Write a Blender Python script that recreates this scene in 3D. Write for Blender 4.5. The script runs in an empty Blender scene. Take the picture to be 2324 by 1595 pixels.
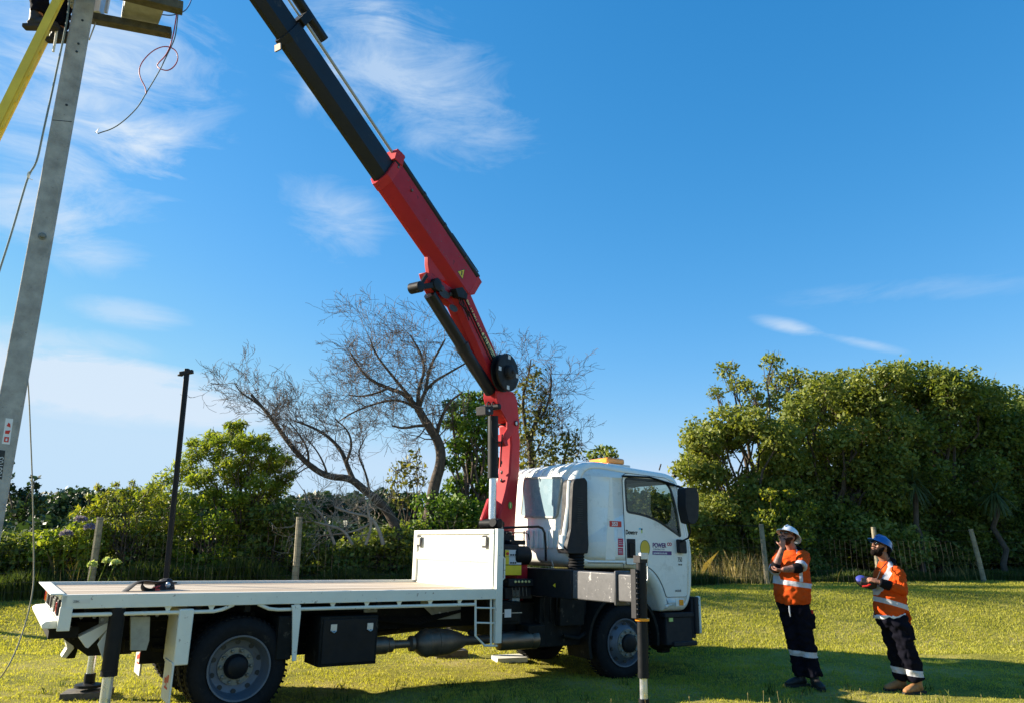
import bpy, bmesh, math, random
import numpy as np
from mathutils import Vector, Matrix, noise
from mathutils.geometry import tessellate_polygon

random.seed(7)
rng = np.random.default_rng(11)
SC = bpy.context.scene
COL = SC.collection
D2R = math.radians

# ------------------------------------------------------------------ camera
F, CX, CY, PITCH, CAMH = 1720.0, 1162.0, 797.5, D2R(13.8), 1.80
cam_d = bpy.data.cameras.new('camera')
cam_d.sensor_width = 36.0
cam_d.lens = F / 2324.0 * 36.0
cam_d.clip_start = 0.05
cam_d.clip_end = 3000.0
cam = bpy.data.objects.new('camera', cam_d)
cam.location = (0, 0, CAMH)
cam.rotation_euler = (math.pi / 2 + PITCH, 0, 0)
COL.objects.link(cam)
SC.camera = cam

# ------------------------------------------------------------------ light
SUN_AZ = D2R(-77.5)      # measured from +Y towards +X: the sun stands at the left
SUN_EL = D2R(24.0)
sun_dir = Vector((math.sin(SUN_AZ) * math.cos(SUN_EL), math.cos(SUN_AZ) * math.cos(SUN_EL), math.sin(SUN_EL)))
sd = bpy.data.lights.new('sun', 'SUN')
sd.energy = 5.0
sd.angle = D2R(0.55)
sd.color = (1.0, 0.89, 0.72)
sun = bpy.data.objects.new('sun', sd)
sun.rotation_euler = sun_dir.to_track_quat('Z', 'Y').to_euler()
COL.objects.link(sun)

SC.view_settings.view_transform = 'Standard'
SC.view_settings.look = 'None'
SC.view_settings.gamma = 1.0
SC.view_settings.exposure = 1.4


def pix_ray(px, py):
    x = (px - CX) / F
    y = (py - CY) / F
    return np.array([x, math.cos(PITCH) + y * math.sin(PITCH), math.sin(PITCH) - y * math.cos(PITCH)])


CAMP = np.array([0, 0, CAMH])


def at(px, py, Y):
    r = pix_ray(px, py)
    return CAMP + r * (Y / r[1])


def atz(px, py, Z=0.0):
    r = pix_ray(px, py)
    return CAMP + r * ((Z - CAMH) / r[2])


# ------------------------------------------------------------------ world: sky and thin cloud
world = bpy.data.worlds.new('World')
SC.world = world
world.use_nodes = True
wt = world.node_tree
wt.nodes.clear()


class NT:
    def __init__(self, tree):
        self.t = tree

    def n(self, typ, **kw):
        nd = self.t.nodes.new(typ)
        for k, v in kw.items():
            setattr(nd, k, v)
        return nd

    def link(self, a, b):
        self.t.links.new(a, b)

    def put(self, sock, v):
        if isinstance(v, (int, float, tuple, list)):
            sock.default_value = v
        else:
            self.link(v, sock)

    def m(self, op, a, b=0.0, c=0.0, clamp=False):
        nd = self.n('ShaderNodeMath', operation=op, use_clamp=clamp)
        for s, v in zip(nd.inputs, (a, b, c)):
            self.put(s, v)
        return nd.outputs[0]

    def ramp(self, fac, stops, interp='LINEAR'):
        nd = self.n('ShaderNodeValToRGB')
        nd.color_ramp.interpolation = interp
        el = nd.color_ramp.elements
        while len(el) < len(stops):
            el.new(0.5)
        for e, (p, c) in zip(el, stops):
            e.position = p
            e.color = (c[0], c[1], c[2], 1) if isinstance(c, (tuple, list)) else (c, c, c, 1)
        self.put(nd.inputs[0], fac)
        return nd.outputs[0]

    def mix(self, fac, a, b, blend='MIX'):
        nd = self.n('ShaderNodeMix', data_type='RGBA', blend_type=blend)
        self.put(nd.inputs[0], fac)
        for s, v in ((nd.inputs[6], a), (nd.inputs[7], b)):
            if isinstance(v, (tuple, list)):
                v = (v[0], v[1], v[2], 1)
            self.put(s, v)
        return nd.outputs[2]

    def noise(self, vec, scale, detail=4, rough=0.55, dist=0.0):
        nd = self.n('ShaderNodeTexNoise')
        if vec is not None:
            self.link(vec, nd.inputs['Vector'])
        nd.inputs['Scale'].default_value = scale
        nd.inputs['Detail'].default_value = detail
        nd.inputs['Roughness'].default_value = rough
        nd.inputs['Distortion'].default_value = dist
        return nd.outputs['Fac']


W = NT(wt)
wout = W.n('ShaderNodeOutputWorld')
bg = W.n('ShaderNodeBackground')
sky = W.n('ShaderNodeTexSky')
sky.sky_type = 'NISHITA'
sky.sun_disc = False
sky.sun_elevation = SUN_EL
sky.sun_rotation = SUN_AZ
sky.altitude = 20
sky.air_density = 1.0
sky.dust_density = 0.0
sky.ozone_density = 3.0
tc = W.n('ShaderNodeTexCoord')
sep = W.n('ShaderNodeSeparateXYZ')
W.link(tc.outputs['Generated'], sep.inputs[0])
az = W.m('ARCTAN2', sep.outputs[0], sep.outputs[1])
el = W.m('ARCSINE', sep.outputs[2])
comb = W.n('ShaderNodeCombineXYZ')
W.link(az, comb.inputs[0])
W.link(el, comb.inputs[1])
# streaky cloud texture, combed along a falling diagonal
mp = W.n('ShaderNodeMapping')
mp.inputs['Rotation'].default_value = (0, 0, D2R(28))
mp.inputs['Scale'].default_value = (1.0, 3.4, 1.0)
W.link(comb.outputs[0], mp.inputs[0])
n1 = W.noise(mp.outputs[0], 5.5, 12, 0.66, 0.9)
n2 = W.noise(mp.outputs[0], 1.8, 4, 0.5, 0.2)
n3 = W.noise(comb.outputs[0], 26.0, 5, 0.6, 0.1)
wisp = W.m('ADD', W.m('MULTIPLY', n1, 0.72), W.m('ADD', W.m('MULTIPLY', n2, 0.18), W.m('MULTIPLY', n3, 0.10)))


def px_azel(px, py):
    r = pix_ray(px, py)
    r = r / np.linalg.norm(r)
    return math.atan2(r[0], r[1]), math.asin(r[2])


# x0,y0 -> x1,y1 : ends of the long axis (photo pixels), half width px, strength, threshold shift
blobs = [(-60, 0, 480, 330, 330, 0.85, 0.015), (600, -20, 1180, 310, 185, 0.62, 0.0), (200, 260, 430, 400, 90, 0.45, 0.0),
         (-250, 800, 610, 935, 74, 1.7, 0.10), (-200, 725, 330, 800, 42, 0.6, 0.02), (640, 420, 900, 570, 110, 0.5, 0.0),
         (780, 20, 950, 60, 45, 0.6, 0.0), (1710, 722, 1880, 765, 22, 0.62, -0.005), (1840, 752, 2080, 805, 14, 0.4, 0.0),
         (1780, 680, 2400, 630, 34, 0.24, 0.0), (160, 690, 420, 730, 34, 0.5, 0.05), (60, 560, 340, 590, 60, 0.55, 0.0),
         (-200, 450, 250, 500, 80, 0.5, 0.0), (700, 150, 760, 200, 100, .5, 0)]
tot = None
for (x0, y0, x1, y1, hw, st, th) in blobs:
    a0, e0 = px_azel(x0, y0)
    a1, e1 = px_azel(x1, y1)
    ca, ce = (a0 + a1) / 2, (e0 + e1) / 2
    L = math.hypot(a1 - a0, e1 - e0) / 2 * 1.25
    ph = math.atan2(e1 - e0, a1 - a0)
    hwid = hw / F * 1.0
    da = W.m('SUBTRACT', az, ca)
    de = W.m('SUBTRACT', el, ce)
    u = W.m('ADD', W.m('MULTIPLY', da, math.cos(ph) / L), W.m('MULTIPLY', de, math.sin(ph) / L))
    v = W.m('ADD', W.m('MULTIPLY', da, -math.sin(ph) / hwid), W.m('MULTIPLY', de, math.cos(ph) / hwid))
    r2 = W.m('ADD', W.m('MULTIPLY', u, u), W.m('MULTIPLY', v, v))
    g = W.m('SUBTRACT', 1.0, W.m('POWER', r2, 0.75), clamp=True)
    # the streaks eat into the edge of each cloud
    w_ = W.m('MULTIPLY', W.m('SUBTRACT', W.m('ADD', W.m('MULTIPLY', g, 0.24), W.m('ADD', wisp, th)), 0.56), 4.2, clamp=True)
    c = W.m('MULTIPLY', W.m('MULTIPLY', W.m('POWER', g, 0.6), w_), st)
    tot = c if tot is None else W.m('ADD', tot, c)
cloud = W.m('MINIMUM', tot, 0.93)
# grade of the clear sky: deeper blue overhead, paler towards the horizon
K_ = 0.193
sr = W.n('ShaderNodeSeparateColor')
W.link(sky.outputs[0], sr.inputs[0])
cr_ = W.n('ShaderNodeCombineColor')
for i_, (a_, p_, mx_) in enumerate(((1.10, 1.68, 0.56), (0.78, 0.80, 0.76), (1.0, 0.62, 0.96))):
    v_ = W.m('MULTIPLY', W.m('POWER', W.m('MULTIPLY', sr.outputs[i_], K_), p_), a_)
    W.link(W.m('MULTIPLY', W.m('SMOOTH_MIN', v_, mx_, 0.15), 1 / K_), cr_.inputs[i_])
skyc = W.mix(cloud, cr_.outputs[0], (3.6, 4.25, 5.0))
W.link(skyc, bg.inputs[0])
bg.inputs[1].default_value = 0.0735
W.link(bg.outputs[0], wout.inputs[0])

# ------------------------------------------------------------------ materials


def pm(name, col, rough=0.55, metal=0.0, var=0.12, scale=6.0, bump=0.0, bscale=40.0, spec=0.5, coat=0.0,
       dirt=None, coord='Object', trans=0.0):
    m = bpy.data.materials.new(name)
    m.use_nodes = True
    t = NT(m.node_tree)
    p = m.node_tree.nodes['Principled BSDF']
    tcn = t.n('ShaderNodeTexCoord')
    vec = tcn.outputs[coord]
    nz = t.noise(vec, scale, 5, 0.6)
    lo = tuple(max(0, c * (1 - var)) for c in col)
    hi = tuple(min(1, c * (1 + var)) for c in col)
    c = t.ramp(nz, [(0.3, lo), (0.7, hi)])
    if dirt:
        dc, thr, ds, amt = dirt
        dn = t.noise(vec, ds, 7, 0.7)
        f = t.ramp(dn, [(thr, 0.0), (min(0.99, thr + 0.06), amt)])
        c = t.mix(f, c, dc)
    t.link(c, p.inputs['Base Color'])
    rr = t.ramp(t.noise(vec, scale * 2.3, 4), [(0.3, max(0, rough - 0.08)), (0.7, min(1, rough + 0.1))])
    t.link(rr, p.inputs['Roughness'])
    p.inputs['Metallic'].default_value = metal
    p.inputs['Specular IOR Level'].default_value = spec
    p.inputs['Coat Weight'].default_value = coat
    p.inputs['Transmission Weight'].default_value = trans
    if bump > 0:
        b = t.n('ShaderNodeBump')
        b.inputs['Strength'].default_value = 1.0
        b.inputs['Distance'].default_value = bump
        t.link(t.noise(vec, bscale, 5, 0.6), b.inputs['Height'])
        t.link(b.outputs[0], p.inputs['Normal'])
    return m


M = {}
M['white'] = pm('white_paint', (0.87, 0.85, 0.78), 0.28, var=0.03, scale=1.5, coat=0.35,
                dirt=((0.50, 0.47, 0.40), 0.58, 3.0, 0.35))
M['deckwhite'] = pm('worn_white_paint', (0.78, 0.77, 0.67), 0.42, var=0.05, scale=4,
                    dirt=((0.20, 0.12, 0.07), 0.615, 17, 0.85))
M['cream'] = pm('cream_plastic', (0.72, 0.70, 0.62), 0.5, var=0.05)
M['black'] = pm('black_paint', (0.009, 0.010, 0.012), 0.5, spec=0.22, var=0.25, bump=0.0006)
M['boomblack'] = pm('boom_black_paint', (0.010, 0.012, 0.018), 0.4, spec=0.3, var=0.2, scale=2, dirt=((0.06, 0.055, 0.05), 0.62, 5, 0.6))
M['chassis'] = pm('dirty_black_chassis', (0.010, 0.010, 0.009), 0.75, var=0.35, spec=0.2, dirt=((0.07, 0.06, 0.045), 0.6, 9, 0.7))
M['plastic'] = pm('dark_plastic', (0.018, 0.018, 0.021), 0.6, spec=0.3, var=0.12, bump=0.0004, bscale=220)
M['rubber'] = pm('tyre_rubber', (0.012, 0.012, 0.013), 0.85, spec=0.2, var=0.2, scale=12, dirt=((0.055, 0.048, 0.036), 0.6, 7, 0.6))
M['rim'] = pm('wheel_steel_grey', (0.11, 0.125, 0.15), 0.5, 0.2, var=0.08, dirt=((0.10, 0.09, 0.07), 0.6, 9, 0.7))
M['hubmetal'] = pm('hub_metal', (0.22, 0.22, 0.19), 0.5, 0.3, dirt=((0.12, 0.10, 0.07), 0.55, 20, 0.8))
M['chrome'] = pm('chromed_rod', (0.70, 0.72, 0.75), 0.28, 0.75, var=0.03)
M['rod'] = pm('dull_silver_rod', (0.40, 0.42, 0.45), 0.4, 0.0, var=0.08)
M['grease'] = pm('greasy_black_metal', (0.016, 0.013, 0.012), 0.45, var=0.5, scale=20)
M['steel'] = pm('galvanised_steel', (0.52, 0.54, 0.55), 0.45, 0.7, var=0.12, scale=14)
M['scratched'] = pm('scratched_grey_steel', (0.085, 0.083, 0.085), 0.5, 0.1, var=0.12, scale=9,
                    dirt=((0.42, 0.40, 0.38), 0.60, 14, 0.9))
M['red'] = pm('crane_red_paint', (0.40, 0.014, 0.022), 0.45, var=0.12, scale=3, coat=0.0, spec=0.25,
              dirt=((0.07, 0.012, 0.012), 0.62, 6, 0.8))
M['redbright'] = pm('faded_red_paint', (0.46, 0.026, 0.032), 0.5, spec=0.25, var=0.1, scale=3, dirt=((0.12, 0.03, 0.03), 0.70, 6, 0.7))
M['exhaust'] = pm('brown_exhaust_metal', (0.14, 0.11, 0.085), 0.45, 0.6, var=0.3, scale=10)
M['tank'] = pm('brushed_alloy_tank', (0.17, 0.13, 0.10), 0.38, 0.8, var=0.25, scale=4)
M['amber'] = pm('amber_lens', (0.95, 0.30, 0.02), 0.12, var=0.1, scale=30, coat=0.8)
M['redlens'] = pm('red_lens', (0.60, 0.02, 0.02), 0.15, var=0.1, coat=0.7)
M['clearlens'] = pm('clear_lens', (0.55, 0.55, 0.50), 0.1, var=0.1, coat=0.7)
M['yellow'] = pm('yellow_sticker', (0.78, 0.58, 0.02), 0.5, var=0.08, dirt=((0.25, 0.2, 0.05), 0.6, 14, 0.7))
M['sticker'] = pm('pale_sticker', (0.55, 0.58, 0.62), 0.45, var=0.05)
M['stickerwhite'] = pm('white_sticker', (0.75, 0.76, 0.78), 0.45, var=0.04)
M['stickerred'] = pm('red_sticker', (0.62, 0.03, 0.02), 0.45, var=0.05)
M['crimson'] = pm('crimson_sticker', (0.50, 0.015, 0.07), 0.45, var=0.12, scale=40)
M['purple'] = pm('purple_print', (0.10, 0.03, 0.17), 0.5, var=0.05)
M['ink'] = pm('black_print', (0.015, 0.02, 0.022), 0.5, var=0.05)
M['tealink'] = pm('blue_print', (0.16, 0.5, 0.68), 0.5, var=0.05)
M['limeink'] = pm('lime_print', (0.55, 0.68, 0.20), 0.5, var=0.05)
M['greydot'] = pm('grey_print', (0.3, 0.3, 0.32), 0.5, var=0.05)
M['discyellow'] = pm('yellow_disc', (0.80, 0.52, 0.04), 0.5, var=0.08, scale=3)
M['discrim'] = pm('dark_green_print', (0.10, 0.16, 0.06), 0.5, var=0.05)
M['gold'] = pm('gold_print', (0.80, 0.72, 0.30), 0.5, var=0.1)
M['green'] = pm('green_sticker', (0.10, 0.34, 0.06), 0.5, var=0.1)
M['concrete'] = pm('weathered_concrete', (0.36, 0.355, 0.34), 0.9, var=0.28, scale=7, bump=0.004, bscale=60,
                   dirt=((0.12, 0.12, 0.11), 0.63, 30, 0.75))
M['fibre'] = pm('yellow_fibreglass', (0.80, 0.55, 0.02), 0.4, var=0.1, scale=5)
M['timber'] = pm('dark_weathered_timber', (0.085, 0.075, 0.050), 0.85, var=0.4, scale=12, bump=0.004, bscale=30)
M['padtimber'] = pm('grey_timber_block', (0.12, 0.105, 0.085), 0.85, var=0.35, scale=12, bump=0.004)
M['post'] = pm('weathered_fence_post', (0.27, 0.235, 0.16), 0.9, var=0.3, scale=9, bump=0.004, bscale=35,
               dirt=((0.12, 0.11, 0.08), 0.58, 7, 0.8))
M['wire'] = pm("fence_wire", (0.035, 0.036, 0.033), 0.8, 0.0, var=0.1)
M['panelgrey'] = pm('grey_green_steel', (0.36, 0.37, 0.33), 0.6, 0.2, var=0.2, scale=9)
M['redwire'] = pm('red_cable', (0.42, 0.03, 0.04), 0.5, var=0.2)
M['bluewire'] = pm('blue_cable', (0.03, 0.12, 0.40), 0.5, var=0.2)
M['greywire'] = pm('grey_green_cable', (0.10, 0.13, 0.12), 0.6, var=0.2)
M['rope'] = pm('blue_grey_rope', (0.20, 0.25, 0.26), 0.9, var=0.3, scale=80)
M['ropetan'] = pm('tan_rope', (0.26, 0.24, 0.17), 0.9, var=0.3, scale=80)
M['strap'] = pm('black_webbing', (0.014, 0.013, 0.015), 0.7, var=0.3, scale=40)
M['orange'] = pm('orange_fabric', (0.54, 0.070, 0.008), 0.9, spec=0.15, var=0.12, scale=8, bump=0.003, bscale=30)
M['navy'] = pm('navy_fabric', (0.006, 0.006, 0.011), 0.95, spec=0.08, var=0.3, scale=9, bump=0.004, bscale=22)
M['tape'] = pm('reflective_tape', (0.42, 0.44, 0.50), 0.45, 0.1, var=0.08, scale=20)
M['cuff'] = pm('black_cuff', (0.008, 0.008, 0.010), 0.95, spec=0.1, var=0.2)
M['tee'] = pm('white_undershirt', (0.75, 0.75, 0.76), 0.9, var=0.05)
M['skin'] = pm('skin_light', (0.33, 0.145, 0.095), 0.55, var=0.15, scale=20)
M['tattoo'] = pm('tattooed_skin', (0.26, 0.12, 0.085), 0.6, var=0.15, scale=20, dirt=((0.06, 0.065, 0.07), 0.48, 26, 0.75))
M['skin2'] = pm('skin_brown', (0.27, 0.12, 0.07), 0.5, var=0.2, scale=20)
M['beard'] = pm('brown_beard', (0.05, 0.022, 0.013), 0.95, spec=0.1, var=0.4, scale=120, bump=0.003, bscale=200)
M['beard2'] = pm('black_beard', (0.010, 0.007, 0.006), 0.95, spec=0.1, var=0.4, scale=120, bump=0.003, bscale=200)
M['helmetwhite'] = pm('white_helmet_plastic', (0.80, 0.81, 0.82), 0.25, var=0.03, coat=0.5)
M['helmetblue'] = pm('blue_helmet_plastic', (0.012, 0.10, 0.36), 0.3, var=0.06, coat=0.5)
M['lens'] = pm('dark_lens', (0.01, 0.012, 0.016), 0.08, var=0.05, coat=1.0)
M['bootblack'] = pm('black_boot_leather', (0.014, 0.013, 0.013), 0.6, var=0.3, scale=20)
M['boottan'] = pm('tan_boot_leather', (0.34, 0.16, 0.055), 0.7, var=0.25, scale=20)
M['sole'] = pm('boot_sole', (0.02, 0.017, 0.014), 0.8, var=0.2)
M['remoteblue'] = pm('violet_blue_plastic', (0.05, 0.06, 0.30), 0.35, var=0.08)
M['seat'] = pm('reflection_beige_seat', (0.50, 0.46, 0.34), 0.85, var=0.12, scale=8)  # beige also paints the pale reflection low in the door window
M['bark'] = pm('grey_brown_bark', (0.075, 0.056, 0.040), 0.95, var=0.4, scale=9, bump=0.01, bscale=25)
M['twig'] = pm('pale_twig', (0.15, 0.115, 0.09), 0.9, var=0.3, scale=5)
M['darktwig'] = pm('dark_twig', (0.075, 0.050, 0.036), 0.9, var=0.3, scale=5)
M['deadwood'] = pm('dead_pale_wood', (0.34, 0.28, 0.22), 0.9, var=0.25, scale=6)


def glassmat(name, tint, gl=0.12, rough=0.02):
    m = bpy.data.materials.new(name)
    m.use_nodes = True
    t = NT(m.node_tree)
    m.node_tree.nodes.clear()
    o = t.n('ShaderNodeOutputMaterial')
    tr = t.n('ShaderNodeBsdfTransparent')
    tr.inputs[0].default_value = (*tint, 1)
    g = t.n('ShaderNodeBsdfGlossy')
    g.inputs['Roughness'].default_value = rough
    fr = t.n('ShaderNodeLayerWeight')
    fr.inputs[0].default_value = 0.5
    mx = t.n('ShaderNodeMixShader')
    t.link(t.m('ADD', t.m('MULTIPLY', t.m('POWER', fr.outputs[1], 4.0), 0.8), gl + 0.03, clamp=True), mx.inputs[0])
    t.link(tr.outputs[0], mx.inputs[1])
    t.link(g.outputs[0], mx.inputs[2])
    t.link(mx.outputs[0], o.inputs[0])
    return m


M['glass'] = glassmat('door_glass', (0.74, 0.80, 0.77), 0.01)
M['rearglass'] = pm('dusty_sky_blue_glass', (0.22, 0.32, 0.37), 0.25, var=0.12, scale=2.5, spec=0.6)  # opaque dusty pane, the sky seen through the cab put into its blue


def leafmat(name, c1, c2, c3, trans=0.45, rough=0.5, ns=0.8, w=(0.55, 0.6)):
    """leaf colours c1..c3 vary from leaf to leaf and from bough to bough"""
    m = bpy.data.materials.new(name)
    m.use_nodes = True
    t = NT(m.node_tree)
    p = m.node_tree.nodes['Principled BSDF']
    out = m.node_tree.nodes['Material Output']
    geo = t.n('ShaderNodeNewGeometry')
    tcn = t.n('ShaderNodeTexCoord')
    nz = t.noise(tcn.outputs['Object'], ns, 6, 0.65)
    f = t.m('ADD', t.m('MULTIPLY', geo.outputs['Random Per Island'], w[0]), t.m('MULTIPLY', nz, w[1]))
    c = t.ramp(f, [(0.18, c1), (0.55, c2), (0.92, c3)])
    t.link(c, p.inputs['Base Color'])
    p.inputs['Roughness'].default_value = rough
    p.inputs['Specular IOR Level'].default_value = 0.35
    tl = t.n('ShaderNodeBsdfTranslucent')
    t.link(t.mix(1.0, c, (1.25, 1.2, 0.55), 'MULTIPLY'), tl.inputs[0])
    mx = t.n('ShaderNodeMixShader')
    mx.inputs[0].default_value = trans
    t.link(p.outputs[0], mx.inputs[1])
    t.link(tl.outputs[0], mx.inputs[2])
    t.link(mx.outputs[0], out.inputs[0])
    return m


M['leaf_broad'] = leafmat('broad_leaf', (0.07, 0.10, 0.018), (0.18, 0.22, 0.038), (0.32, 0.33, 0.08))
M['leaf_mid'] = leafmat('mid_leaf', (0.045, 0.075, 0.016), (0.13, 0.18, 0.032), (0.26, 0.29, 0.065))
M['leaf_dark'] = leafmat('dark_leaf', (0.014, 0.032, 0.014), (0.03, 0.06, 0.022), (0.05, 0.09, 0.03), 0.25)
M['leaf_willow'] = leafmat('willow_leaf', (0.08, 0.14, 0.018), (0.20, 0.27, 0.028), (0.36, 0.38, 0.055), 0.5)
M['leaf_yellow'] = leafmat('fennel_leaf', (0.09, 0.13, 0.015), (0.19, 0.25, 0.03), (0.46, 0.42, 0.04), 0.5)
M['leaf_ivy'] = leafmat('ivy_leaf', (0.03, 0.07, 0.01), (0.09, 0.17, 0.018), (0.20, 0.30, 0.03), 0.4)
M['leaf_sparse'] = leafmat('olive_leaf', (0.07, 0.09, 0.02), (0.15, 0.16, 0.04), (0.26, 0.24, 0.06), 0.4)
M['leaf_cabbage'] = leafmat('strap_leaf', (0.04, 0.06, 0.02), (0.08, 0.11, 0.035), (0.14, 0.17, 0.06), 0.3)
M['drygrass'] = leafmat('dry_grass', (0.18, 0.14, 0.05), (0.34, 0.27, 0.11), (0.50, 0.42, 0.20), 0.4)
M['tallgrass'] = leafmat('tall_grass', (0.02, 0.04, 0.008), (0.05, 0.085, 0.014), (0.11, 0.14, 0.03), 0.4)
M['lawn'] = leafmat('lawn_blade', (0.24, 0.27, 0.036), (0.44, 0.43, 0.065), (0.62, 0.54, 0.22), 0.5, 0.6, ns=1.7, w=(0.34, 0.66))
M['petal'] = leafmat('lilac_petal', (0.20, 0.17, 0.33), (0.28, 0.24, 0.40), (0.4, 0.36, 0.5), 0.4)
M['seedhead'] = leafmat('pale_seed_head', (0.30, 0.40, 0.12), (0.5, 0.58, 0.25), (0.65, 0.7, 0.4), 0.4)


def groundmat():
    m = bpy.data.materials.new('lawn_ground')
    m.use_nodes = True
    t = NT(m.node_tree)
    p = m.node_tree.nodes['Principled BSDF']
    tcn = t.n('ShaderNodeTexCoord')
    v = tcn.outputs['Object']
    big = t.noise(v, 0.55, 5, 0.6)
    fine = t.m('ADD', t.m('MULTIPLY', t.noise(v, 14, 6, 0.7), 0.5), t.m('MULTIPLY', t.noise(v, 90, 4, 0.75), 0.5))
    c = t.ramp(t.m('ADD', t.m('MULTIPLY', big, 0.5), t.m('MULTIPLY', fine, 0.5)),
               [(0.40, (0.10, 0.11, 0.020)), (0.5, (0.26, 0.24, 0.045)), (0.62, (0.42, 0.34, 0.14))])
    t.link(c, p.inputs['Base Color'])
    p.inputs['Roughness'].default_value = 0.95
    p.inputs['Specular IOR Level'].default_value = 0.1
    b = t.n('ShaderNodeBump')
    b.inputs['Distance'].default_value = 0.03
    t.link(t.noise(v, 45, 4, 0.7), b.inputs['Height'])
    t.link(b.outputs[0], p.inputs['Normal'])
    return m


M['ground'] = groundmat()
M['hill'] = pm('wooded_hill', (0.030, 0.055, 0.035), 0.95, var=0.5, scale=0.08, bump=1.2, bscale=0.5, spec=0.1,
               dirt=((0.11, 0.14, 0.05), 0.6, 0.02, 0.7))
M['water'] = pm('river_water', (0.20, 0.24, 0.25), 0.12, var=0.05, scale=0.2, bump=0.01, bscale=3)

# deck boards
M['boards'] = pm('pale_worn_boards', (0.47, 0.36, 0.24), 0.8, var=0.2, scale=2, bump=0.002, bscale=30)


def boardmat():
    m = M['boards']
    t = NT(m.node_tree)
    p = m.node_tree.nodes['Principled BSDF']
    tcn = t.n('ShaderNodeTexCoord')
    mpn = t.n('ShaderNodeMapping')
    mpn.inputs['Scale'].default_value = (0.6, 14, 14)
    t.link(tcn.outputs['Object'], mpn.inputs[0])
    nz = t.noise(mpn.outputs[0], 1.5, 6, 0.6)
    s = t.n('ShaderNodeSeparateXYZ')
    t.link(tcn.outputs['Object'], s.inputs[0])
    fr = t.m('FRACT', t.m('MULTIPLY', s.outputs[1], 1 / 0.14))
    gap = t.m('LESS_THAN', fr, 0.05)
    idn = t.m('FRACT', t.m('MULTIPLY', t.m('SINE', t.m('FLOOR', t.m('MULTIPLY', s.outputs[1], 1 / 0.14))), 43.7))
    c = t.ramp(t.m('ADD', t.m('MULTIPLY', nz, 0.75), t.m('MULTIPLY', idn, 0.25)),
               [(0.3, (0.22, 0.165, 0.115)), (0.5, (0.48, 0.39, 0.29)), (0.72, (0.64, 0.57, 0.47))])
    c = t.mix(gap, c, (0.05, 0.035, 0.02))
    t.link(c, p.inputs['Base Color'])


boardmat()

# ------------------------------------------------------------------ mesh helpers


def vec(*a):
    return np.array(a, float)


def orth(d):
    d = np.array(d, float)
    d /= np.linalg.norm(d)
    a = vec(0, 0, 1) if abs(d[2]) < 0.9 else vec(1, 0, 0)
    u = np.cross(a, d)
    u /= np.linalg.norm(u)
    return u, np.cross(d, u), d


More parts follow.
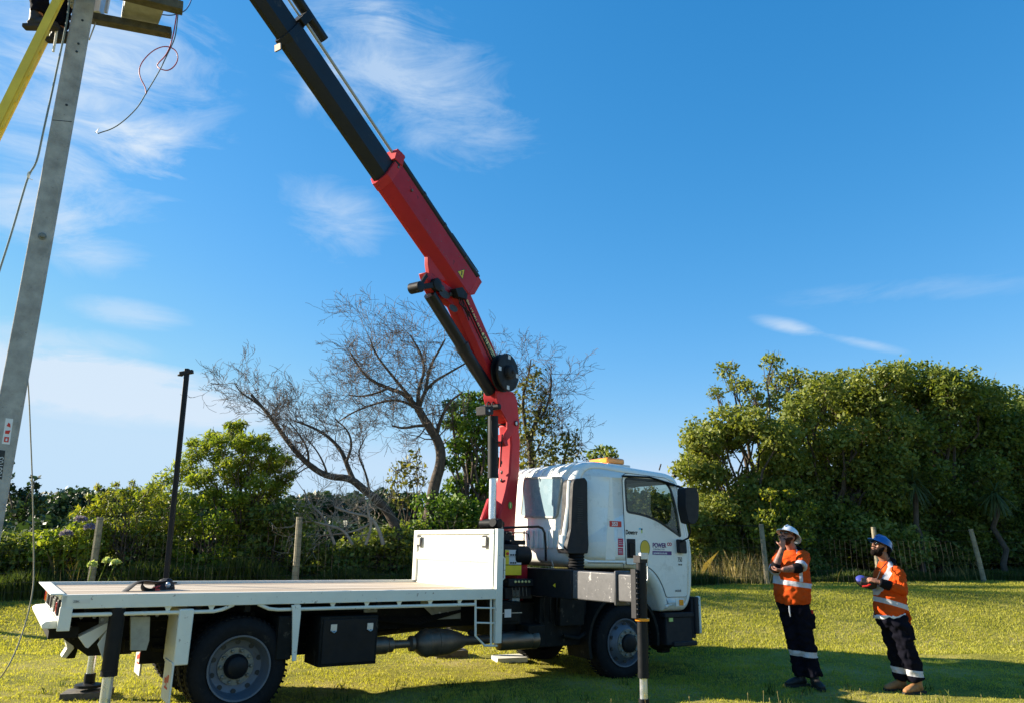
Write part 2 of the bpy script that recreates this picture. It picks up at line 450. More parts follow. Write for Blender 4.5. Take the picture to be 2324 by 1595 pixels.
class MB:
    def __init__(self):
        self.v = []
        self.f = []

    def add(self, vs, fs):
        b = len(self.v)
        self.v.extend([tuple(float(c) for c in p) for p in vs])
        self.f.extend([tuple(i + b for i in f) for f in fs])
        return self

    def box(self, x0, x1, y0, y1, z0, z1):
        vs = [(x0, y0, z0), (x1, y0, z0), (x1, y1, z0), (x0, y1, z0), (x0, y0, z1), (x1, y0, z1), (x1, y1, z1), (x0, y1, z1)]
        return self.add(vs, [(3, 2, 1, 0), (4, 5, 6, 7), (0, 1, 5, 4), (1, 2, 6, 5), (2, 3, 7, 6), (3, 0, 4, 7)])

    def bar(self, p0, p1, w, h, up=(0, 0, 1)):
        p0 = np.array(p0, float)
        p1 = np.array(p1, float)
        d = p1 - p0
        d /= np.linalg.norm(d)
        u = np.cross(np.array(up, float), d)
        if np.linalg.norm(u) < 1e-4:
            u = np.cross(vec(1, 0, 0), d)
        u /= np.linalg.norm(u)
        t = np.cross(d, u)
        vs = []
        for p in (p0, p1):
            for a, b in ((-1, -1), (1, -1), (1, 1), (-1, 1)):
                vs.append(p + u * a * w / 2 + t * b * h / 2)
        return self.add(vs, [(3, 2, 1, 0), (4, 5, 6, 7), (0, 1, 5, 4), (1, 2, 6, 5), (2, 3, 7, 6), (3, 0, 4, 7)])

    def tube(self, pts, rad, n=8, cap=True, flat=1.0, axis=None):
        pts = [np.array(p, float) for p in pts]
        if not hasattr(rad, '__len__'):
            rad = [rad] * len(pts)
        vs = []
        pu = None
        for i, p in enumerate(pts):
            d = (pts[min(i + 1, len(pts) - 1)] - pts[max(i - 1, 0)])
            d = d / (np.linalg.norm(d) + 1e-9)
            if pu is None:
                if axis is not None:
                    u = np.array(axis, float)
                    u = u - d * (u @ d)
                    u /= np.linalg.norm(u)
                else:
                    u = orth(d)[0]
            else:
                u = pu - d * (pu @ d)
                u /= (np.linalg.norm(u) + 1e-9)
            pu = u
            w = np.cross(d, u)
            r = rad[i]
            ru, rw = (r if hasattr(r, '__len__') else (r, r * flat))
            for k in range(n):
                a = 2 * math.pi * k / n
                vs.append(p + u * math.cos(a) * ru + w * math.sin(a) * rw)
        fs = []
        for i in range(len(pts) - 1):
            for k in range(n):
                k2 = (k + 1) % n
                fs.append((i * n + k, i * n + k2, (i + 1) * n + k2, (i + 1) * n + k))
        if cap:
            fs.append(tuple(reversed(range(n))))
            fs.append(tuple(range((len(pts) - 1) * n, len(pts) * n)))
        return self.add(vs, fs)

    def lathe(self, c, axis, prof, n=32, caps=True):
        """prof: list of (along axis, radius)"""
        u, w, d = orth(axis)
        c = np.array(c, float)
        vs = []
        for h, r in prof:
            for k in range(n):
                a = 2 * math.pi * k / n
                vs.append(c + d * h + (u * math.cos(a) + w * math.sin(a)) * max(r, 1e-4))
        fs = []
        for i in range(len(prof) - 1):
            for k in range(n):
                k2 = (k + 1) % n
                fs.append((i * n + k, i * n + k2, (i + 1) * n + k2, (i + 1) * n + k))
        if caps:
            fs.append(tuple(reversed(range(n))))
            fs.append(tuple(range((len(prof) - 1) * n, len(prof) * n)))
        return self.add(vs, fs)

    def ell(self, c, r, n=14, m=10, rot=None):
        c = np.array(c, float)
        vs = []
        for i in range(m + 1):
            t = math.pi * i / m
            for k in range(n):
                a = 2 * math.pi * k / n
                p = vec(r[0] * math.sin(t) * math.cos(a), r[1] * math.sin(t) * math.sin(a), r[2] * math.cos(t))
                if rot is not None:
                    p = np.array(rot @ Vector(p))
                vs.append(c + p)
        fs = []
        for i in range(m):
            for k in range(n):
                k2 = (k + 1) % n
                fs.append((i * n + k, (i + 1) * n + k, (i + 1) * n + k2, i * n + k2))
        return self.add(vs, fs)

    def prism(self, outline, fn, h0, h1, holes=()):
        """outline in 2D; fn(a,b,h) -> 3D; extruded from h0 to h1, with holes"""
        loops = [list(outline)] + [list(h) for h in holes]
        flat = [p for l in loops for p in l]
        tri = tessellate_polygon([[Vector((p[0], p[1], 0)) for p in l] for l in loops])
        n = len(flat)
        vs = [fn(p[0], p[1], h0) for p in flat] + [fn(p[0], p[1], h1) for p in flat]
        fs = []
        for a, b, c in tri:
            fs.append((a, b, c))
            fs.append((n + c, n + b, n + a))
        o = 0
        for l in loops:
            L = len(l)
            for i in range(L):
                j = (i + 1) % L
                fs.append((o + i, o + j, n + o + j, n + o + i))
            o += L
        return self.add(vs, fs)

    def mesh(self, name, xf=None):
        me = bpy.data.meshes.new(name)
        vs = self.v if xf is None else [xf(p) for p in self.v]
        me.from_pydata([tuple(p) for p in vs], [], self.f)
        me.validate()
        return me

    def build(self, name, mat, parent=None, xf=None, smooth=0.6, bevel=0.0, fixn=True):
        me = self.mesh(name, xf)
        if fixn:
            b = bmesh.new()
            b.from_mesh(me)
            bmesh.ops.recalc_face_normals(b, faces=b.faces)
            b.to_mesh(me)
            b.free()
        return mkobj(name, me, mat, parent, smooth, bevel)


def mkobj(name, me, mat, parent=None, smooth=0.6, bevel=0.0):
    if mat is not None:
        me.materials.clear()
        me.materials.append(M[mat] if isinstance(mat, str) else mat)
    if smooth:
        me.polygons.foreach_set('use_smooth', [True] * len(me.polygons))
        me.set_sharp_from_angle(angle=smooth)
    o = bpy.data.objects.new(name, me)
    COL.objects.link(o)
    if parent is not None:
        o.parent = parent
    if bevel > 0:
        md = o.modifiers.new('bevel', 'BEVEL')
        md.width = bevel
        md.segments = 2
        md.limit_method = 'ANGLE'
        md.angle_limit = D2R(40)
    return o


def thing(name, label, cat, loc=(0, 0, 0), rot=(0, 0, 0), group=None):
    o = bpy.data.objects.new(name, None)
    o.empty_display_size = 0.2
    o.location = tuple(float(c) for c in loc)
    o.rotation_euler = rot
    COL.objects.link(o)
    return tag(o, label, cat, group)


def tag(o, label, cat=None, group=None, kind=None):
    if label:
        o['label'] = label
    if cat:
        o['category'] = cat
    if group:
        o['group'] = group
    if kind:
        o['kind'] = kind
    return o


def struct(o):
    o['kind'] = 'structure'
    return o


def rel(root):
    """world -> local of an unrotated thing"""
    L = np.array(root.location)
    return lambda p: np.array(p) - L


def fast_quads(name, V, mat, parent=None):
    """V: (n,4,3) array -> mesh of separate quads"""
    n = len(V)
    k = V.shape[1]
    me = bpy.data.meshes.new(name)
    me.vertices.add(n * k)
    me.vertices.foreach_set('co', V.reshape(-1).astype(np.float32))
    me.loops.add(n * k)
    me.loops.foreach_set('vertex_index', np.arange(n * k, dtype=np.int32))
    me.polygons.add(n)
    me.polygons.foreach_set('loop_start', np.arange(0, n * k, k, dtype=np.int32))
    me.polygons.foreach_set('loop_total', np.full(n, k, dtype=np.int32))
    me.update()
    return mkobj(name, me, mat, parent, smooth=0)


def evalmesh(ob):
    dg = bpy.context.evaluated_depsgraph_get()
    dg.update()
    me = bpy.data.meshes.new_from_object(ob.evaluated_get(dg))
    return me


def text(body, size, origin, right, up, mat, parent, name='lettering', ext=0.0015, align='LEFT', bold=0.0, sx=1.0):
    cu = bpy.data.curves.new('txt', 'FONT')
    cu.body = body
    cu.size = size
    cu.extrude = ext
    cu.align_x = align
    cu.offset = bold
    ob = bpy.data.objects.new('txt', cu)
    COL.objects.link(ob)
    me = evalmesh(ob)
    bpy.data.objects.remove(ob)
    bpy.data.curves.remove(cu)
    r = Vector(right).normalized()
    u = Vector(up)
    u = (u - r * u.dot(r)).normalized()
    nn = r.cross(u)
    mt = Matrix(((r.x * sx, u.x, nn.x, origin[0]), (r.y * sx, u.y, nn.y, origin[1]), (r.z * sx, u.z, nn.z, origin[2]), (0, 0, 0, 1)))
    me.transform(mt)
    return mkobj(name, me, mat, parent, smooth=0)


def chaikin(pts, it=2, closed=True):
    for _ in range(it):
        out = []
        n = len(pts)
        for i in range(n if closed else n - 1):
            a, b = pts[i], pts[(i + 1) % n]
            out.append((a[0] * .75 + b[0] * .25, a[1] * .75 + b[1] * .25))
            out.append((a[0] * .25 + b[0] * .75, a[1] * .25 + b[1] * .75))
        if not closed:
            out = [pts[0]] + out + [pts[-1]]
        pts = out
    return pts


def rpoly(pts, r, seg=4):
    """round the corners of a closed polygon with radius r (number or list)"""
    out = []
    n = len(pts)
    for i in range(n):
        p = vec(*pts[i])
        a = vec(*pts[i - 1]) - p
        b = vec(*pts[(i + 1) % n]) - p
        la, lb = np.linalg.norm(a), np.linalg.norm(b)
        rr = r[i] if hasattr(r, '__len__') else r
        rr = min(rr, la * .45, lb * .45)
        if rr <= 1e-5:
            out.append(tuple(p))
            continue
        A = p + a / la * rr
        B = p + b / lb * rr
        for k in range(seg + 1):
            t = k / seg
            q = A * (1 - t) ** 2 + p * 2 * t * (1 - t) + B * t * t
            out.append(tuple(q))
    return out


def offset_poly(pts, d):
    """inward offset of a CCW polygon"""
    n = len(pts)
    out = []
    for i in range(n):
        p0, p, p1 = vec(*pts[i - 1]), vec(*pts[i]), vec(*pts[(i + 1) % n])
        a = p - p0
        b = p1 - p
        a /= np.linalg.norm(a) + 1e-9
        b /= np.linalg.norm(b) + 1e-9
        na = vec(-a[1], a[0])
        nb = vec(-b[1], b[0])
        m = na + nb
        m /= np.linalg.norm(m) + 1e-9
        k = 1 / max(0.5, m @ na)
        out.append(tuple(p + m * d * k))
    return out


def ring(loop, d_out, d_in, fn, h0, h1):
    """a frame that follows a closed loop: outside edge moved out by d_out, inside edge in by d_in"""
    sg = 1 if area2(loop) > 0 else -1
    A = offset_poly(loop, -d_out * sg)
    B = offset_poly(loop, d_in * sg)
    n = len(loop)
    vs = [fn(p[0], p[1], h) for h in (h0, h1) for L in (A, B) for p in L]
    fs = []
    for i in range(n):
        j = (i + 1) % n
        fs += [(i, j, n + j, n + i), (2 * n + i, 3 * n + i, 3 * n + j, 2 * n + j), (i, 2 * n + i, 2 * n + j, j), (n + i, n + j, 3 * n + j, 3 * n + i)]
    return vs, fs


def area2(p):
    return sum(p[i][0] * p[(i + 1) % len(p)][1] - p[(i + 1) % len(p)][0] * p[i][1] for i in range(len(p)))


# ------------------------------------------------------------------ terrain


def ss(t):
    t = np.clip(t, 0, 1)
    return t * t * (3 - 2 * t)


def terr(x, y):
    x = np.asarray(x, float)
    y = np.asarray(y, float)
    h = 0.68 * ss((y - 13.2) / 4.0)
    h = h - 3.2 * ss((y - 26) / 30)
    h = h - 0.11 * np.exp(-((x - 1.7) ** 2 / 3.0 + (y - 11.9) ** 2 / 2.0))
    h = h + 0.025 * np.sin(x * 0.9 + 1.3) * np.cos(y * 0.7) + 0.012 * np.sin(x * 2.3 + y * 1.7)
    h = h + 24.0 * ss((y - 230) / 130) * (0.72 + 0.28 * np.sin(x * 0.012 + 0.5))
    return h


def grid_mesh(name, xs, ys, fn, mat):
    X, Y = np.meshgrid(xs, ys)
    Z = fn(X, Y)
    V = np.stack([X, Y, Z], -1).reshape(-1, 3)
    nx, ny = len(xs), len(ys)
    idx = np.arange(nx * ny).reshape(ny, nx)
    Q = np.stack([idx[:-1, :-1], idx[:-1, 1:], idx[1:, 1:], idx[1:, :-1]], -1).reshape(-1, 4)
    me = bpy.data.meshes.new(name)
    me.from_pydata(V.tolist(), [], Q.tolist())
    return mkobj(name, me, mat, smooth=3.0)


xs = np.concatenate([np.linspace(-900, -40, 40)[:-1], np.linspace(-40, -14, 30)[:-1], np.linspace(-14, 16, 120)[:-1],
                     np.linspace(16, 40, 25)[:-1], np.linspace(40, 900, 40)])
ys = np.concatenate([np.linspace(-60, 2, 20)[:-1], np.linspace(2, 26, 110)[:-1], np.linspace(26, 80, 30)[:-1], np.linspace(80, 230, 16)])
g = grid_mesh('ground', xs, ys, terr, 'ground')
struct(g)


def hillfn(X, Y):
    b = terr(X, Y)
    return b + 2.2 * ss((Y - 235) / 40) * (np.sin(X * 0.11 + Y * .05) * np.cos(Y * 0.13) + 0.6 * np.sin(X * 0.37) * np.sin(Y * 0.31 + 1)) - 0.05


h = grid_mesh('hills', np.linspace(-900, 900, 300), np.concatenate([np.linspace(228, 400, 60), np.linspace(410, 1500, 20)]), hillfn, 'hill')
struct(h)
wv = grid_mesh('water', np.linspace(-900, 900, 12), np.linspace(70, 236, 6), lambda X, Y: X * 0 - 2.35, 'water')
struct(wv)
# ------------------------------------------------------------------ the crane truck
YAW, TILT = D2R(33.4), D2R(1.3)
TO = vec(-3.215, 8.964, -0.005)
_c, _s, _ct, _st = math.cos(YAW), math.sin(YAW), math.cos(TILT), math.sin(TILT)
TR = np.array([[_c, -_s, 0], [_s, _c, 0], [0, 0, 1]]) @ np.array([[_ct, 0, _st], [0, 1, 0], [-_st, 0, _ct]])


def w2t(p):
    return TR.T @ (np.array(p, float) - TO)


def t2w(p):
    return TO + TR @ np.array(p, float)


def on_y(px, py, yl):
    """where the view ray of a photo point meets the truck's plane y=yl -> (x, z)"""
    r = TR.T @ pix_ray(px, py)
    c = w2t(CAMP)
    q = c + r * ((yl - c[1]) / r[1])
    return (q[0], q[2])


def on_x(px, py, xl):
    r = TR.T @ pix_ray(px, py)
    c = w2t(CAMP)
    q = c + r * ((xl - c[0]) / r[0])
    return (q[1], q[2])


truck = thing('crane_truck', 'white flatbed truck with raised red and black crane, parked on the lawn', 'truck',
              TO, (0, TILT, YAW))
YN, YF = -0.76, 1.60          # near and far side of the deck
YS = -0.72                    # near side of the cab
XH = 3.09                     # headboard


def Y_(a, b, h):
    return (a, h, b)


def X_(a, b, h):
    return (h, a, b)


# --- chassis
b = MB()
b.box(-1.45, 6.3, 0.02, 0.10, 0.74, 1.00)
b.box(-1.45, 6.3, 0.74, 0.82, 0.74, 1.00)
for x in (-1.4, -0.6, 0.6, 1.8, 2.9, 3.5, 4.3, 6.2):
    b.box(x, x + 0.1, 0.10, 0.74, 0.78, 0.96)
b.box(-0.85, 0.95, 0.0, 0.025, 0.50, 0.76)
b.tube([(0, -0.6, 0.5), (0, 1.4, 0.5)], 0.09, 12)
b.ell((0, .42, .5), (.24, .2, .24))
b.tube([(5.29, -0.5, 0.45), (5.29, 1.3, 0.45)], 0.06, 10)
b.tube([(0.2, .42, .55), (3.6, .42, .78)], 0.06, 10)
b.tube([(-0.75, -.04, .66), (-.4, -.04, .62), (0, -.04, .6), (.4, -.04, .62), (.85, -.04, .66)], (.035), 6)
b.build('chassis', 'chassis', truck, bevel=0.004)

b = MB()
b.box(3.30, 4.10, -0.35, 1.2, 0.62, 1.05)
b.box(3.95, 4.75, -0.50, 1.3, 0.48, 1.12)
b.box(4.2, 4.62, -0.62, -0.2, 0.75, 1.18)
b.box(5.9, 6.4, -0.4, 1.2, 0.5, 0.9)
b.box(4.7, 5.9, -0.25, 1.1, 0.55, 1.45)
b.ell((4.5, .42, .62), (.45, .35, .25))
b.tube([(4.3, -0.56, 0.62), (4.52, -0.60, 0.58), (4.70, -0.6, 0.66)], 0.03, 8)
b.box(3.66, 3.92, -0.66, -0.3, 0.52, 0.78)
b.build('engine_block', 'chassis', truck, bevel=0.01)

b = MB()
b.tube([on_y(1330, 1345, -.5)[:1] + (-0.55,) + on_y(1330, 1345, -.5)[1:], (4.42, -.55, 1.15), (4.40, -.55, .9)], 0.012, 6)
for k in range(6):
    x = 3.9 + k * 0.11
    b.tube([(x, -0.50, 1.36), (x + 0.08, -0.56, 1.20), (x + 0.05, -0.58, 1.0), (x + .12, -.5, .8)], 0.011, 6)
b.build('hose', 'black', truck)

# --- deck
b = MB()
b.box(-1.66, XH, YN + 0.06, YF - 0.05, 1.20, 1.232)
b.build('deck_floor', 'boards', truck)
b = MB()
b.box(-1.70, XH, YN, YN + 0.06, 1.125, 1.252)
b.box(-1.70, XH, YF - 0.05, YF, 1.125, 1.265)
b.box(-1.705, -1.60, YN - 0.003, YN + 0.055, 0.93, 1.14)
b.box(-1.705, -1.60, YF - .05, YF + 0.003, 0.93, 1.14)
b.build('side_rail', 'deckwhite', truck, bevel=0.005)
b = MB()
for i in range(10):
    x = -1.50 + i * 0.50
    b.box(x, x + 0.06, YN + 0.07, YF - 0.06, 1.05, 1.19)
b.box(-1.6, 3.08, -0.02, 0.10, 1.00, 1.06)
b.box(-1.6, 3.08, .74, .86, 1.00, 1.06)
b.build('cross_bearer', 'chassis', truck, bevel=0.003)
# rope rails
for seg in ([(-1.60, 1.068), (-0.32, 1.068), (-0.24, 1.085), (-0.13, 1.13)], [(0.12, 1.13), (0.24, 1.08), (0.34, 1.068), (2.74, 1.068), (2.79, 1.068)]):
    b = MB()
    b.tube([(p[0], YN + 0.028, p[1]) for p in seg], 0.019, 8)
    xs_ = np.linspace(seg[0][0] + 0.42, seg[-1][0] - 0.22, 3 if seg[0][0] < 0 else 6)
    for x in xs_:
        b.box(x - 0.02, x + 0.02, YN + 0.022, YN + 0.034, 1.075, 1.13)
        b.prism([(x - .035, 1.126), (x + .035, 1.126), (x + .02, 1.10), (x - .02, 1.10)], Y_, YN + .020, YN + .036)
    b.build('rope_rail', 'deckwhite', truck)
# small maker plate on the side rail
b = MB()
x0, z0 = on_y(163, 1369, YN)
x1, z1 = on_y(206, 1358, YN)
b.box(x0, x1, YN - 0.003, YN + .001, z0, z1)
pl_ = b.build('maker_plate', 'cream', truck)
text('ZBK.', 0.028, ((x0 + .008), YN - 0.004, z0 + 0.01), (1, 0, 0), (0, 0, 1), 'ink', pl_)

# --- tail
b = MB()
b.prism([(YN, 1.02), (YF, 1.02), (YF, 1.245), (YN, 1.245)], X_, -1.70, -1.66)
b.prism([(YN + .02, 1.248), (YF + .06, 1.248), (YF + .06, 1.262), (YN + .02, 1.262)], X_, -1.80, -1.68)
b.build('tail_panel', 'deckwhite', truck, bevel=0.003)
b = MB()
b.prism([(-1.70, 1.02), (-1.80, 1.012), (-1.83, 0.99), (-1.82, 0.95), (-1.70, 0.95)], Y_, YN + .06, YF + .0)
b.build('bumper', 'deckwhite', truck, bevel=0.006)


def tail_lamp(y0, y1, mt, z0=1.06, z1=1.20):
    bb = MB()
    bb.box(-1.725, -1.70, y0, y1, z0, z1)
    fr = bb.build('tail_light', 'plastic', truck, bevel=0.006)
    b2 = MB()
    b2.box(-1.735, -1.724, y0 + .02, y1 - .02, z0 + .02, z1 - .02)
    b2.build('lens', mt, fr, bevel=0.004)


for y0, y1, mt in ((YN + 0.06, YN + 0.20, 'redlens'), (YN + 0.45, YN + 0.70, 'clearlens'), (YN + .95, YN + 1.15, 'plastic'),
                   (YN + 1.5, YN + 1.72, 'plastic'), (YN + 2.0, YN + 2.14, 'redlens'), (YN + 1.8, YN + 1.95, 'amber')):
    tail_lamp(y0, y1, mt)
# dark underrun frame and the pale hitch plate
b = MB()
b.prism([(-1.80, 0.95), (-0.95, 0.95), (-0.95, 0.62), (-1.35, 0.62)], Y_, -0.10, -0.07)
b.prism([(-1.80, 0.95), (-0.95, 0.95), (-0.95, 0.62), (-1.35, 0.62)], Y_, 0.92, 0.95)
b.box(-1.75, -1.5, -0.5, 1.35, 0.84, 0.94)
b.box(-1.05, -0.9, -0.3, 1.15, 0.66, 0.78)
b.prism([(-1.55, 0.95), (-1.35, 0.95), (-1.42, 0.55), (-1.5, 0.55)], Y_, 0.35, 0.5)
b.build('underrun_frame', 'chassis', truck, bevel=0.003)
b = MB()
P_ = [on_y(*p, 0.3) for p in ((146, 1442), (163, 1452), (168, 1470), (150, 1492), (139, 1490), (152, 1470))]
b.prism(P_, Y_, 0.28, 0.5)
b.build('hitch_plate', 'cream', truck, bevel=0.005)
b = MB()
P_ = [on_y(*p, -0.55) for p in ((207, 1443), (251, 1419), (245, 1500), (240, 1501), (205, 1458))]
P_ = [on_y(*p, -0.60) for p in ((224, 1460), (290 - 0, 1420), (279, 1506), (272, 1508))]
b.prism([on_y(*p, -0.60) for p in ((221, 1461), (250, 1420), (252, 1422), (240, 1503), (236, 1503))], Y_, -0.60, -0.585)
for k in range(5):
    y = -0.56 + k * 0.045
    b.prism([on_y(*p, -0.56) for p in ((178, 1445), (244, 1412), (248, 1422), (200, 1470), (194, 1468))], Y_, y, y + 0.03)
b.build('step_plate', 'cream', truck, bevel=0.003)
b = MB()
b.prism([on_y(*p, -0.4) for p in ((225, 1395), (247, 1395), (247, 1458), (225, 1458))], Y_, -0.40, -0.38)
b.build('side_plate', 'panelgrey', truck, bevel=0.003)
b = MB()
b.prism([on_y(*p, -0.66) for p in ((300, 1400), (345, 1400), (343, 1455), (336, 1478), (300, 1478))], Y_, -0.55, -0.50)
b.build('side_plate', 'panelgrey', truck, bevel=0.003)
def bolt(x, y, z, r_=.016, h_=.014):
    bb = MB()
    bb.lathe((x, y, z), (0, -1, 0), [(0, r_), (h_, r_ * .85)], 8)
    bb.build('bolt', 'steel', truck)


for q in ((232, 1405), (232, 1420), (232, 1434), (232, 1448)):
    x, z = on_y(*q, -0.4)
    bolt(x, -.40, z)
for i in range(8):
    bolt(-1.45 + i * .12, 0.018, 0.985, .02)


# --- outrigger legs
def leg(x, y, ztop, zsplit, ground_z, rtop=.066, rin=.046, plate=.15):
    g_ = ground_z
    bb = MB()
    bb.tube([(x, y, zsplit), (x, y, ztop)], rtop, 20)
    bb.tube([(x, y, zsplit - .002), (x, y, zsplit + .05)], rtop * 1.06, 20)
    bb.tube([(x, y, ztop - .001), (x, y, ztop + .05)], rtop * .7, 16)
    lg = bb.build('outrigger_leg', 'black', truck)
    b2 = MB()
    b2.tube([(x, y, g_ + .12), (x, y, zsplit)], rin, 20)
    b2.build('leg_rod', 'chrome', lg)
    b3 = MB()
    b3.tube([(x, y, g_ + .03), (x, y, g_ + .15)], rin * 1.35, 16)
    b3.lathe((x, y, g_ + .0), (0, 0, 1), [(0, plate), (.03, plate), (.045, .08)], 24)
    b3.build('foot', 'black', lg)
    return lg


leg(-1.21, -0.70, 1.12, 0.51, 0.02, .072, .05)
leg(-1.13, 1.50, 1.12, 0.62, 0.08)
LX, LY = 3.80, -2.66
lg = leg(LX, LY, 1.62, 0.42, 0.06, .058, .043, plate=.085)
leg(3.96, 1.95, 1.62, .5, 0.18)
b = MB()
b.box(LX - .105, LX - .065, LY - .02, LY + .06, 1.03, 1.55)
for k in range(9):
    z = 1.06 + k * .055
    b.prism([(z, LY - .02), (z + .03, LY - .02), (z + .015, LY - .045)], lambda a, c, h: (h, c, a), LX - .1, LX - .07)
b.box(LX - .06, LX + .05, LY - .05, LY + .06, 1.62, 1.70)
b.build('rack', 'plastic', lg, bevel=.003)
b = MB()
b.lathe((LX, LY, 1.00), (0, 0, 1), [(0, .070), (.004, .078), (.03, .078), (.034, .070)], 24)
b.build('marker_light', 'amber', lg)
b = MB()
b.box(LX - .05, LX + .06, LY - .06, LY - .02, 1.66, 1.73)
b.tube([(LX + .05, LY, 1.70), (LX + .10, LY, 1.66), (LX + .10, LY, 1.45), (LX + .06, LY, 1.38)], .008, 6)
b.build('valve', 'steel', lg, bevel=.004)

# --- outrigger beam
b = MB()
b.box(3.80, 4.02, -1.40, 2.2, 1.145, 1.50)  # black carried this far out paints the shade on the beam's inner length
b.build('shade_black_housing', 'black', truck, bevel=0.012)
b = MB()
b.box(3.805, 4.01, -2.20, -1.40, 1.155, 1.495)
b.box(3.792, 4.022, -2.235, -2.20, 1.13, 1.52)
b.box(3.82, 3.99, -2.52, -2.235, 1.18, 1.485)
b.build('outrigger_beam', 'scratched', truck, bevel=0.015)
b = MB()
b.prism([(-1.0, 1.30), (-1.05, 1.325), (-1.05, 1.275)], X_, 3.795, 3.80)
b.build('arrow_mark', 'yellow', truck)

# --- wheels


def wheel(x, yo, side, z=0.5, front=False, name='wheel', dual=False):
    """side -1: outer face towards -y"""
    t = bpy.data.objects.new(name, None)
    COL.objects.link(t)
    t.parent = truck
    ax = (0, side, 0)
    R_, r_ = 0.50, 0.315
    w = 0.27
    c = (x, yo, z)
    bb = MB()
    prof = [(-w, r_), (-w, R_ - .06), (-w + .02, R_ - .02), (-w + .05, R_), (-w / 2, R_ + .004), (-.05, R_), (-.02, R_ - .02), (0.012, R_ - .07), (0.018, R_ - .11),
            (0.004, r_ + .03), (-.01, r_)]
    bb.lathe(c, ax, prof, 56, caps=False)
    # tread lugs
    for k in range(56):
        a = 2 * math.pi * k / 56
        for yy in (-.035, -w + .035):
            rr = R_ + .003
            ca, sa = math.cos(a), math.sin(a)
            p0 = vec(x + ca * (rr - .03), yo + side * (yy - .03), z + sa * (rr - .03))
            p1 = vec(x + ca * (rr + .006), yo + side * (yy + .02), z + sa * (rr + .006))
            bb.bar(vec(x + ca * rr, yo + side * (yy - .05), z + sa * rr), vec(x + ca * rr, yo + side * (yy + .035), z + sa * rr), .022, .007, (ca, 0, sa))
    bb.build('tyre', 'rubber', t)
    bb = MB()
    if front:
        prof = [(-.16, .26), (-.16, .29), (-.03, .30), (0.0, .322), (.014, .322), (.012, .305), (-.03, .290), (-.05, .275), (-.035, .25), (.045, .205), (.055, .19), (.055, .02)]
    else:
        prof = [(-.26, .26), (-.24, .29), (-.03, .30), (0.0, .322), (.014, .322), (.012, .305), (-.03, .290), (-.10, .282), (-.14, .26), (-.155, .22), (-.16, .02)]
    bb.lathe(c, ax, prof, 56)
    rm = bb.build('rim', 'rim', t)
    # hand holes
    n = 10
    for k in range(n):
        a = 2 * math.pi * (k + .5) / n
        rr = .243
        off = (-.012 if front else -.147)
        bb = MB()
        bb.lathe((x + math.cos(a) * rr, yo + side * (off), z + math.sin(a) * rr), ax, [(0, .026), (.010, .026)], 14)
        bb.build('hand_hole', 'ink', t)
    bb = MB()
    o_ = .055 if front else -.16
    bb.lathe(c, ax, [(o_, .185), (o_ + .02, .185), (o_ + .022, .13)], 40)
    for k in range(10):
        a = 2 * math.pi * k / 10
        q = (x + math.cos(a) * .158, yo + side * (o_ + .015), z + math.sin(a) * .158)
        bb.lathe(q, ax, [(0, .02), (.03, .018), (.036, .010)], 6)
    bb.build('hub_ring', 'hubmetal', t, smooth=.4)
    bb = MB()
    bb.lathe(c, ax, [(o_, .128), (o_ + .06, .122), (o_ + (.075 if front else .10), .10), (o_ + (.08 if front else .12), .06), (o_ + (.082 if front else .125), .01)], 32)
    bb.build('hub', 'black', t)
    return t


wheel(0, -0.70, -1)
wheel(0, -0.34, -1)
wheel(0, 1.54, 1)
wheel(0, 1.18, 1)
wheel(5.29, -0.68, -1, front=True)
wheel(5.29, 1.52, 1, front=True)

# --- guards and flaps
for (yy0, yy1) in ((-.77, -.22), (1.08, 1.6)):
    b = MB()
    b.box(-.66, -.52, yy0, yy1, 0.57, 1.10)
    b.build('wheel_guard', 'deckwhite', truck, bevel=0.012)
    b = MB()
    b.box(-.665, -.645, yy0, yy0 + .40, 0.22, 0.60)
    b.box(-.672, -.66, yy0, yy0 + .40, .57, .60)
    fl = b.build('mud_flap', 'cream', truck, bevel=0.004)
    b = MB()
    for k, (u0, u1, z0_, z1_) in enumerate(((.10, .16, .40, .47), (.18, .21, .36, .45), (.23, .30, .38, .43), (.12, .28, .335, .355))):
        b.box(-.6675, -.6655, yy0 + u0, yy0 + u1, z0_, z1_)
    b.build('red_print', 'stickerred', fl, smooth=0)
b = MB()
x0, z0 = on_y(668, 1372, YN)
P_ = [on_y(*p, YN - .01) for p in ((662, 1372), (683, 1372), (683, 1392), (672, 1498), (663, 1500), (664, 1392))]
b.prism(P_, Y_, YN - .012, YN + .01)
b.build('guard_stay', 'deckwhite', truck, bevel=.004)
b = MB()
b.box(.36, .52, -.74, -.25, .56, 1.0)
b.build('front_guard', 'chassis', truck, bevel=.01)
# black mudguard over the front wheel
b = MB()
arc = [(5.29 + .66 * math.cos(a), .52 + .66 * math.sin(a)) for a in np.linspace(D2R(198), D2R(-8), 26)]
arc2 = [(5.29 + .615 * math.cos(a), .52 + .615 * math.sin(a)) for a in np.linspace(D2R(-8), D2R(198), 26)]
b.prism(arc + arc2, Y_, -.69, -.20)
b.prism(arc + arc2, Y_, 1.04, 1.53)
b.build('mudguard', 'chassis', truck)

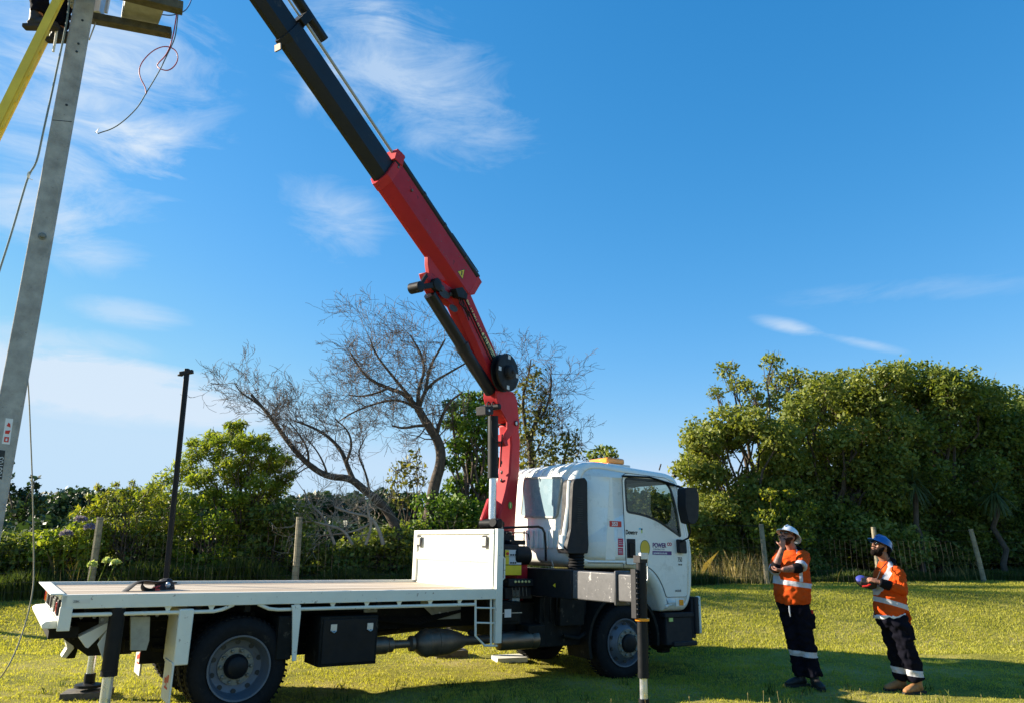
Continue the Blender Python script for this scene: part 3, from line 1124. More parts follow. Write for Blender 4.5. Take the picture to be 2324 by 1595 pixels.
# --- tool box, tanks, exhaust
b = MB()
b.box(.82, 1.50, -.75, -.30, .46, .98)
tb = b.build('tool_box', 'chassis', truck, bevel=.008)
b = MB()
b.box(.85, 1.47, -.762, -.75, .49, .95)
dr = b.build('box_door', 'black', tb, bevel=.004)
for x in (.93, 1.36):
    b = MB()
    b.box(x, x + .07, -.775, -.762, .83, .90)
    b.tube([(x + .01, -.785, .83), (x + .035, -.79, .815), (x + .06, -.785, .83)], .007, 6)
    b.build('latch', 'steel', dr)
b = MB()
b.lathe((1.52, -.50, .62), (1, 0, 0), [(0, .10), (.20, .10), (.22, .085), (.28, .085), (.30, .05), (.50, .045), (.52, .09), (.56, .09), (.58, .05), (.60, .10), (.68, .155), (.72, .16), (.73, .168), (.745, .168), (.75, .16),
                                 (.86, .16), (.865, .168), (.88, .168), (.885, .16), (1.02, .155), (1.2, .10), (1.28, .06), (1.62, .055)], 32)
b.build('exhaust', 'exhaust', truck)
b = MB()
b.tube([on_y(1065, 1432, -.5)[:1] + (-.5,) + on_y(1065, 1432, -.5)[1:], on_y(1090, 1455, -.5)[:1] + (-.5,) + on_y(1090, 1455, -.5)[1:], (3.05, -.5, .60), (3.3, -.45, .6)], .035, 10)
b.build('exhaust_pipe', 'chassis', truck)
b = MB()
xa, za = on_y(1137, 1451, -.6)
xb, zb = on_y(1224, 1449, -.6)
b.lathe((xa - .05, -.58, .60), (1, 0, 0), [(0, .06), (.02, .105), (.05, .115), (.48, .115), (.50, .108), (.53, .118), (.60, .118), (.615, .05)], 28)
b.build('air_tank', 'tank', truck)
b = MB()
b.box(3.16, 3.56, -.62, -.2, .80, 1.08)
b.box(3.19, 3.53, -.628, -.2, .83, 1.05)
bx = b.build('battery_box', 'chassis', truck, bevel=.01)
b = MB()
b.box(3.30, 3.40, -.634, -.622, .89, .99)
st_ = b.build('box_label', 'stickerwhite', bx)
b = MB()
b.box(3.17, 3.57, -.632, -.622, .938, .946)
b.build('strap', 'steel', bx)
b = MB()
b.prism([(2.30, 1.10), (2.98, 1.10), (2.98, .84), (2.62, .84)], Y_, -.06, -.05)
b.build('mounting_plate', 'panelgrey', truck, bevel=.003)
b = MB()
b.box(1.62, 1.80, -.03, -.01, .95, 1.04)
b.build('mounting_plate', 'panelgrey', truck, bevel=.003)
b = MB()
b.box(3.22, 3.32, -.5, -.4, 1.05, 1.22)
b.build('mounting_plate', 'panelgrey', truck, bevel=.003)
b = MB()
b.box(3.50, 3.62, -.5, -.4, .98, 1.22)
b.build('mounting_plate', 'panelgrey', truck, bevel=.003)
for q in ((2.50, 1.03), (2.62, 1.03), (2.75, 1.03), (2.66, .92), (2.78, .92), (2.90, 1.03), (2.90, .92), (1.67, 1.0), (1.75, 1.0)):
    bolt(q[0], -.062, q[1], .019)

# step
b = MB()
sx = lambda px, py: on_y(px, py, YN + .03)
p1, p2, p3, p4 = sx(1079, 1352), sx(1079, 1442), sx(1100, 1464), sx(1128, 1464)
b.tube([(p[0], YN + .03, p[1]) for p in (p1, p2, p3, p4)], .015, 8)
for yy in (1378, 1412):
    q0, q1 = sx(1080, yy), sx(1126, yy + 1)
    b.tube([(q0[0], YN + .03, q0[1]), (q1[0], YN + .03, q1[1])], .011, 8)
q0, q1 = sx(1114, 1352), sx(1114, 1464)
b.tube([(q0[0], YN + .03, q0[1]), (q1[0], YN + .03, q1[1])], .013, 8)
b.build('access_step', 'deckwhite', truck)

# --- headboard
ZH = 1.99
b = MB()
b.box(XH, XH + .045, YN + .06, YF, 1.20, ZH - .02)
b.box(XH - .03, XH + .06, YN + .06, YF + .01, ZH - .06, ZH)
b.box(XH - .03, XH + .045, YF - .10, YF + .01, 1.26, ZH - .06)
b.prism([(1.58, -.03), (1.66, -.03), (1.69, 0), (1.55, 0)], lambda a, c, h: (XH + c, h, a), YN + .12, YF - .12)
b.box(XH - .028, XH, YN + .06, YN + .16, 1.26, ZH - .06)
hb = b.build('headboard', 'deckwhite', truck, bevel=.006)
b = MB()
b.box(XH - .01, XH + .085, YN - .012, YN + .07, .60, ZH + .004)
b.build('corner_post', 'deckwhite', hb, bevel=.006)
for yy in (YN + .20, YF - .25):
    b = MB()
    b.box(XH - .04, XH - .03, yy, yy + .13, 1.75, 1.91)
    fr = b.build('lamp_recess', 'plastic', hb, bevel=.012)
    b = MB()
    b.box(XH - .048, XH - .039, yy + .022, yy + .108, 1.775, 1.885)
    b.build('lens', 'clearlens', fr, bevel=.01)
b = MB()
P_ = [(XH + .08, YN + .03, 1.66), (XH + .13, YN + .03, 1.62), (XH + .13, YN + .03, 1.38), (XH + .08, YN + .03, 1.34)]
b.tube(P_, .012, 8)
b.build('grab_handle', 'deckwhite', hb)

# --- crane control stand between headboard and cab
b = MB()
YC = -.50
b.box(3.17, 3.60, YC, YC + .25, 1.42, 1.80)
cs = b.build('control_box', 'plastic', truck, bevel=.01)


def cpan(px0, py0, px1, py1, mt, dy=.004, name='control_panel', par=None, bev=.006):
    x0_, z0_ = on_y(px0, py1, YC)
    x1_, z1_ = on_y(px1, py0, YC)
    bb = MB()
    bb.box(x0_, x1_, YC - dy, YC - dy + .004, min(z0_, z1_), max(z0_, z1_))
    return bb.build(name, mt, par or cs, bevel=bev * .3)


for (y0, y1) in ((1247, 1262), (1263, 1280)):
    p_ = cpan(1146, y0, 1183, y1, 'sticker')
    cpan(1146, y0, 1155, y1, 'yellow', .006, 'stripe', p_)
    for k in range(3):
        x, z = on_y(1159 + k * 5, y1 - 4, YC)
        bb = MB()
        bb.lathe((x, YC - .008, z), (0, -1, 0), [(0, .013), (.006, .011)], 12)
        bb.build('knob', 'ink', p_)
    if y0 == 1247:
        x, z = on_y(1151, 1255, YC)
        bb = MB()
        bb.lathe((x, YC - .008, z), (0, -1, 0), [(0, .02), (.012, .018)], 14)
        bb.build('stop_button', 'stickerred', p_)
cpan(1144, 1282, 1183, 1304, 'yellow', name='warning_plate')
b = MB()
x0_, z0_ = on_y(1150, 1330, YC)
x1_, z1_ = on_y(1212, 1312, YC)
b.box(x0_, x1_, YC - .05, YC + .15, z0_, z1_)
b.box(x0_ - .02, x1_ - .02, YC, YC + .2, z0_ - .16, z0_ - .01)
vb = b.build('valve_block', 'plastic', truck, bevel=.01)
for k in range(5):
    x = x0_ + .10 + k * .055
    b = MB()
    b.lathe((x, YC - .05, z1_ - .035), (0, -1, 0), [(0, .016), (.012, .016), (.016, .01)], 10)
    b.build('cap', 'gold', vb)
    b = MB()
    b.tube([(x - .02, YC - .01, z0_), (x - .02, YC - .03, z0_ - .12)], .006, 6)
    b.build('lever', 'exhaust', vb)
b = MB()
b.lathe((3.80, -.42, 1.66), (-1, 0, 0), [(0, .10), (.02, .125), (.24, .125), (.26, .10)], 24)
b.box(3.30, 3.66, -.30, .2, 1.80, 1.93)
b.box(3.50, 3.74, -.45, -.1, 1.80, 1.86)
b.build('oil_tank', 'black', truck, bevel=.01)
b = MB()
def OY(px, py, y): 
    q = on_y(px, py, y)
    return (q[0], y, q[1])
b.tube([OY(1140, 1197, -.3), OY(1160, 1196, -.3), OY(1195, 1195, -.3), OY(1222, 1194, -.3), OY(1231, 1198, -.3), OY(1236, 1208, -.3), OY(1238, 1235, -.3), OY(1239, 1272, -.3)], .017, 10)
b.tube([OY(1150, 1208, -.2), OY(1192, 1208, -.2), OY(1199, 1212, -.2), OY(1201, 1224, -.2)], .009, 8)
b.build('guard_pipe', 'black', truck)
b = MB()
for (px, py, sz) in ((1262, 1252, .05), (1270, 1243, .045), (1255, 1262, .04), (1278, 1256, .04), (1266, 1268, .05)):
    q = OY(px, py, -.15)
    b.ell(q, (sz, sz * .8, sz * .8), 8, 6)
b.tube([OY(1256, 1285, -.2), OY(1252, 1272, -.2), OY(1260, 1258, -.2), OY(1270, 1275, -.2)], .014, 8)
b.build('fitting', 'steel', truck)
# red crane base
b = MB()
b.box(3.62, 3.80, -.42, 1.4, 1.14, 1.52)
b.box(3.56, 3.98, -.10, .95, 1.05, 1.62)
b.prism([(3.60, 1.50), (3.80, 1.52), (3.80, 1.62), (3.66, 1.58)], Y_, -.42, -.34)
b.build('crane_base', 'red', truck, bevel=.012)
b = MB()
b.lathe((3.8, .38, 1.55), (0, 0, 1), [(0, .30), (.12, .30), (.13, .24), (.42, .22), (.44, .20)], 32)
b.build('slew_ring', 'black', truck)

# ------------------------------------------------------------------ cab
prof = [(4.36, 1.56), (4.62, 1.50), (5.45, 1.50), (5.66, 1.45), (5.83, 1.31), (5.95, 1.12), (6.03, 0.89), (6.50, 0.89), (6.60, 1.00), (6.665, 1.20), (6.70, 1.70),
        (6.66, 2.0), (6.44, 2.80), (6.36, 2.885), (6.2, 2.925), (5.3, 2.97), (4.85, 3.0), (4.62, 2.985), (4.46, 2.90), (4.36, 2.72), (4.33, 2.45), (4.32, 1.75)]
prof = rpoly(prof, [.08, .05, .08, .08, .08, .08, .03, .08, .08, .1, .1, .1, .12, .1, .1, .2, .15, .15, .15, .15, .1, .1], 3)
WIN = [(5.305, 2.785), (6.10, 2.785), (6.22, 2.70), (6.33, 2.40), (6.405, 1.975), (5.93, 2.205), (5.62, 2.275), (5.335, 2.30)]
WIN = rpoly(WIN[::-1], [.05, .2, .2, .03, .25, .1, .06, .07], 4)
RB = .11


def shell():
    bb = MB()
    K = 6
    rings = []
    for side, ys_ in ((-1, YS), (1, 1.56)):
        for k in (range(K, -1, -1) if side < 0 else range(0, K + 1)):
            th = math.pi / 2 * k / K
            d = RB * (1 - math.cos(th))
            y = ys_ - side * (RB - RB * math.sin(th))
            rings.append([(p[0], y, p[1]) for p in offset_poly(prof, d)])
    n = len(prof)
    vs = [p for r in rings for p in r]
    fs = []
    for i in range(len(rings) - 1):
        for k in range(n):
            k2 = (k + 1) % n
            if i == K and prof[k][0] > 6.3 and 2.0 < prof[k][1] < 2.81 and 2.0 < prof[k2][1] < 2.81:
                continue          # the windscreen opening
            fs.append((i * n + k, (i + 1) * n + k, (i + 1) * n + k2, i * n + k2))
    bb.add(vs, fs)
    inner = offset_poly(prof, RB)
    for ys_ in (YS, 1.56):
        loops = [inner, WIN]
        flat = [p for l in loops for p in l]
        tri = tessellate_polygon([[Vector((p[0], p[1], 0)) for p in l] for l in loops])
        bb.add([(p[0], ys_, p[1]) for p in flat], [tuple(t) for t in tri])
    return bb


cab = shell().build('cab', 'white', truck, smooth=.7)
md = cab.modifiers.new('thick', 'SOLIDIFY')
md.thickness = .02
md.offset = -1
DOOR = [(5.255, 2.86), (6.16, 2.835), (6.30, 2.73), (6.42, 2.35), (6.50, 1.95), (6.53, 1.70), (6.50, 1.10), (6.08, 1.10), (6.02, 1.25), (5.90, 1.42), (5.74, 1.53), (5.55, 1.56),
        (5.31, 1.56)]
DOOR = rpoly(DOOR[::-1], [.02, .05, .08, .08, .08, .03, .05, .1, .1, .1, .06, .15, .12], 4)
DOOR = [(a, b_) for a, b_ in DOOR]
for ys_, s_ in ((YS, -1), (1.56, 1)):
    b = MB()
    b.prism(offset_poly(DOOR, -.009 if area2(DOOR) > 0 else .009), Y_, ys_ + s_ * .0005, ys_ + s_ * .0025, [WIN])
    seal = b.build('door_seal', 'ink', cab, smooth=0)
    b = MB()
    b.prism(DOOR, Y_, ys_ + s_ * .0025, ys_ + s_ * .010, [offset_poly(WIN, -.012)])
    door = b.build('door', 'white', cab, smooth=0)
    b = MB()
    b.add(*ring(WIN, .018, .014, Y_, ys_ + s_ * .006, ys_ + s_ * .014))
    b.build('window_frame', 'ink', cab, smooth=0)
    b = MB()
    b.prism(WIN, Y_, ys_ - s_ * .006, ys_ - s_ * .002)
    b.build('side_window', 'glass', cab, smooth=0)
YD = YS - .0105
b = MB()
x0, z0 = on_y(1423, 1265, YD)
x1, z1 = on_y(1441, 1222, YD)
b.box(x0, x1, YD - .012, YD, z0, z1)
hd = b.build('door_handle', 'plastic', cab, bevel=.02)
b = MB()
b.box(x0 + .03, x1 - .03, YD - .03, YD - .018, z0 + .02, z1 - .05)
b.build('grip', 'black', hd, bevel=.006)
# sleeper panel creases and lower sill line
b = MB()
b.prism([(4.92, 1.62), (5.02, 2.78), (5.06, 2.78), (5.10, 1.62)], Y_, YS - .003, YS + .001)
b.build('side_pressing', 'white', cab, bevel=.002)
b = MB()
b.box(4.60, 5.25, YS - .003, YS + .001, 1.572, 1.582)
b.box(5.255, 5.262, YS - .003, YS + .001, 1.50, 1.57)
b.build('body_seam', 'ink', cab)
# roof edge strip, grab rail, visor
b = MB()
q0, q1, q2 = OY(1412, 1079, YS - .03), OY(1475, 1082, YS - .03), OY(1528, 1098, YS - .03)
b.tube([q0, q1, q2, OY(1545, 1107, YS - .03)], .014, 8)
b.build('gutter_rail', 'black', cab)
b = MB()
b.prism([(4.8, 2.93), (6.1, 2.87), (6.3, 2.82), (6.3, 2.80), (4.8, 2.90)], Y_, YS + .02, YS + .05)
b.build('roof_gutter', 'white', cab, bevel=.004)
# mirror
b = MB()
A0, A1, A2 = OY(1540, 1102, -.80), OY(1553, 1108, -.98), OY(1560, 1120, -1.0)
b.tube([OY(1515, 1098, -.74), A0, A1, A2], .014, 8)
b.tube([OY(1562, 1185, -1.0), OY(1567, 1205, -1.0), OY(1562, 1220, -.95), OY(1545, 1228, -.80), OY(1540, 1236, -.74)], .014, 8)
ma = b.build('mirror_arm', 'black', cab)
b = MB()
pm_ = rpoly([OY(1546, 1106, -1.0)[::2], OY(1571, 1106, -1.0)[::2], OY(1577, 1128, -1.0)[::2], OY(1575, 1176, -1.0)[::2], OY(1567, 1189, -1.0)[::2], OY(1554, 1186, -1.0)[::2], OY(1546, 1150, -1.0)[::2]], .04, 3)
b.prism(pm_, Y_, -1.09, -.92)
b.build('mirror', 'plastic', cab, bevel=.025)
b = MB()
pm_ = rpoly([OY(1535, 1222, -.74)[::2], OY(1551, 1226, -.74)[::2], OY(1553, 1255, -.74)[::2], OY(1537, 1254, -.74)[::2]], .03, 3)
b.prism(pm_, Y_, -.80, YD)
b.build('mirror_mount', 'plastic', cab, bevel=.01)
# windscreen and plain grille at the front
b = MB()
b.add([(6.670, -.61, 2.0), (6.670, 1.45, 2.0), (6.445, 1.45, 2.80), (6.445, -.61, 2.80)], [(0, 1, 2, 3)])
b.build('windscreen', 'glass', cab, smooth=0)
b = MB()
b.box(6.69, 6.73, -.5, 1.34, 1.15, 1.55)
b.build('grille', 'plastic', cab, bevel=.01)
# bumper block, step and bull bar
b = MB()
b.box(6.08, 6.62, -.70, 1.54, .42, .86)
b.box(6.05, 6.66, -.715, -.6, .80, .875)
b.box(6.20, 6.68, -.735, -.55, .40, .47)
b.build('front_bumper', 'plastic', cab, bevel=.015)
b = MB()
b.box(6.66, 6.74, -.735, 1.57, .56, 1.09)
b.box(6.62, 6.70, -.70, 1.54, .50, 1.06)
b.build('bumper_face', 'plastic', cab, bevel=.015)
b = MB()
b.box(6.735, 6.79, -.735, -.66, .56, 1.10)
b.build('bumper_corner', 'deckwhite', cab, bevel=.02)
b = MB()
x0, z0 = on_y(1519, 1408, -.72)
b.box(x0, x0 + .075, -.722, -.71, z0 - .01, z0 + .04)
b.build('reflector', 'limeink', cab)
b = MB()
q = OY(1543, 1365, YS)
b.box(q[0] - .09, q[0] + .08, YS - .012, YS, q[2] - .065, q[2] + .045)
rc = b.build('indicator', 'white', cab, bevel=.012)
b = MB()
b.box(q[0] - .03, q[0] + .06, YS - .02, YS - .011, q[2] - .05, q[2] + .035)
b.build('lens', 'amber', rc, bevel=.01)
b = MB()
b.ell((6.30, -.35, .42), (.2, .18, .12))
b.box(6.25, 6.42, -.42, -.3, .28, .42)
b.build('tow_eye', 'chassis', cab, bevel=.01)
# rear window, ribs, roof ribs
RWX = 4.318
yz = [on_x(*p, 4.31) for p in ((1191, 1085), (1275, 1083), (1263, 1172), (1183, 1170))]
rw = rpoly(yz, .06, 4)
b = MB()
b.add(*ring(rw, .018, .010, X_, RWX - .020, RWX + .012))
b.build('rear_window_frame', 'panelgrey', cab, smooth=0)
b = MB()
b.prism(rw, X_, RWX - .014, RWX - .008)
b.build('rear_window', 'rearglass', cab, smooth=0)
b = MB()
for k in range(9):
    y = -.56 + k * .125
    b.prism([(1.80, 0), (1.82, -.016), (2.00, -.022), (2.02, 0)], lambda a, c, h: (4.322 + c, h, a), y, y + .055)
    b.box(4.30, 4.322, y, y + .08, 1.76, 2.02)
b.build('rear_ribs', 'white', cab, bevel=.006)
b = MB()
for k in range(8):
    y = -.50 + k * .21
    pts = [(p[0], y, p[1] + .004) for p in ((4.375, 2.80), (4.44, 2.895), (4.56, 2.965), (4.75, 2.996), (5.05, 2.982))]
    b.tube([(p[0], p[1], p[2] - .006) for p in pts], .012, 8)
b.build('roof_ribs', 'white', cab)
# snorkel intake
b = MB()
SY = -.80
sn = [OY(*p, SY)[::2] for p in ((1305, 1086), (1327, 1083), (1333, 1092), (1334, 1180), (1336, 1235), (1334, 1255), (1290, 1255), (1287, 1240), (1296, 1200), (1299, 1130), (1301, 1095))]
b.prism(rpoly(sn, .02, 2), Y_, SY, SY + .24)
snk = b.build('air_intake', 'plastic', cab, bevel=.02)
b = MB()
for k in range(12):
    q = OY(1311, 1128 + k * 5, SY - .003)
    b.box(q[0] - .01, q[0] + .09, SY - .006, SY + .002, q[2] - .006, q[2] + .003)
b.build('louvres', 'ink', snk)
b = MB()
q = OY(1310, 1262, SY + .1)
b.lathe((q[0], SY + .12, q[2] + .06), (0, 0, -1), [(v * .02, .115 if v % 2 else .10) for v in range(14)], 20)
b.tube([(q[0], SY + .12, q[2] - .2), (q[0] + .1, SY + .2, q[2] - .4), (q[0] + .2, SY + .3, q[2] - .5)], .10, 14)
b.build('intake_hose', 'rubber', cab)
b = MB()
q = OY(1292, 1240, -.6)
b.tube([OY(1292, 1090, -.70), OY(1290, 1150, -.70), OY(1281, 1215, -.68)], [.03, .035, .04], 10)
b.tube([OY(1280, 1215, -.66), OY(1278, 1245, -.66)], [.07, .065], 14)
b.build('corner_pipe', 'white', cab)
# interior
b = MB()
b.box(5.0, 5.5, -.50, .10, 1.7, 2.0)
b.box(4.95, 5.12, -.50, .10, 1.95, 2.58)
b.box(5.0, 5.5, .7, 1.35, 1.7, 2.0)
b.box(4.95, 5.12, .7, 1.35, 1.95, 2.58)
b.build('seats', 'seat', cab, bevel=.05)
b = MB()
b.box(6.05, 6.55, -.6, 1.44, 1.65, 2.10)
b.box(4.45, 6.45, -.62, 1.46, 1.55, 1.60)
b.box(4.5, 6.35, -.60, 1.44, 2.83, 2.86)
b.tube([(5.90 + .05 * math.cos(a), -.18 + .21 * math.sin(a), 2.12 + .2 * math.cos(a)) for a in np.linspace(0, 2 * math.pi, 24)], .014, 6)
b.box(6.3, 6.4, 1.2, 1.44, 2.2, 2.5)
b.box(5.34, 5.5, -.55, -.35, 2.66, 2.76)
b.build('dashboard', 'plastic', cab, bevel=.02)
# amber light bar
b = MB()
lb = [4.98, 0.05]
q = w2t(at(1376, 1043, t2w((5.1, .1, 3))[1]))
b.box(5.40, 5.86, -.24, .30, 2.92, 3.05)
lbr = b.build('light_bar', 'cream', cab, bevel=.01)
b = MB()
b.box(5.42, 5.78, -.20, .26, 3.05, 3.15)
b.build('lens', 'amber', lbr, bevel=.03)
b = MB()
b.tube([OY(1496, 1066, .2), OY(1500, 1052, .2)], .012, 6)
b.tube([OY(1527, 1077, -.5), OY(1534, 1080, -.5)], .02, 8)
b.tube([OY(1566, 1085, .3), OY(1558, 995, .3)], .0035, 5)
b.build('aerial', 'black', cab)

# lettering and stickers on the cab side
def YT(px, py):
    q_ = on_y(px, py, YD)
    return (q_[0], YD - .0012, q_[1])


RX, UZ = (1, 0, 0), (0, 0, 1)


def stick(px0, py0, px1, py1, mt, name, yy=None, par=None):
    a = on_y(px0, py1, YD)
    c = on_y(px1, py0, YD)
    bb = MB()
    yy = YD if yy is None else yy
    bb.box(a[0], c[0], yy - .0012, yy, a[1], c[1])
    return bb.build(name, mt, par or cab, smooth=0)


s_ = stick(1384, 1182, 1411, 1194, 'stickerred', 'number_sticker', YS - .003)
o_ = on_y(1388, 1193, YS)
text('353', .076, (o_[0], YS - .0045, o_[1] + .008), RX, UZ, 'stickerwhite', s_, bold=.0025)
s_ = stick(1402, 1199, 1413, 1219, 'stickerwhite', 'white_sticker', YS - .003)
for (y0, y1) in ((1221, 1240), (1242, 1258)):
    a = on_y(1402, y1, YS)
    c = on_y(1414, y0, YS)
    bb = MB()
    zig = []
    n = 8
    for k in range(n):
        zig += [(a[0] + (.006 if k % 2 else 0), a[1] + (c[1] - a[1]) * k / (n - 1))]
    zig2 = [(c[0] - (.006 if k % 2 else 0), a[1] + (c[1] - a[1]) * (1 - k / (n - 1))) for k in range(n)]
    bb.prism(zig + zig2, Y_, YS - .0045, YS - .0032)
    sk = bb.build('warning_sticker', 'crimson', cab, smooth=0)
    bb = MB()
    for k in range(3):
        z = a[1] + (c[1] - a[1]) * (.25 + k * .22)
        bb.box(a[0] + .012, c[0] - .014 - .008 * k, YS - .0055, YS - .0045, z, z + .008)
    bb.build('print_lines', 'sticker', sk, smooth=0)
o_ = YT(1420, 1211)
text('Downer', .086, o_, RX, UZ, 'ink', cab, bold=.0035, sx=.78)
stick(1450, 1197, 1455, 1201, 'tealink', 'logo_square')
stick(1455, 1198, 1458, 1202, 'ink', 'logo_square')
stick(1455, 1202, 1458, 1209, 'limeink', 'logo_square')
q = YT(1464, 1243)
b = MB()
b.prism([(q[0] + .098 * math.cos(a), q[2] + .118 * math.sin(a)) for a in np.linspace(0, 2 * math.pi, 40)[:-1]], Y_, YD - .001, YD)
b.build('disc_rim', 'discrim', cab, smooth=0)
b = MB()
b.prism([(q[0] + .088 * math.cos(a), q[2] + .107 * math.sin(a)) for a in np.linspace(0, 2 * math.pi, 40)[:-1]], Y_, YD - .002, YD - .001)
b.build('yellow_disc', 'discyellow', cab, smooth=0)
q = YT(1481, 1241)
text('POWER', .092, q, RX, UZ, 'purple', cab, bold=.003, sx=.86)
q = YT(1514, 1237)
text('CO', .062, (q[0], q[1], q[2]), RX, UZ, 'crimson', cab, bold=.003)
q = YT(1482, 1247)
text('CONTRACTOR', .034, q, RX, UZ, 'greydot', cab)
s_ = stick(1481, 1250, 1524, 1258, 'purple', 'web_address_strip')
q = YT(1483, 1256)
text('powerco.co.nz', .046, (q[0], YD - .0026, q[2]), RX, UZ, 'stickerwhite', s_, bold=.001)
q = YT(1538, 1274)
text('750', .10, (q[0], YD - .0015, q[2]), RX, UZ, 'ink', cab, sx=.62)
q = YT(1539, 1282)
text('240-300', .035, (q[0], YD - .0015, q[2]), RX, UZ, 'ink', cab, sx=.7)
q = YT(1532, 1342)
text('141215', .042, (q[0], YD - .0015, q[2]), RX, UZ, 'ink', cab, bold=.001)

# ------------------------------------------------------------------ crane: column, boom, jib
CB = t2w((3.80, .38, 0.0))
TH = D2R(57)
cd = vec(-math.cos(TH), -math.sin(TH), 0)
cn = vec(math.sin(TH), -math.cos(TH), 0)


def c2w(s, n, z):
    return vec(CB[0], CB[1], 0) + cd * s + cn * n + vec(0, 0, z)


def c2t(p):
    return w2t(c2w(*p))


def cp(px, py, n):
    """photo point -> (s, z) on the crane's vertical plane at offset n"""
    r = pix_ray(px, py)
    o = CAMP - vec(CB[0], CB[1], 0) - cn * n
    t = -(cn @ o) / (cn @ r)
    q = o + r * t
    return (q @ cd, q[2])


def CF(n):
    return lambda a, c, h: (a, h, c)


def cprism(pxs, n0, n1, name, mt, bevel=.01, par=None, holes=()):
    bb = MB()
    bb.prism([cp(*p, n1) for p in pxs], lambda a, c, h: (a, h, c), n0, n1, [[cp(*p, n1) for p in h] for h in holes])
    return bb.build(name, mt, par or truck, xf=c2t, bevel=bevel)


def beam(p0, p1, sec, name, mt, bevel=.008, par=None, t0=(0, 0), t1=(0, 0)):
    """p0,p1 in (s,z); section points (n, t) with t normal to the beam in its plane"""
    p0 = vec(*p0)
    p1 = vec(*p1)
    d = (p1 - p0) / np.linalg.norm(p1 - p0)
    t = vec(-d[1], d[0])
    if t[1] < 0:
        t = -t
    vs = []
    for p in (p0, p1):
        for (n, tt) in sec:
            q = p + t * tt
            vs.append((q[0], n, q[1]))
    k = len(sec)
    fs = [tuple(range(k)), tuple(reversed(range(k, 2 * k)))] + [(i, (i + 1) % k, k + (i + 1) % k, k + i) for i in range(k)]
    bb = MB()
    bb.add(vs, fs)
    return bb.build(name, mt, par or truck, xf=c2t, bevel=bevel, smooth=0)


def edge_t(p0, p1, q):
    p0, p1, q = vec(*p0), vec(*p1), vec(*q)
    d = (p1 - p0) / np.linalg.norm(p1 - p0)
    t = vec(-d[1], d[0])
    if t[1] < 0:
        t = -t
    return (q - p0) @ t, (q - p0) @ d


# column
cprism([(1158, 962), (1178, 966), (1181, 1000), (1180, 1060), (1174, 1130), (1169, 1216), (1131, 1216), (1134, 1170), (1149, 1115), (1157, 1075), (1161, 1010)], -.10, .12,
       'crane_column', 'redbright', .025)
cprism([(1112, 1130), (1124, 1130), (1134, 1200), (1098, 1200), (1096, 1176)], -.12, -.06, 'column_foot', 'red', .015)
q = cp(1158, 1146, .131)
b = MB()
b.prism([(q[0] + .05 * math.cos(a), q[1] + .055 * math.sin(a)) for a in np.linspace(0, 2 * math.pi, 20)[:-1]], lambda a, c, h: (a, h, c), .131, .134)
gs = b.build('green_sticker', 'green', truck, xf=c2t, smooth=0)
b = MB()
b.box(q[0] - .012, q[0] + .012, .134, .136, q[1] - .03, q[1] + .035)
b.build('symbol', 'gold', gs, xf=c2t, smooth=0)
# elbow plates
cprism([(1127, 886), (1165, 889), (1174, 907), (1176, 930), (1179, 962), (1178, 972), (1163, 985), (1151, 1000), (1143, 996), (1144, 985), (1152, 972), (1152, 956), (1135, 925), (1128, 905)], .13, .16,
       'elbow_plate', 'redbright', .006)
cprism([(1128, 880), (1165, 889), (1174, 907), (1176, 930), (1179, 962), (1154, 956), (1134, 925), (1127, 900)], -.12, .125, 'elbow_link', 'red', .012)
b = MB()
for (px, py, r_) in ((1171, 960, .042), (1132, 922, .045)):
    s_, z_ = cp(px, py, .16)
    b.lathe((s_, -.17, z_), (0, 1, 0), [(0, r_), (.345, r_), (.35, r_ * .7), (.352, r_ * .3)], 20)
b.build('elbow_pin', 'black', truck, xf=c2t)
b = MB()
for (px, py, r_) in ((1171, 960, .028),):
    s_, z_ = cp(px, py, .18)
    b.lathe((s_, .181, z_), (0, 1, 0), [(0, r_), (.012, r_), (.014, r_ * .6)], 16)
b.build('pin_cap', 'steel', truck, xf=c2t)
cprism([(1147, 984), (1152, 1000), (1154, 1010), (1148, 1012), (1142, 1000)], .0, .16, 'elbow_stop', 'red', .006)
# lift cylinder
n_ = .0
A_ = cp(1119, 944, .05)
B_ = cp(1119, 1083, .05)
C_ = cp(1117, 1180, .05)
b = MB()
b.tube([(A_[0], .05, A_[1]), (B_[0], .05, B_[1])], .078, 24)
b.tube([(B_[0], .05, B_[1] - .005), (B_[0], .05, B_[1] + .05)], .082, 24)
lc = b.build('lift_cylinder', 'black', truck, xf=c2t)
b = MB()
b.tube([(B_[0], .05, B_[1]), (C_[0], .05, C_[1])], .055, 24)
b.build('piston_rod', 'chrome', lc, xf=c2t)
b = MB()
b.lathe((C_[0] + .02, -.12, C_[1] - .05), (0, 1, 0), [(0, .075), (.32, .075), (.33, .05)], 20)
b.tube([(C_[0] - .10, .14, C_[1] - .06), (C_[0] + .12, .14, C_[1] - .03)], .06, 12)
b.build('foot_pin', 'black', lc, xf=c2t)
cprism([(1102, 921), (1120, 921), (1120, 940), (1102, 940)], -.02, .15, 'valve_block', 'plastic', .006)
b = MB()
s_, z_ = cp(1109, 931, .15)
b.lathe((s_, .15, z_), (0, 1, 0), [(0, .02), (.015, .018)], 12)
b.build('bolt', 'steel', truck, xf=c2t)
b = MB()
for (x0_, x1_) in ((1105, 1109), (1116, 1120)):
    P_ = [cp(x0_, 922, .1), cp(x0_ + 1, 914, .1), cp(x1_, 911, .1), cp(x1_ + 5, 917, .1), cp(x1_ + 6, 930, .1)]
    b.tube([(p[0], .1, p[1]) for p in P_], .010, 6)
P_ = [cp(1117, 940, .16), cp(1117, 975, .16), cp(1119, 990, .16), cp(1126, 1000, .16), cp(1138, 1003, .16)]
b.tube([(p[0], .15, p[1]) for p in P_], .008, 6)
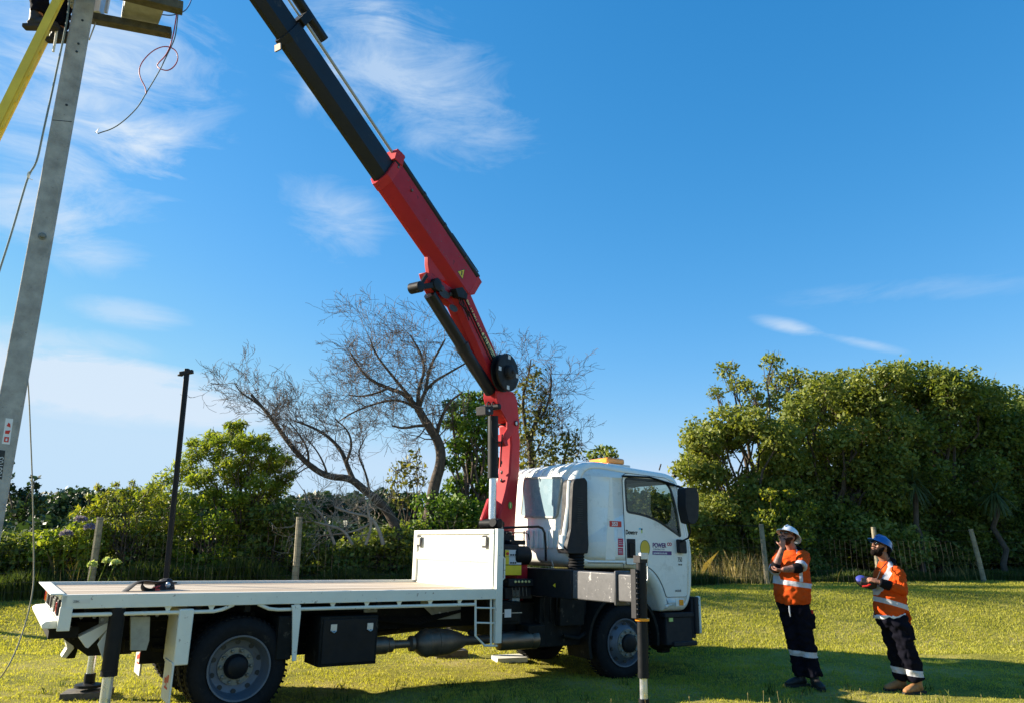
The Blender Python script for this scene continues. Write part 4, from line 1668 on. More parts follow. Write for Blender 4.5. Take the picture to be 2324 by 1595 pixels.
P_ = [cp(1140, 985, .14), cp(1137, 1030, .14), cp(1136, 1058, .14)]
b.tube([(p[0], .14, p[1]) for p in P_], .012, 6)
b.build('hose', 'black', truck, xf=c2t)

# main boom
MBn = .12
b0 = cp(1143, 868, MBn)
b1 = cp(1050, 655, MBn)
lo, _ = edge_t(b0, b1, cp(1085, 800, MBn))
up_, _ = edge_t(b0, b1, cp(1095, 740, MBn))
mid_, _ = edge_t(b0, b1, cp(1089, 757, MBn))
if lo > up_:
    lo, up_ = up_, lo
up_ += .045
beam(b0, b1, [(MBn, up_), (MBn, lo + .08), (.06, lo - .01), (-.06, lo - .01), (-MBn, lo + .08), (-MBn, up_)], 'main_boom', 'red', .01)
b = MB()
HL = [cp(1053, 676, MBn), cp(1088, 752, MBn), cp(1118, 815, MBn), cp(1130, 845, MBn)]
b.tube([(p[0], MBn + .006, p[1]) for p in HL], .012, 8)
HL2 = [cp(1049, 680, MBn), cp(1084, 757, MBn), cp(1115, 822, MBn), cp(1127, 855, MBn)]
b.tube([(p[0], MBn + .004, p[1]) for p in HL2], .008, 8)
b.build('boom_hose', 'black', truck, xf=c2t)
# lettering down the boom
dirv = vec(*cp(1121, 806, MBn)) - vec(*cp(1067, 688, MBn))
dirv /= np.linalg.norm(dirv)


def clet(body, size, px, py, mt, n=MBn + .003, **k):
    s_, z_ = cp(px, py, n)
    o_ = c2t((s_, n, z_))
    r_ = c2t((s_ + dirv[0], n, z_ + dirv[1])) - o_
    upv = vec(-dirv[1], dirv[0])
    u_ = c2t((s_ + upv[0], n, z_ + upv[1])) - o_
    nn = np.cross(r_, u_)
    # keep the letters facing out of the boom's near side
    if nn @ (c2t((s_, n + 1, z_)) - o_) < 0:
        u_ = -u_
    return text(body, size, o_, r_, u_, mt, truck, **k)


clet('PK 17.001 SLD 1', .088, 1057, 684, 'gold')
b = MB()
pb = [cp(*p, MBn + .003) for p in ((1093, 757), (1097, 754), (1104, 766), (1132, 822), (1127, 828), (1122, 825), (1092, 763))]
b.prism(rpoly(pb, .02, 3), lambda a, c, h: (a, h, c), MBn + .0005, MBn + .002)
b.build('badge', 'gold', truck, xf=c2t, smooth=0)
clet('PALFINGER', .105, 1094.5, 764, 'ink', MBn + .0035, bold=.003, sx=.88)

# boom cylinder (black)
K0 = cp(975, 668, .02)
K1 = cp(1050, 788, .02)
K2 = cp(1113, 888, .02)
b = MB()
b.tube([(K0[0], .02, K0[1]), (K1[0], .02, K1[1])], .088, 24)
b.tube([(K1[0] + .01, .02, K1[1] - .01), (K2[0], .02, K2[1])], .092, 24)
b.tube([(K1[0] + .03, .02, K1[1] + .04), (K1[0] - .03, .02, K1[1] - .04)], .102, 24)
b.build('boom_cylinder', 'boomblack', truck, xf=c2t)
b = MB()
for (px, py, r_, n0, n1) in ((951, 652, .075, -.04, .13), (989, 647, .09, -.04, .14)):
    s_, z_ = cp(px, py, .1)
    b.lathe((s_, n0, z_), (0, 1, 0), [(0, r_), (n1 - n0, r_), (n1 - n0 + .005, r_ * .8)], 20)
s0_, z0_ = cp(951, 652, .1)
s1_, z1_ = cp(989, 647, .1)
b.bar((s0_, .02, z0_), (s1_, .02, z1_), .22, .07)
b.bar((s0_ + .0, .1, z0_), cp(968, 625, .1)[:1] + (.1,) + cp(968, 625, .1)[1:], .03, .05)
b.build('knuckle_roller', 'black', truck, xf=c2t)
cprism([(972, 574), (1006, 612), (1012, 640), (992, 632), (976, 628), (972, 600)], -.03, .04, 'jib_bracket', 'redbright', .01)
cprism([(966, 618), (984, 622), (1012, 645), (1050, 672), (1056, 684), (1040, 700), (1030, 695), (1010, 680), (985, 668), (975, 650)], -.06, .07, 'knuckle_plate', 'red', .01)
cprism([(1034, 655), (1050, 652), (1062, 668), (1060, 680), (1040, 674)], .10, .20, 'knuckle_valve', 'black', .006)

# jib
JN = .135
a0, a1 = cp(1065, 668, JN), cp(880, 397, JN)
g0, g1 = cp(1100, 655, JN), cp(920, 386, JN)
tt, _ = edge_t(a0, a1, cp(1011, 524, JN))
tt = abs(tt)
sgn = 1 if edge_t(a0, a1, g1)[0] > 0 else -1
kt = .12


def hexsec(w, top, bot, keel, kw=.03):
    return [(w, top), (w, bot), (kw, keel), (-kw, keel), (-w, bot), (-w, top)]


_t, _l = edge_t(a0, a1, cp(1098, 654, JN))
tt2, _ = edge_t(a0, a1, g1)
HT = (tt + abs(tt2)) / 2 if abs(tt2) > .05 else tt
def solve_keel(px, py):
    best = None
    for k in np.linspace(0.02, .4, 60):
        p0_, p1_ = vec(*a0), vec(*a1)
        d_ = (p1_ - p0_) / np.linalg.norm(p1_ - p0_)
        t_ = vec(-d_[1], d_[0])
        if t_[1] < 0:
            t_ = -t_
        # distance of the projected keel line from the photo point
        e = []
        for u in np.linspace(-.2, 1.2, 80):
            q_ = p0_ + (p1_ - p0_) * u - t_ * k
            w_ = c2w(q_[0], .03, q_[1]) - CAMP
            zc = w_[1] * math.cos(PITCH) + w_[2] * math.sin(PITCH)
            yu = -w_[1] * math.sin(PITCH) + w_[2] * math.cos(PITCH)
            e.append(math.hypot(CX + F * w_[0] / zc - px, CY - F * yu / zc - py))
        if best is None or min(e) < best[0]:
            best = (min(e), k)
    return best[1]


KE = solve_keel(885, 459)
print('jib height', HT, 'keel', KE)
dj = (vec(*a1) - vec(*a0)) / np.linalg.norm(vec(*a1) - vec(*a0))
LJ = np.linalg.norm(vec(*a1) - vec(*a0))
tj = vec(-dj[1], dj[0])
if tj[1] < 0:
    tj = -tj


def jp(l, t=0.0):
    return tuple(vec(*a0) + dj * l + tj * t)


beam(jp(0), jp(LJ), hexsec(JN, HT, 0, -KE), 'jib', 'red', .008)
beam(jp(LJ - .10), jp(LJ + .02), hexsec(JN + .012, HT + .02, -.01, -KE - .012), 'jib_collar', 'redbright', .005)
# triangular tail of the jib box
b = MB()
tail = [jp(0, 0), jp(0, HT), jp(-.02, HT + .06), jp(-.13, HT + .05), jp(-.12, HT - .02), jp(-.10, .1)]
b.prism(tail, lambda a, c, h: (a, h, c), -.10, JN - .002)
b.build('jib_tail', 'redbright', truck, xf=c2t, bevel=.006)
# extensions
s = .76
_, LE1 = edge_t(a0, a1, cp(645, 97, JN))
LE1 -= LJ
_, LE2 = edge_t(a0, a1, cp(722, 112, JN))
LE2 -= LJ
beam(jp(LJ - .1, HT * .02), jp(LJ + LE1, HT * .02), hexsec(JN * s, HT * s, 0, -KE * s), 'boom_extension', 'boomblack', .006)
beam(jp(LJ + LE1 - .04, HT * .02), jp(LJ + LE1 + .04, HT * .02), hexsec(JN * s + .012, HT * s + .015, -.01, -KE * s - .014), 'extension_collar', 'boomblack', .004)
s2 = .67
beam(jp(LJ + LE1 - .1, HT * .05), jp(LJ + 5.6, HT * .05), hexsec(JN * s2, HT * s2, 0, -KE * s2), 'boom_extension', 'boomblack', .006)
s3 = .58
beam(jp(LJ + 5.5, HT * .08), jp(LJ + 7.6, HT * .08), hexsec(JN * s3, HT * s3, 0, -KE * s3), 'boom_extension', 'boomblack', .006)
b = MB()
q = jp(LJ + LE1, -KE * .8)
q2 = jp(LJ + LE1 - .05, -KE * .8 - .06)
b.bar((q[0], -.02, q[1]), (q2[0], -.02, q2[1]), .10, .02)
b.build('guide_plate', 'exhaust', truck, xf=c2t)


def jtube(l0, t0_, l1, t1_, n, r, name, mt, seg=20):
    bb = MB()
    p, q = jp(l0, t0_), jp(l1, t1_)
    bb.tube([(p[0], n, p[1]), (q[0], n, q[1])], r, seg)
    return bb.build(name, mt, truck, xf=c2t)


ct = HT + .085
jtube(-.05, ct, LJ + .02, ct, .06, .062, 'extension_cylinder', 'boomblack')
jtube(LJ - .1, ct - .02, LJ + LE1 + .05, ct - .02, .06, .020, 'extension_rod', 'rod')
jtube(LJ + LE2, ct + .10, LJ + LE2 + 3.0, ct + .10, .05, .062, 'extension_cylinder', 'boomblack')
jtube(LJ + LE1, ct - .04, LJ + 5.0, ct - .05, .05, .014, 'extension_rod', 'rod')
jtube(-.02, ct + .09, .75, ct + .075, .08, .008, 'hydraulic_pipe', 'black', 8)
b = MB()
for l in (LJ - .02, LJ + LE1 + .02):
    o_ = jp(l, HT * .75)
    p_ = jp(l, ct + .05)
    b.bar((o_[0], .05, o_[1]), (p_[0], .05, p_[1]), .10, .20, (0, 1, 0))
b.build('cylinder_bracket', 'black', truck, xf=c2t, bevel=.01)
b = MB()
o_, p_ = jp(LJ - .02, HT * .85), jp(LJ + .03, ct + .03)
b.bar((o_[0], .06, o_[1]), (p_[0], .06, p_[1]), .16, .20, (0, 1, 0))
b.build('collar_lug', 'redbright', truck, xf=c2t, bevel=.01)
# rivets
b = MB()
for k in range(26):
    l = random.uniform(.1, LJ - .2)
    t_ = random.choice((.03, .05, HT * .4, HT * .55, HT * .8))
    q = jp(l, t_)
    b.lathe((q[0], JN, q[1]), (0, 1, 0), [(0, .008), (.003, .006)], 8)
for (l, t_) in ((LJ - .42, HT * .62), (LJ - .06, HT * .7)):
    q = jp(l, t_)
    b.lathe((q[0], JN, q[1]), (0, 1, 0), [(0, .022), (.02, .018)], 10)
b.build('bolt', 'exhaust', truck, xf=c2t)
# warning triangle
tri = [cp(1037, 616, JN), cp(1055, 611, JN), cp(1050, 636, JN)]
b = MB()
b.prism(rpoly(tri, .01, 2), lambda a, c, h: (a, h, c), JN + .0005, JN + .002)
wt_ = b.build('warning_triangle', 'ink', truck, xf=c2t, smooth=0)
c_ = np.mean([vec(*p) for p in tri], 0)
b = MB()
b.prism([tuple(c_ + (vec(*p) - c_) * .80) for p in tri], lambda a, c, h: (a, h, c), JN + .002, JN + .003)
b.build('yellow_face', 'yellow', wt_, xf=c2t, smooth=0)
b = MB()
b.box(c_[0] - .015, c_[0] + .01, JN + .003, JN + .004, c_[1] - .03, c_[1] + .02)
b.box(c_[0] - .03, c_[0] + .02, JN + .003, JN + .004, c_[1] + .022, c_[1] + .032)
b.build('symbol', 'ink', wt_, xf=c2t, smooth=0)

# hose reel
rs, rz = cp(1157, 844, .32)
b = MB()
b.lathe((rs, .16, rz), (0, 1, 0), [(0, .20), (.005, .285), (.03, .285), (.035, .21), (.10, .21), (.105, .285), (.135, .285), (.14, .26), (.141, .1)], 48)
rl = b.build('hose_reel', 'black', truck, xf=c2t)
b = MB()
b.lathe((rs, .30, rz), (0, 1, 0), [(0, .11), (.06, .105), (.075, .085), (.08, .03), (.10, .028), (.105, .01)], 32)
b.build('reel_hub', 'plastic', rl, xf=c2t)
for a in (90, 0, -90, 180):
    b = MB()
    ca, sa = math.cos(D2R(a + 4)), math.sin(D2R(a + 4))
    c0 = vec(rs + ca * .235, rz + sa * .235)
    b.box(c0[0] - .034, c0[0] + .034, .3005, .303, c0[1] - .030, c0[1] + .030)
    b.build('label_square', 'sticker', rl, xf=c2t, smooth=0)
b = MB()
b.bar((rs, .0, rz), (rs, .18, rz), .1, .1)
b.build('reel_bracket', 'black', truck, xf=c2t)

# hose bundles, clamps and small hardware on the crane
for dn, r_, l0, l1 in ((-.02, .010, .1, LJ - .1), (.10, .008, .25, LJ - .05)):
    b = MB()
    P_ = [jp(l0 + (l1 - l0) * k / 10, HT + .022 + .006 * math.sin(k * 2.1)) for k in range(11)]
    b.tube([(p[0], dn, p[1]) for p in P_], r_, 6)
    b.build('jib_hose', 'black', truck, xf=c2t)
for l in (.35, .95, 1.5):
    b = MB()
    p, q = jp(l - .02, ct), jp(l + .02, ct)
    b.tube([(p[0], .06, p[1]), (q[0], .06, q[1])], .070, 16)
    b.build('cylinder_clamp', 'grease', truck, xf=c2t)
for (px, py, n0, n1, r_) in ((1005, 655, -.1, .14, .045), (1046, 664, .0, .19, .035), (1024, 668, .05, .13, .030)):
    b = MB()
    s_, z_ = cp(px, py, n1)
    b.lathe((s_, n0, z_), (0, 1, 0), [(0, r_), (n1 - n0, r_), (n1 - n0 + .004, r_ * .6)], 14)
    b.build('knuckle_pin', 'grease', truck, xf=c2t)
for k in range(3):
    b = MB()
    P_ = [cp(1040 + 5 * k, 672, .17), cp(1046 + 6 * k, 690 + 4 * k, .19), cp(1056 + 3 * k, 700 + 6 * k, .17), cp(1063, 712 + 8 * k, .14)]
    b.tube([(p[0], .17 - .01 * k, p[1]) for p in P_], .009, 6)
    b.build('knuckle_hose', 'black', truck, xf=c2t)
for (px, py, w_, h_) in ((1030, 700, .10, .05), (1010, 668, .12, .06)):
    b = MB()
    s_, z_ = cp(px, py, .13)
    b.prism([(s_ + w_ * math.cos(a), z_ + h_ * math.sin(a)) for a in np.linspace(0, 2 * math.pi, 18)[:-1]], lambda a, c, h: (a, h, c), .1225, .1245)
    b.build('oval_opening', 'grease', truck, xf=c2t, smooth=0)
for (px, py) in ((1146, 1050), (1147, 1072), (1146, 1090)):
    b = MB()
    s_, z_ = cp(px, py, .0)
    b.ell((s_ + .10, .0, z_), (.012, .02, .03), 8, 6)
    b.build('grease_nipple', 'grease', truck, xf=c2t)
# brake lines and cables under the deck
for k in range(5):
    b = MB()
    y = -.06 - .02 * k
    b.tube([(-.9 + .3 * k, y, .95), (.2 + .2 * k, y - .05, .90 - .02 * k), (1.2, y, .93), (2.3, y - .03, .86 - .015 * k), (3.0, y, .95)], .010, 6)
    b.build('brake_line', 'black', truck)
# ------------------------------------------------------------------ people


def remesh(mb, voxel, smooth=4, wr=0.0, wscale=(6, 6, 6), seed=0):
    me = mb.mesh('tmp')
    ob = bpy.data.objects.new('tmp', me)
    COL.objects.link(ob)
    r = ob.modifiers.new('r', 'REMESH')
    r.mode = 'VOXEL'
    r.voxel_size = voxel
    s_ = ob.modifiers.new('s', 'SMOOTH')
    s_.iterations = smooth
    s_.factor = .5
    out = evalmesh(ob)
    bpy.data.objects.remove(ob)
    if wr > 0:
        n = len(out.vertices)
        no = [v.normal.copy() for v in out.vertices]
        for v, nn in zip(out.vertices, no):
            p = v.co
            q = Vector((p.x * wscale[0] + seed, p.y * wscale[1], p.z * wscale[2]))
            a = noise.noise(q) + .5 * noise.noise(q * 2.3)
            a = abs(a) * 1.6 - .5
            v.co = p + nn * wr * a
    return out


def nrm(v):
    v = np.array(v, float)
    return v / (np.linalg.norm(v) + 1e-9)


def hand(mb, wrist, d, palm_n, thumb_side, curl=(.5, .5, .5, .5), spread=.16, size=1.0, thumb_curl=.4):
    """wrist -> knuckles along d; palm_n = direction the palm faces; thumb_side = lateral direction of the thumb"""
    d = nrm(d)
    pn = nrm(np.array(palm_n) - d * (np.array(palm_n) @ d))
    ts = nrm(np.cross(pn, d))
    if ts @ np.array(thumb_side) < 0:
        ts = -ts
    L = .095 * size
    mb.tube([wrist - d * .02, wrist, wrist + d * L * .5, wrist + d * L], [(.024, .019), (.028, .018), (.042, .016), (.040, .013)], 12, axis=ts)
    lens = (.078, .086, .080, .064)
    for i in range(4):
        off = (1.5 - i) * .0205 * size
        base = wrist + d * (L - .012) + ts * off
        a = spread * (1.5 - i) * .35
        cur = nrm(d + ts * a)
        pts = [base - cur * .03]
        rad = [.0095]
        p = base
        ang = 0
        for k, fr in enumerate((.42, .32, .26)):
            pts.append(p)
            rad.append(.0095 - .001 * k)
            ang += curl[i] * (.9 if k else .6)
            dd = nrm(cur * math.cos(ang) + pn * math.sin(ang))
            p = p + dd * lens[i] * size * fr
        pts.append(p)
        rad.append(.0062)
        mb.tube(pts, rad, 8)
    b0_ = wrist + d * .02 + ts * .022
    p1_ = b0_ + nrm(d * .7 + ts * .75 + pn * .2) * .042
    p2_ = p1_ + nrm(d * (.9 - thumb_curl * .5) + ts * .25 + pn * (.3 + thumb_curl)) * .032
    p3_ = p2_ + nrm(d * .8 + pn * (.4 + thumb_curl) - ts * .1) * .024
    mb.tube([b0_ - d * .01, b0_, p1_, p2_, p3_], [.014, .015, .0125, .011, .008], 8)


def head(mb, c, f, u):
    f, u = nrm(f), nrm(u)
    u = nrm(u - f * (u @ f))
    r = np.cross(f, u)
    rot = Matrix(((r[0], f[0], u[0]), (r[1], f[1], u[1]), (r[2], f[2], u[2])))
    P = lambda a, b_, c_: c + r * a + f * b_ + u * c_
    mb.ell(P(0, -.005, .025), (.077, .098, .098), 18, 14, rot)
    mb.ell(P(0, .025, -.045), (.062, .070, .075), 16, 12, rot)
    mb.ell(P(0, .060, -.085), (.034, .032, .030), 12, 8, rot)
    mb.ell(P(0, .088, .028), (.052, .018, .014), 12, 8, rot)
    mb.tube([P(0, .092, .02), P(0, .112, -.018), P(0, .100, -.032)], [.010, .016, .012], 8)
    mb.ell(P(.018, .094, -.028), (.011, .012, .009), 8, 6, rot)
    mb.ell(P(-.018, .094, -.028), (.011, .012, .009), 8, 6, rot)
    mb.ell(P(0, .090, -.055), (.026, .013, .007), 10, 6, rot)
    mb.ell(P(0, .088, -.068), (.022, .013, .008), 10, 6, rot)
    for s_ in (-1, 1):
        mb.ell(P(.080 * s_, -.012, -.005), (.010, .020, .033), 10, 8, rot)
        mb.ell(P(.045 * s_, .068, -.020), (.022, .018, .020), 10, 6, rot)
    return r, f, u, rot, P


def glasses(P, rot, parent, xf):
    b_ = MB()
    for s_ in (-1, 1):
        b_.ell(P(.034 * s_, .100, .010), (.034, .014, .022), 14, 8, rot)
        b_.tube([P(.060 * s_, .092, .016), P(.078 * s_, .06, .018), P(.084 * s_, -.01, .012)], [.006, .005, .004], 6)
    b_.tube([P(-.02, .104, .016), P(.02, .104, .016)], .004, 6)
    b_.build('sunglasses', 'lens', parent, xf=xf)


def boot(mb, ankle, toe, up=(0, 0, 1), r=.052, sole=None, gz=None):
    a, t = np.array(ankle, float), np.array(toe, float)
    d = nrm(vec(t[0] - a[0], t[1] - a[1], 0))
    heel = vec(a[0], a[1], t[2]) - d * .06
    lat = vec(-d[1], d[0], 0)
    mb.tube([a + vec(0, 0, .12), a + vec(0, 0, .02), vec(a[0], a[1], t[2] + .055)], [.062, .055, .055], 12)
    mb.tube([heel + vec(0, 0, .035), heel + d * .06 + vec(0, 0, .055), heel + d * .14 + vec(0, 0, .055), heel + d * .23 + vec(0, 0, .035), heel + d * .285 + vec(0, 0, .025)],
            [(.034, .030), (.042, .055), (.044, .050), (.050, .038), (.030, .022)], 12, axis=lat)
    return heel, d, lat


def bootsole(mb, heel, d, lat, z):
    o = []
    for (l, w) in ((-.04, .02), (-.035, .036), (.05, .040), (.12, .036), (.20, .050), (.26, .044), (.30, .022)):
        o.append((l, w))
    poly = o + [(l, -w) for l, w in reversed(o)]
    h = vec(heel[0], heel[1], z)
    mb.prism(poly, lambda a, c, hh: h + d * a + lat * c + vec(0, 0, hh), -.01, .022)


def shirt_material(name, base, root_xz, bands):
    """orange cloth with woven-in reflective tape; bands: list of (nx, nz, d, half width, ylo, xlo,xhi,zlo,zhi)"""
    m = bpy.data.materials[M[base].name].copy()
    m.name = name
    t = NT(m.node_tree)
    p = m.node_tree.nodes['Principled BSDF']
    src = p.inputs['Base Color'].links[0].from_socket
    tcn = t.n('ShaderNodeTexCoord')
    s_ = t.n('ShaderNodeSeparateXYZ')
    t.link(tcn.outputs['Object'], s_.inputs[0])
    X, Yy, Z = s_.outputs
    tot_ = None
    for (nx, ny, nz, dd, hw, zlo, zhi) in bands:
        v = t.m('ADD', t.m('ADD', t.m('MULTIPLY', X, nx), t.m('MULTIPLY', Yy, ny)), t.m('MULTIPLY', Z, nz))
        f = t.m('LESS_THAN', t.m('ABSOLUTE', t.m('SUBTRACT', v, dd)), hw)
        f = t.m('MULTIPLY', f, t.m('MULTIPLY', t.m('GREATER_THAN', Z, zlo), t.m('LESS_THAN', Z, zhi)))
        tot_ = f if tot_ is None else t.m('MAXIMUM', tot_, f)
    c = t.mix(tot_, src, (0.52, 0.52, 0.55))
    t.link(c, p.inputs['Base Color'])
    return m


def helmet(P, rot, r, f, u, parent, xf, mt, full=True):
    """hard hat as a shell with brim"""
    b_ = MB()
    n = 32
    prof_ = [(.030, 1.0, 'b'), (.038, .995, 'b'), (.050, .80, 0), (.075, .78, 0), (.105, .70, 0), (.128, .52, 0), (.140, .28, 0), (.144, .02, 0)]
    vs, fs = [], []
    for (h_, rr, kind) in prof_:
        for k in range(n):
            a = 2 * math.pi * k / n
            ca, sa = math.cos(a), math.sin(a)
            if kind == 'b':
                ext = (1.16 + .06 * sa) if full else (.93 + .42 * max(0, sa) ** 3)
                R_ = .145 * ext
                hh = h_ - .022 * abs(sa) * (1 if full else .6)
                ra = R_ * (1.0 if full else (.97))
                vs.append(P(ca * R_ * .90, sa * R_ * 1.04 - .01, hh))
            else:
                vs.append(P(ca * .145 * rr * .92, sa * .145 * rr * 1.08 - .01, h_))
    m_ = len(prof_)
    for i in range(m_ - 1):
        for k in range(n):
            k2 = (k + 1) % n
            fs.append((i * n + k, i * n + k2, (i + 1) * n + k2, (i + 1) * n + k))
    fs.append(tuple(range((m_ - 1) * n, m_ * n)))
    b_.add(vs, fs)
    # crown ridge
    b_.tube([P(0, .12, .085), P(0, .08, .128), P(0, -.01, .150), P(0, -.10, .128), P(0, -.14, .08)], [.010, .014, .016, .014, .010], 8)
    return b_.build('hard_hat', mt, parent, xf=xf, smooth=1.0, fixn=True)


# ---- man in the white hard hat
Y1 = 10.25
base1 = at(1832, 1553, Y1)
z1 = float(terr(base1[0], base1[1]))
man1 = thing('person', 'man in white hard hat and short-sleeved orange shirt, one hand raised to his mouth', 'person', (base1[0], base1[1], z1))
xf1 = rel(man1)
J = lambda px, py, dy=0.0: at(px, py, Y1 + dy)
f1 = nrm((-.74, -.46, .56))
u1 = nrm((.42, .26, .86))
hc = J(1789, 1218, -.02)
neck = J(1799, 1246, .02)
lat = nrm((.72, -.69, 0))
b = MB()
r_, f_, u_, rot1, P1 = head(b, hc, f1, u1)
b.tube([hc - u_ * .05 - f_ * .02, neck - vec(0, 0, .01), neck - vec(0, 0, .10)], [.058, .064, .10], 14)
RS, LS = J(1771, 1262, .14), J(1823, 1262, -.12)
RE, RW = J(1757, 1294, -.08), J(1776, 1242, -.17)
LE, LW = J(1817, 1287, -.26), J(1776, 1292, -.27)
b.tube([neck - vec(0, 0, .08), J(1800, 1300), J(1800, 1352), J(1801, 1378)], [(.15, .09), (.19, .14), (.18, .14), (.15, .12)], 16, axis=lat)
b.tube([RS, RE], [.055, .046], 12)
b.tube([RE, RE * .6 + RW * .4, RW], [.048, .047, .029], 12)
b.tube([LS, LE], [.055, .046], 12)
b.tube([LE, LE * .6 + LW * .4, LW], [.048, .047, .030], 12)
# right hand: fingers raised to the mouth
hd_ = J(1776, 1216, -.16) - RW
hand(b, RW, hd_, (-.1, .9, .2), (-1, 0, 0), curl=(.15, .25, .75, .9), spread=.6, thumb_curl=.7)
hand(b, LW, J(1752, 1295, -.16) - LW, (.0, .3, 1), (-.2, -.3, .6), curl=(.7, .7, .75, .8), spread=.25)
RK, RA = J(1802, 1452, .03), J(1818, 1528, .05)
LK, LA = J(1830, 1452, -.08), J(1848, 1530, -.08)
RH, LH = J(1787, 1378, .08), J(1815, 1378, -.08)
b.tube([RH, RK, RA], [.08, .055, .045], 10)
b.tube([LH, LK, LA], [.08, .055, .045], 10)
mkobj('body', None or (lambda me: (me.transform(Matrix.Translation(-man1.location)), me)[1])(remesh(b, .0065, 2)), 'skin', man1, smooth=3.0)


def place(me, root):
    me.transform(Matrix.Translation(-root.location))
    return me


def clothe(b_, name, mt, root, voxel=.011, smooth=3, wr=.006, ws=(7, 7, 12), seed=0.0):
    return mkobj(name, place(remesh(b_, voxel, smooth, wr, ws, seed), root), mt, root, smooth=3.0)


b = MB()
b.tube([neck + vec(0, 0, .01), neck - vec(0, 0, .05), J(1799, 1266, .01), J(1798, 1290, -.01), J(1798, 1322, -.02), J(1798, 1345, -.02), J(1800, 1362, 0)],
       [(.075, .075), (.14, .09), (.205, .125), (.228, .170), (.240, .205), (.240, .205), (.236, .195)], 20, axis=lat)
for sl_ in ([RS + vec(0, 0, .01), RS * .5 + RE * .5, RE * .9 + RS * .1], [LS + vec(0, 0, .01), LS * .5 + LE * .5, LE * .9 + LS * .1]):
    b2 = MB()
    b2.tube(sl_, [.087, .085, .077], 14)
    b2.ell(sl_[0], (.088, .085, .075), 14, 10)
    clothe(b2, 'sleeve', 'orange', man1, wr=.016, ws=(10, 10, 14), seed=2)
# tape: waist hoop and the strap over the left shoulder
w0, w1 = J(1757, 1317), J(1842, 1329)
w0, w1 = w0 - np.array(man1.location), w1 - np.array(man1.location)
sl = (w1[2] - w0[2]) / (w1[0] - w0[0])
bands = [(-sl, 0, 1, w0[2] - sl * w0[0], .030, -9, 9)]
s0_, s1_ = J(1819, 1250, -.2) - np.array(man1.location), J(1816, 1320, -.2) - np.array(man1.location)
k_ = (s1_[0] - s0_[0]) / (s1_[2] - s0_[2])
zt = J(1820, 1256)[2] - z1
bands.append((1, 0, -k_, s0_[0] - k_ * s0_[2], .021, w0[2], 9))
bands.append((1, 0, 0, w0[0] + .03, .019, w0[2], w0[2] + .30))
clothe(b, 'shirt', shirt_material('taped_shirt', 'orange', None, bands), man1, wr=.018, ws=(6, 6, 9), seed=3.1)
b = MB()
b.tube([J(1799, 1352, 0), J(1800, 1366), J(1801, 1372)], [(.220, .178), (.222, .180), (.215, .175)], 20, axis=lat)
clothe(b, 'shirt_hem', 'navy', man1, seed=1)
for (a_, c_) in ((RE, RS), (LE, LS)):
    b = MB()
    d_ = nrm(c_ - a_)
    b.tube([a_ + d_ * .060, a_ + d_ * .012, a_ + d_ * .002], [.079, .078, .066], 14)
    clothe(b, 'sleeve_tape', 'tape', man1, voxel=.007, wr=.001)
for (a_, c_, wv_) in ((RE, RS, RW), (LE, LS, LW)):
    b = MB()
    d2 = nrm(wv_ - a_)
    b.tube([a_ - d2 * .01, a_ + d2 * .035, a_ + d2 * .105], [.060, .068, .056], 14)
    clothe(b, 'arm_sleeve', 'cuff', man1, voxel=.009, wr=.003)
for (a_, c_) in ((RE, RW), (LE, LW)):
    b = MB()
    b.tube([a_ * .75 + c_ * .25, a_ * .6 + c_ * .4, a_ * .3 + c_ * .7, c_], [.0485, .0485, .040, .0315], 14)
    clothe(b, 'tattooed_forearm', 'tattoo', man1, voxel=.007, wr=.0)
b = MB()
b.tube([neck + vec(.0, 0.0, .02), neck - vec(-.01, 0.02, .015), neck - vec(-.01, .04, .035)], [(.072, .072), (.094, .09), (.105, .10)], 16, axis=lat, cap=False)
b.tube([neck + vec(.045, .0, .03), neck + vec(.075, -.05, -.01), J(1818, 1256, -.16)], [.028, .035, .014], 10)
clothe(b, 'collar', 'cuff', man1, voxel=.009, wr=.002)
b = MB()
b.tube([J(1800, 1356), J(1800, 1370), J(1802, 1388)], [(.205, .165), (.200, .165), (.180, .15)], 18, axis=lat)
b.tube([RH + vec(0, 0, .03), RH * .5 + RK * .5, RK, RK * .4 + RA * .6, RA - vec(0, 0, .02)], [.125, .112, .100, .092, .092], 14)
b.tube([LH + vec(0, 0, .03), LH * .5 + LK * .5, LK, LK * .4 + LA * .6, LA - vec(0, 0, .02)], [.125, .116, .104, .094, .094], 14)
b.bar(LH * .62 + LK * .38 + vec(.09, -.03, .08), LH * .62 + LK * .38 + vec(.10, -.03, -.10), .10, .10)
tp = np.array(J(1822, 1481)) - np.array(man1.location)
bl = [(0.05, 0, 1, tp[2] + .05 * tp[0], .033, -9, 9)]
clothe(b, 'trousers', shirt_material('taped_trousers', 'navy', None, bl), man1, wr=.022, ws=(6, 6, 8), seed=8)
for (a_, t_) in ((RA, J(1796, 1549, .02)), (LA, J(1862, 1560, -.22))):
    t_[2] = z1 + .012
    b = MB()
    hl, dd_, la_ = boot(b, a_, t_)
    bt_ = clothe(b, 'boot', 'bootblack', man1, voxel=.009, wr=.003)
    b = MB()
    bootsole(b, hl, dd_, la_, z1 + .005)
    so = b.build('sole', 'sole', man1, xf=xf1)
    so.parent = bt_
glasses(P1, rot1, man1, xf1)
b = MB()
b.ell(P1(0, .022, -.074), (.066, .070, .044), 16, 10, rot1)
b.ell(P1(0, .062, -.096), (.036, .036, .028), 12, 8, rot1)
for s_ in (-1, 1):
    b.tube([P1(.070 * s_, .002, -.01), P1(.064 * s_, .02, -.045), P1(.045 * s_, .055, -.07)], [.014, .024, .024], 8)
b.tube([P1(-.032, .092, -.052), P1(0, .104, -.040), P1(.032, .092, -.052)], .007, 8)
clothe(b, 'beard', 'beard', man1, voxel=.006, wr=.003, ws=(60, 60, 60))
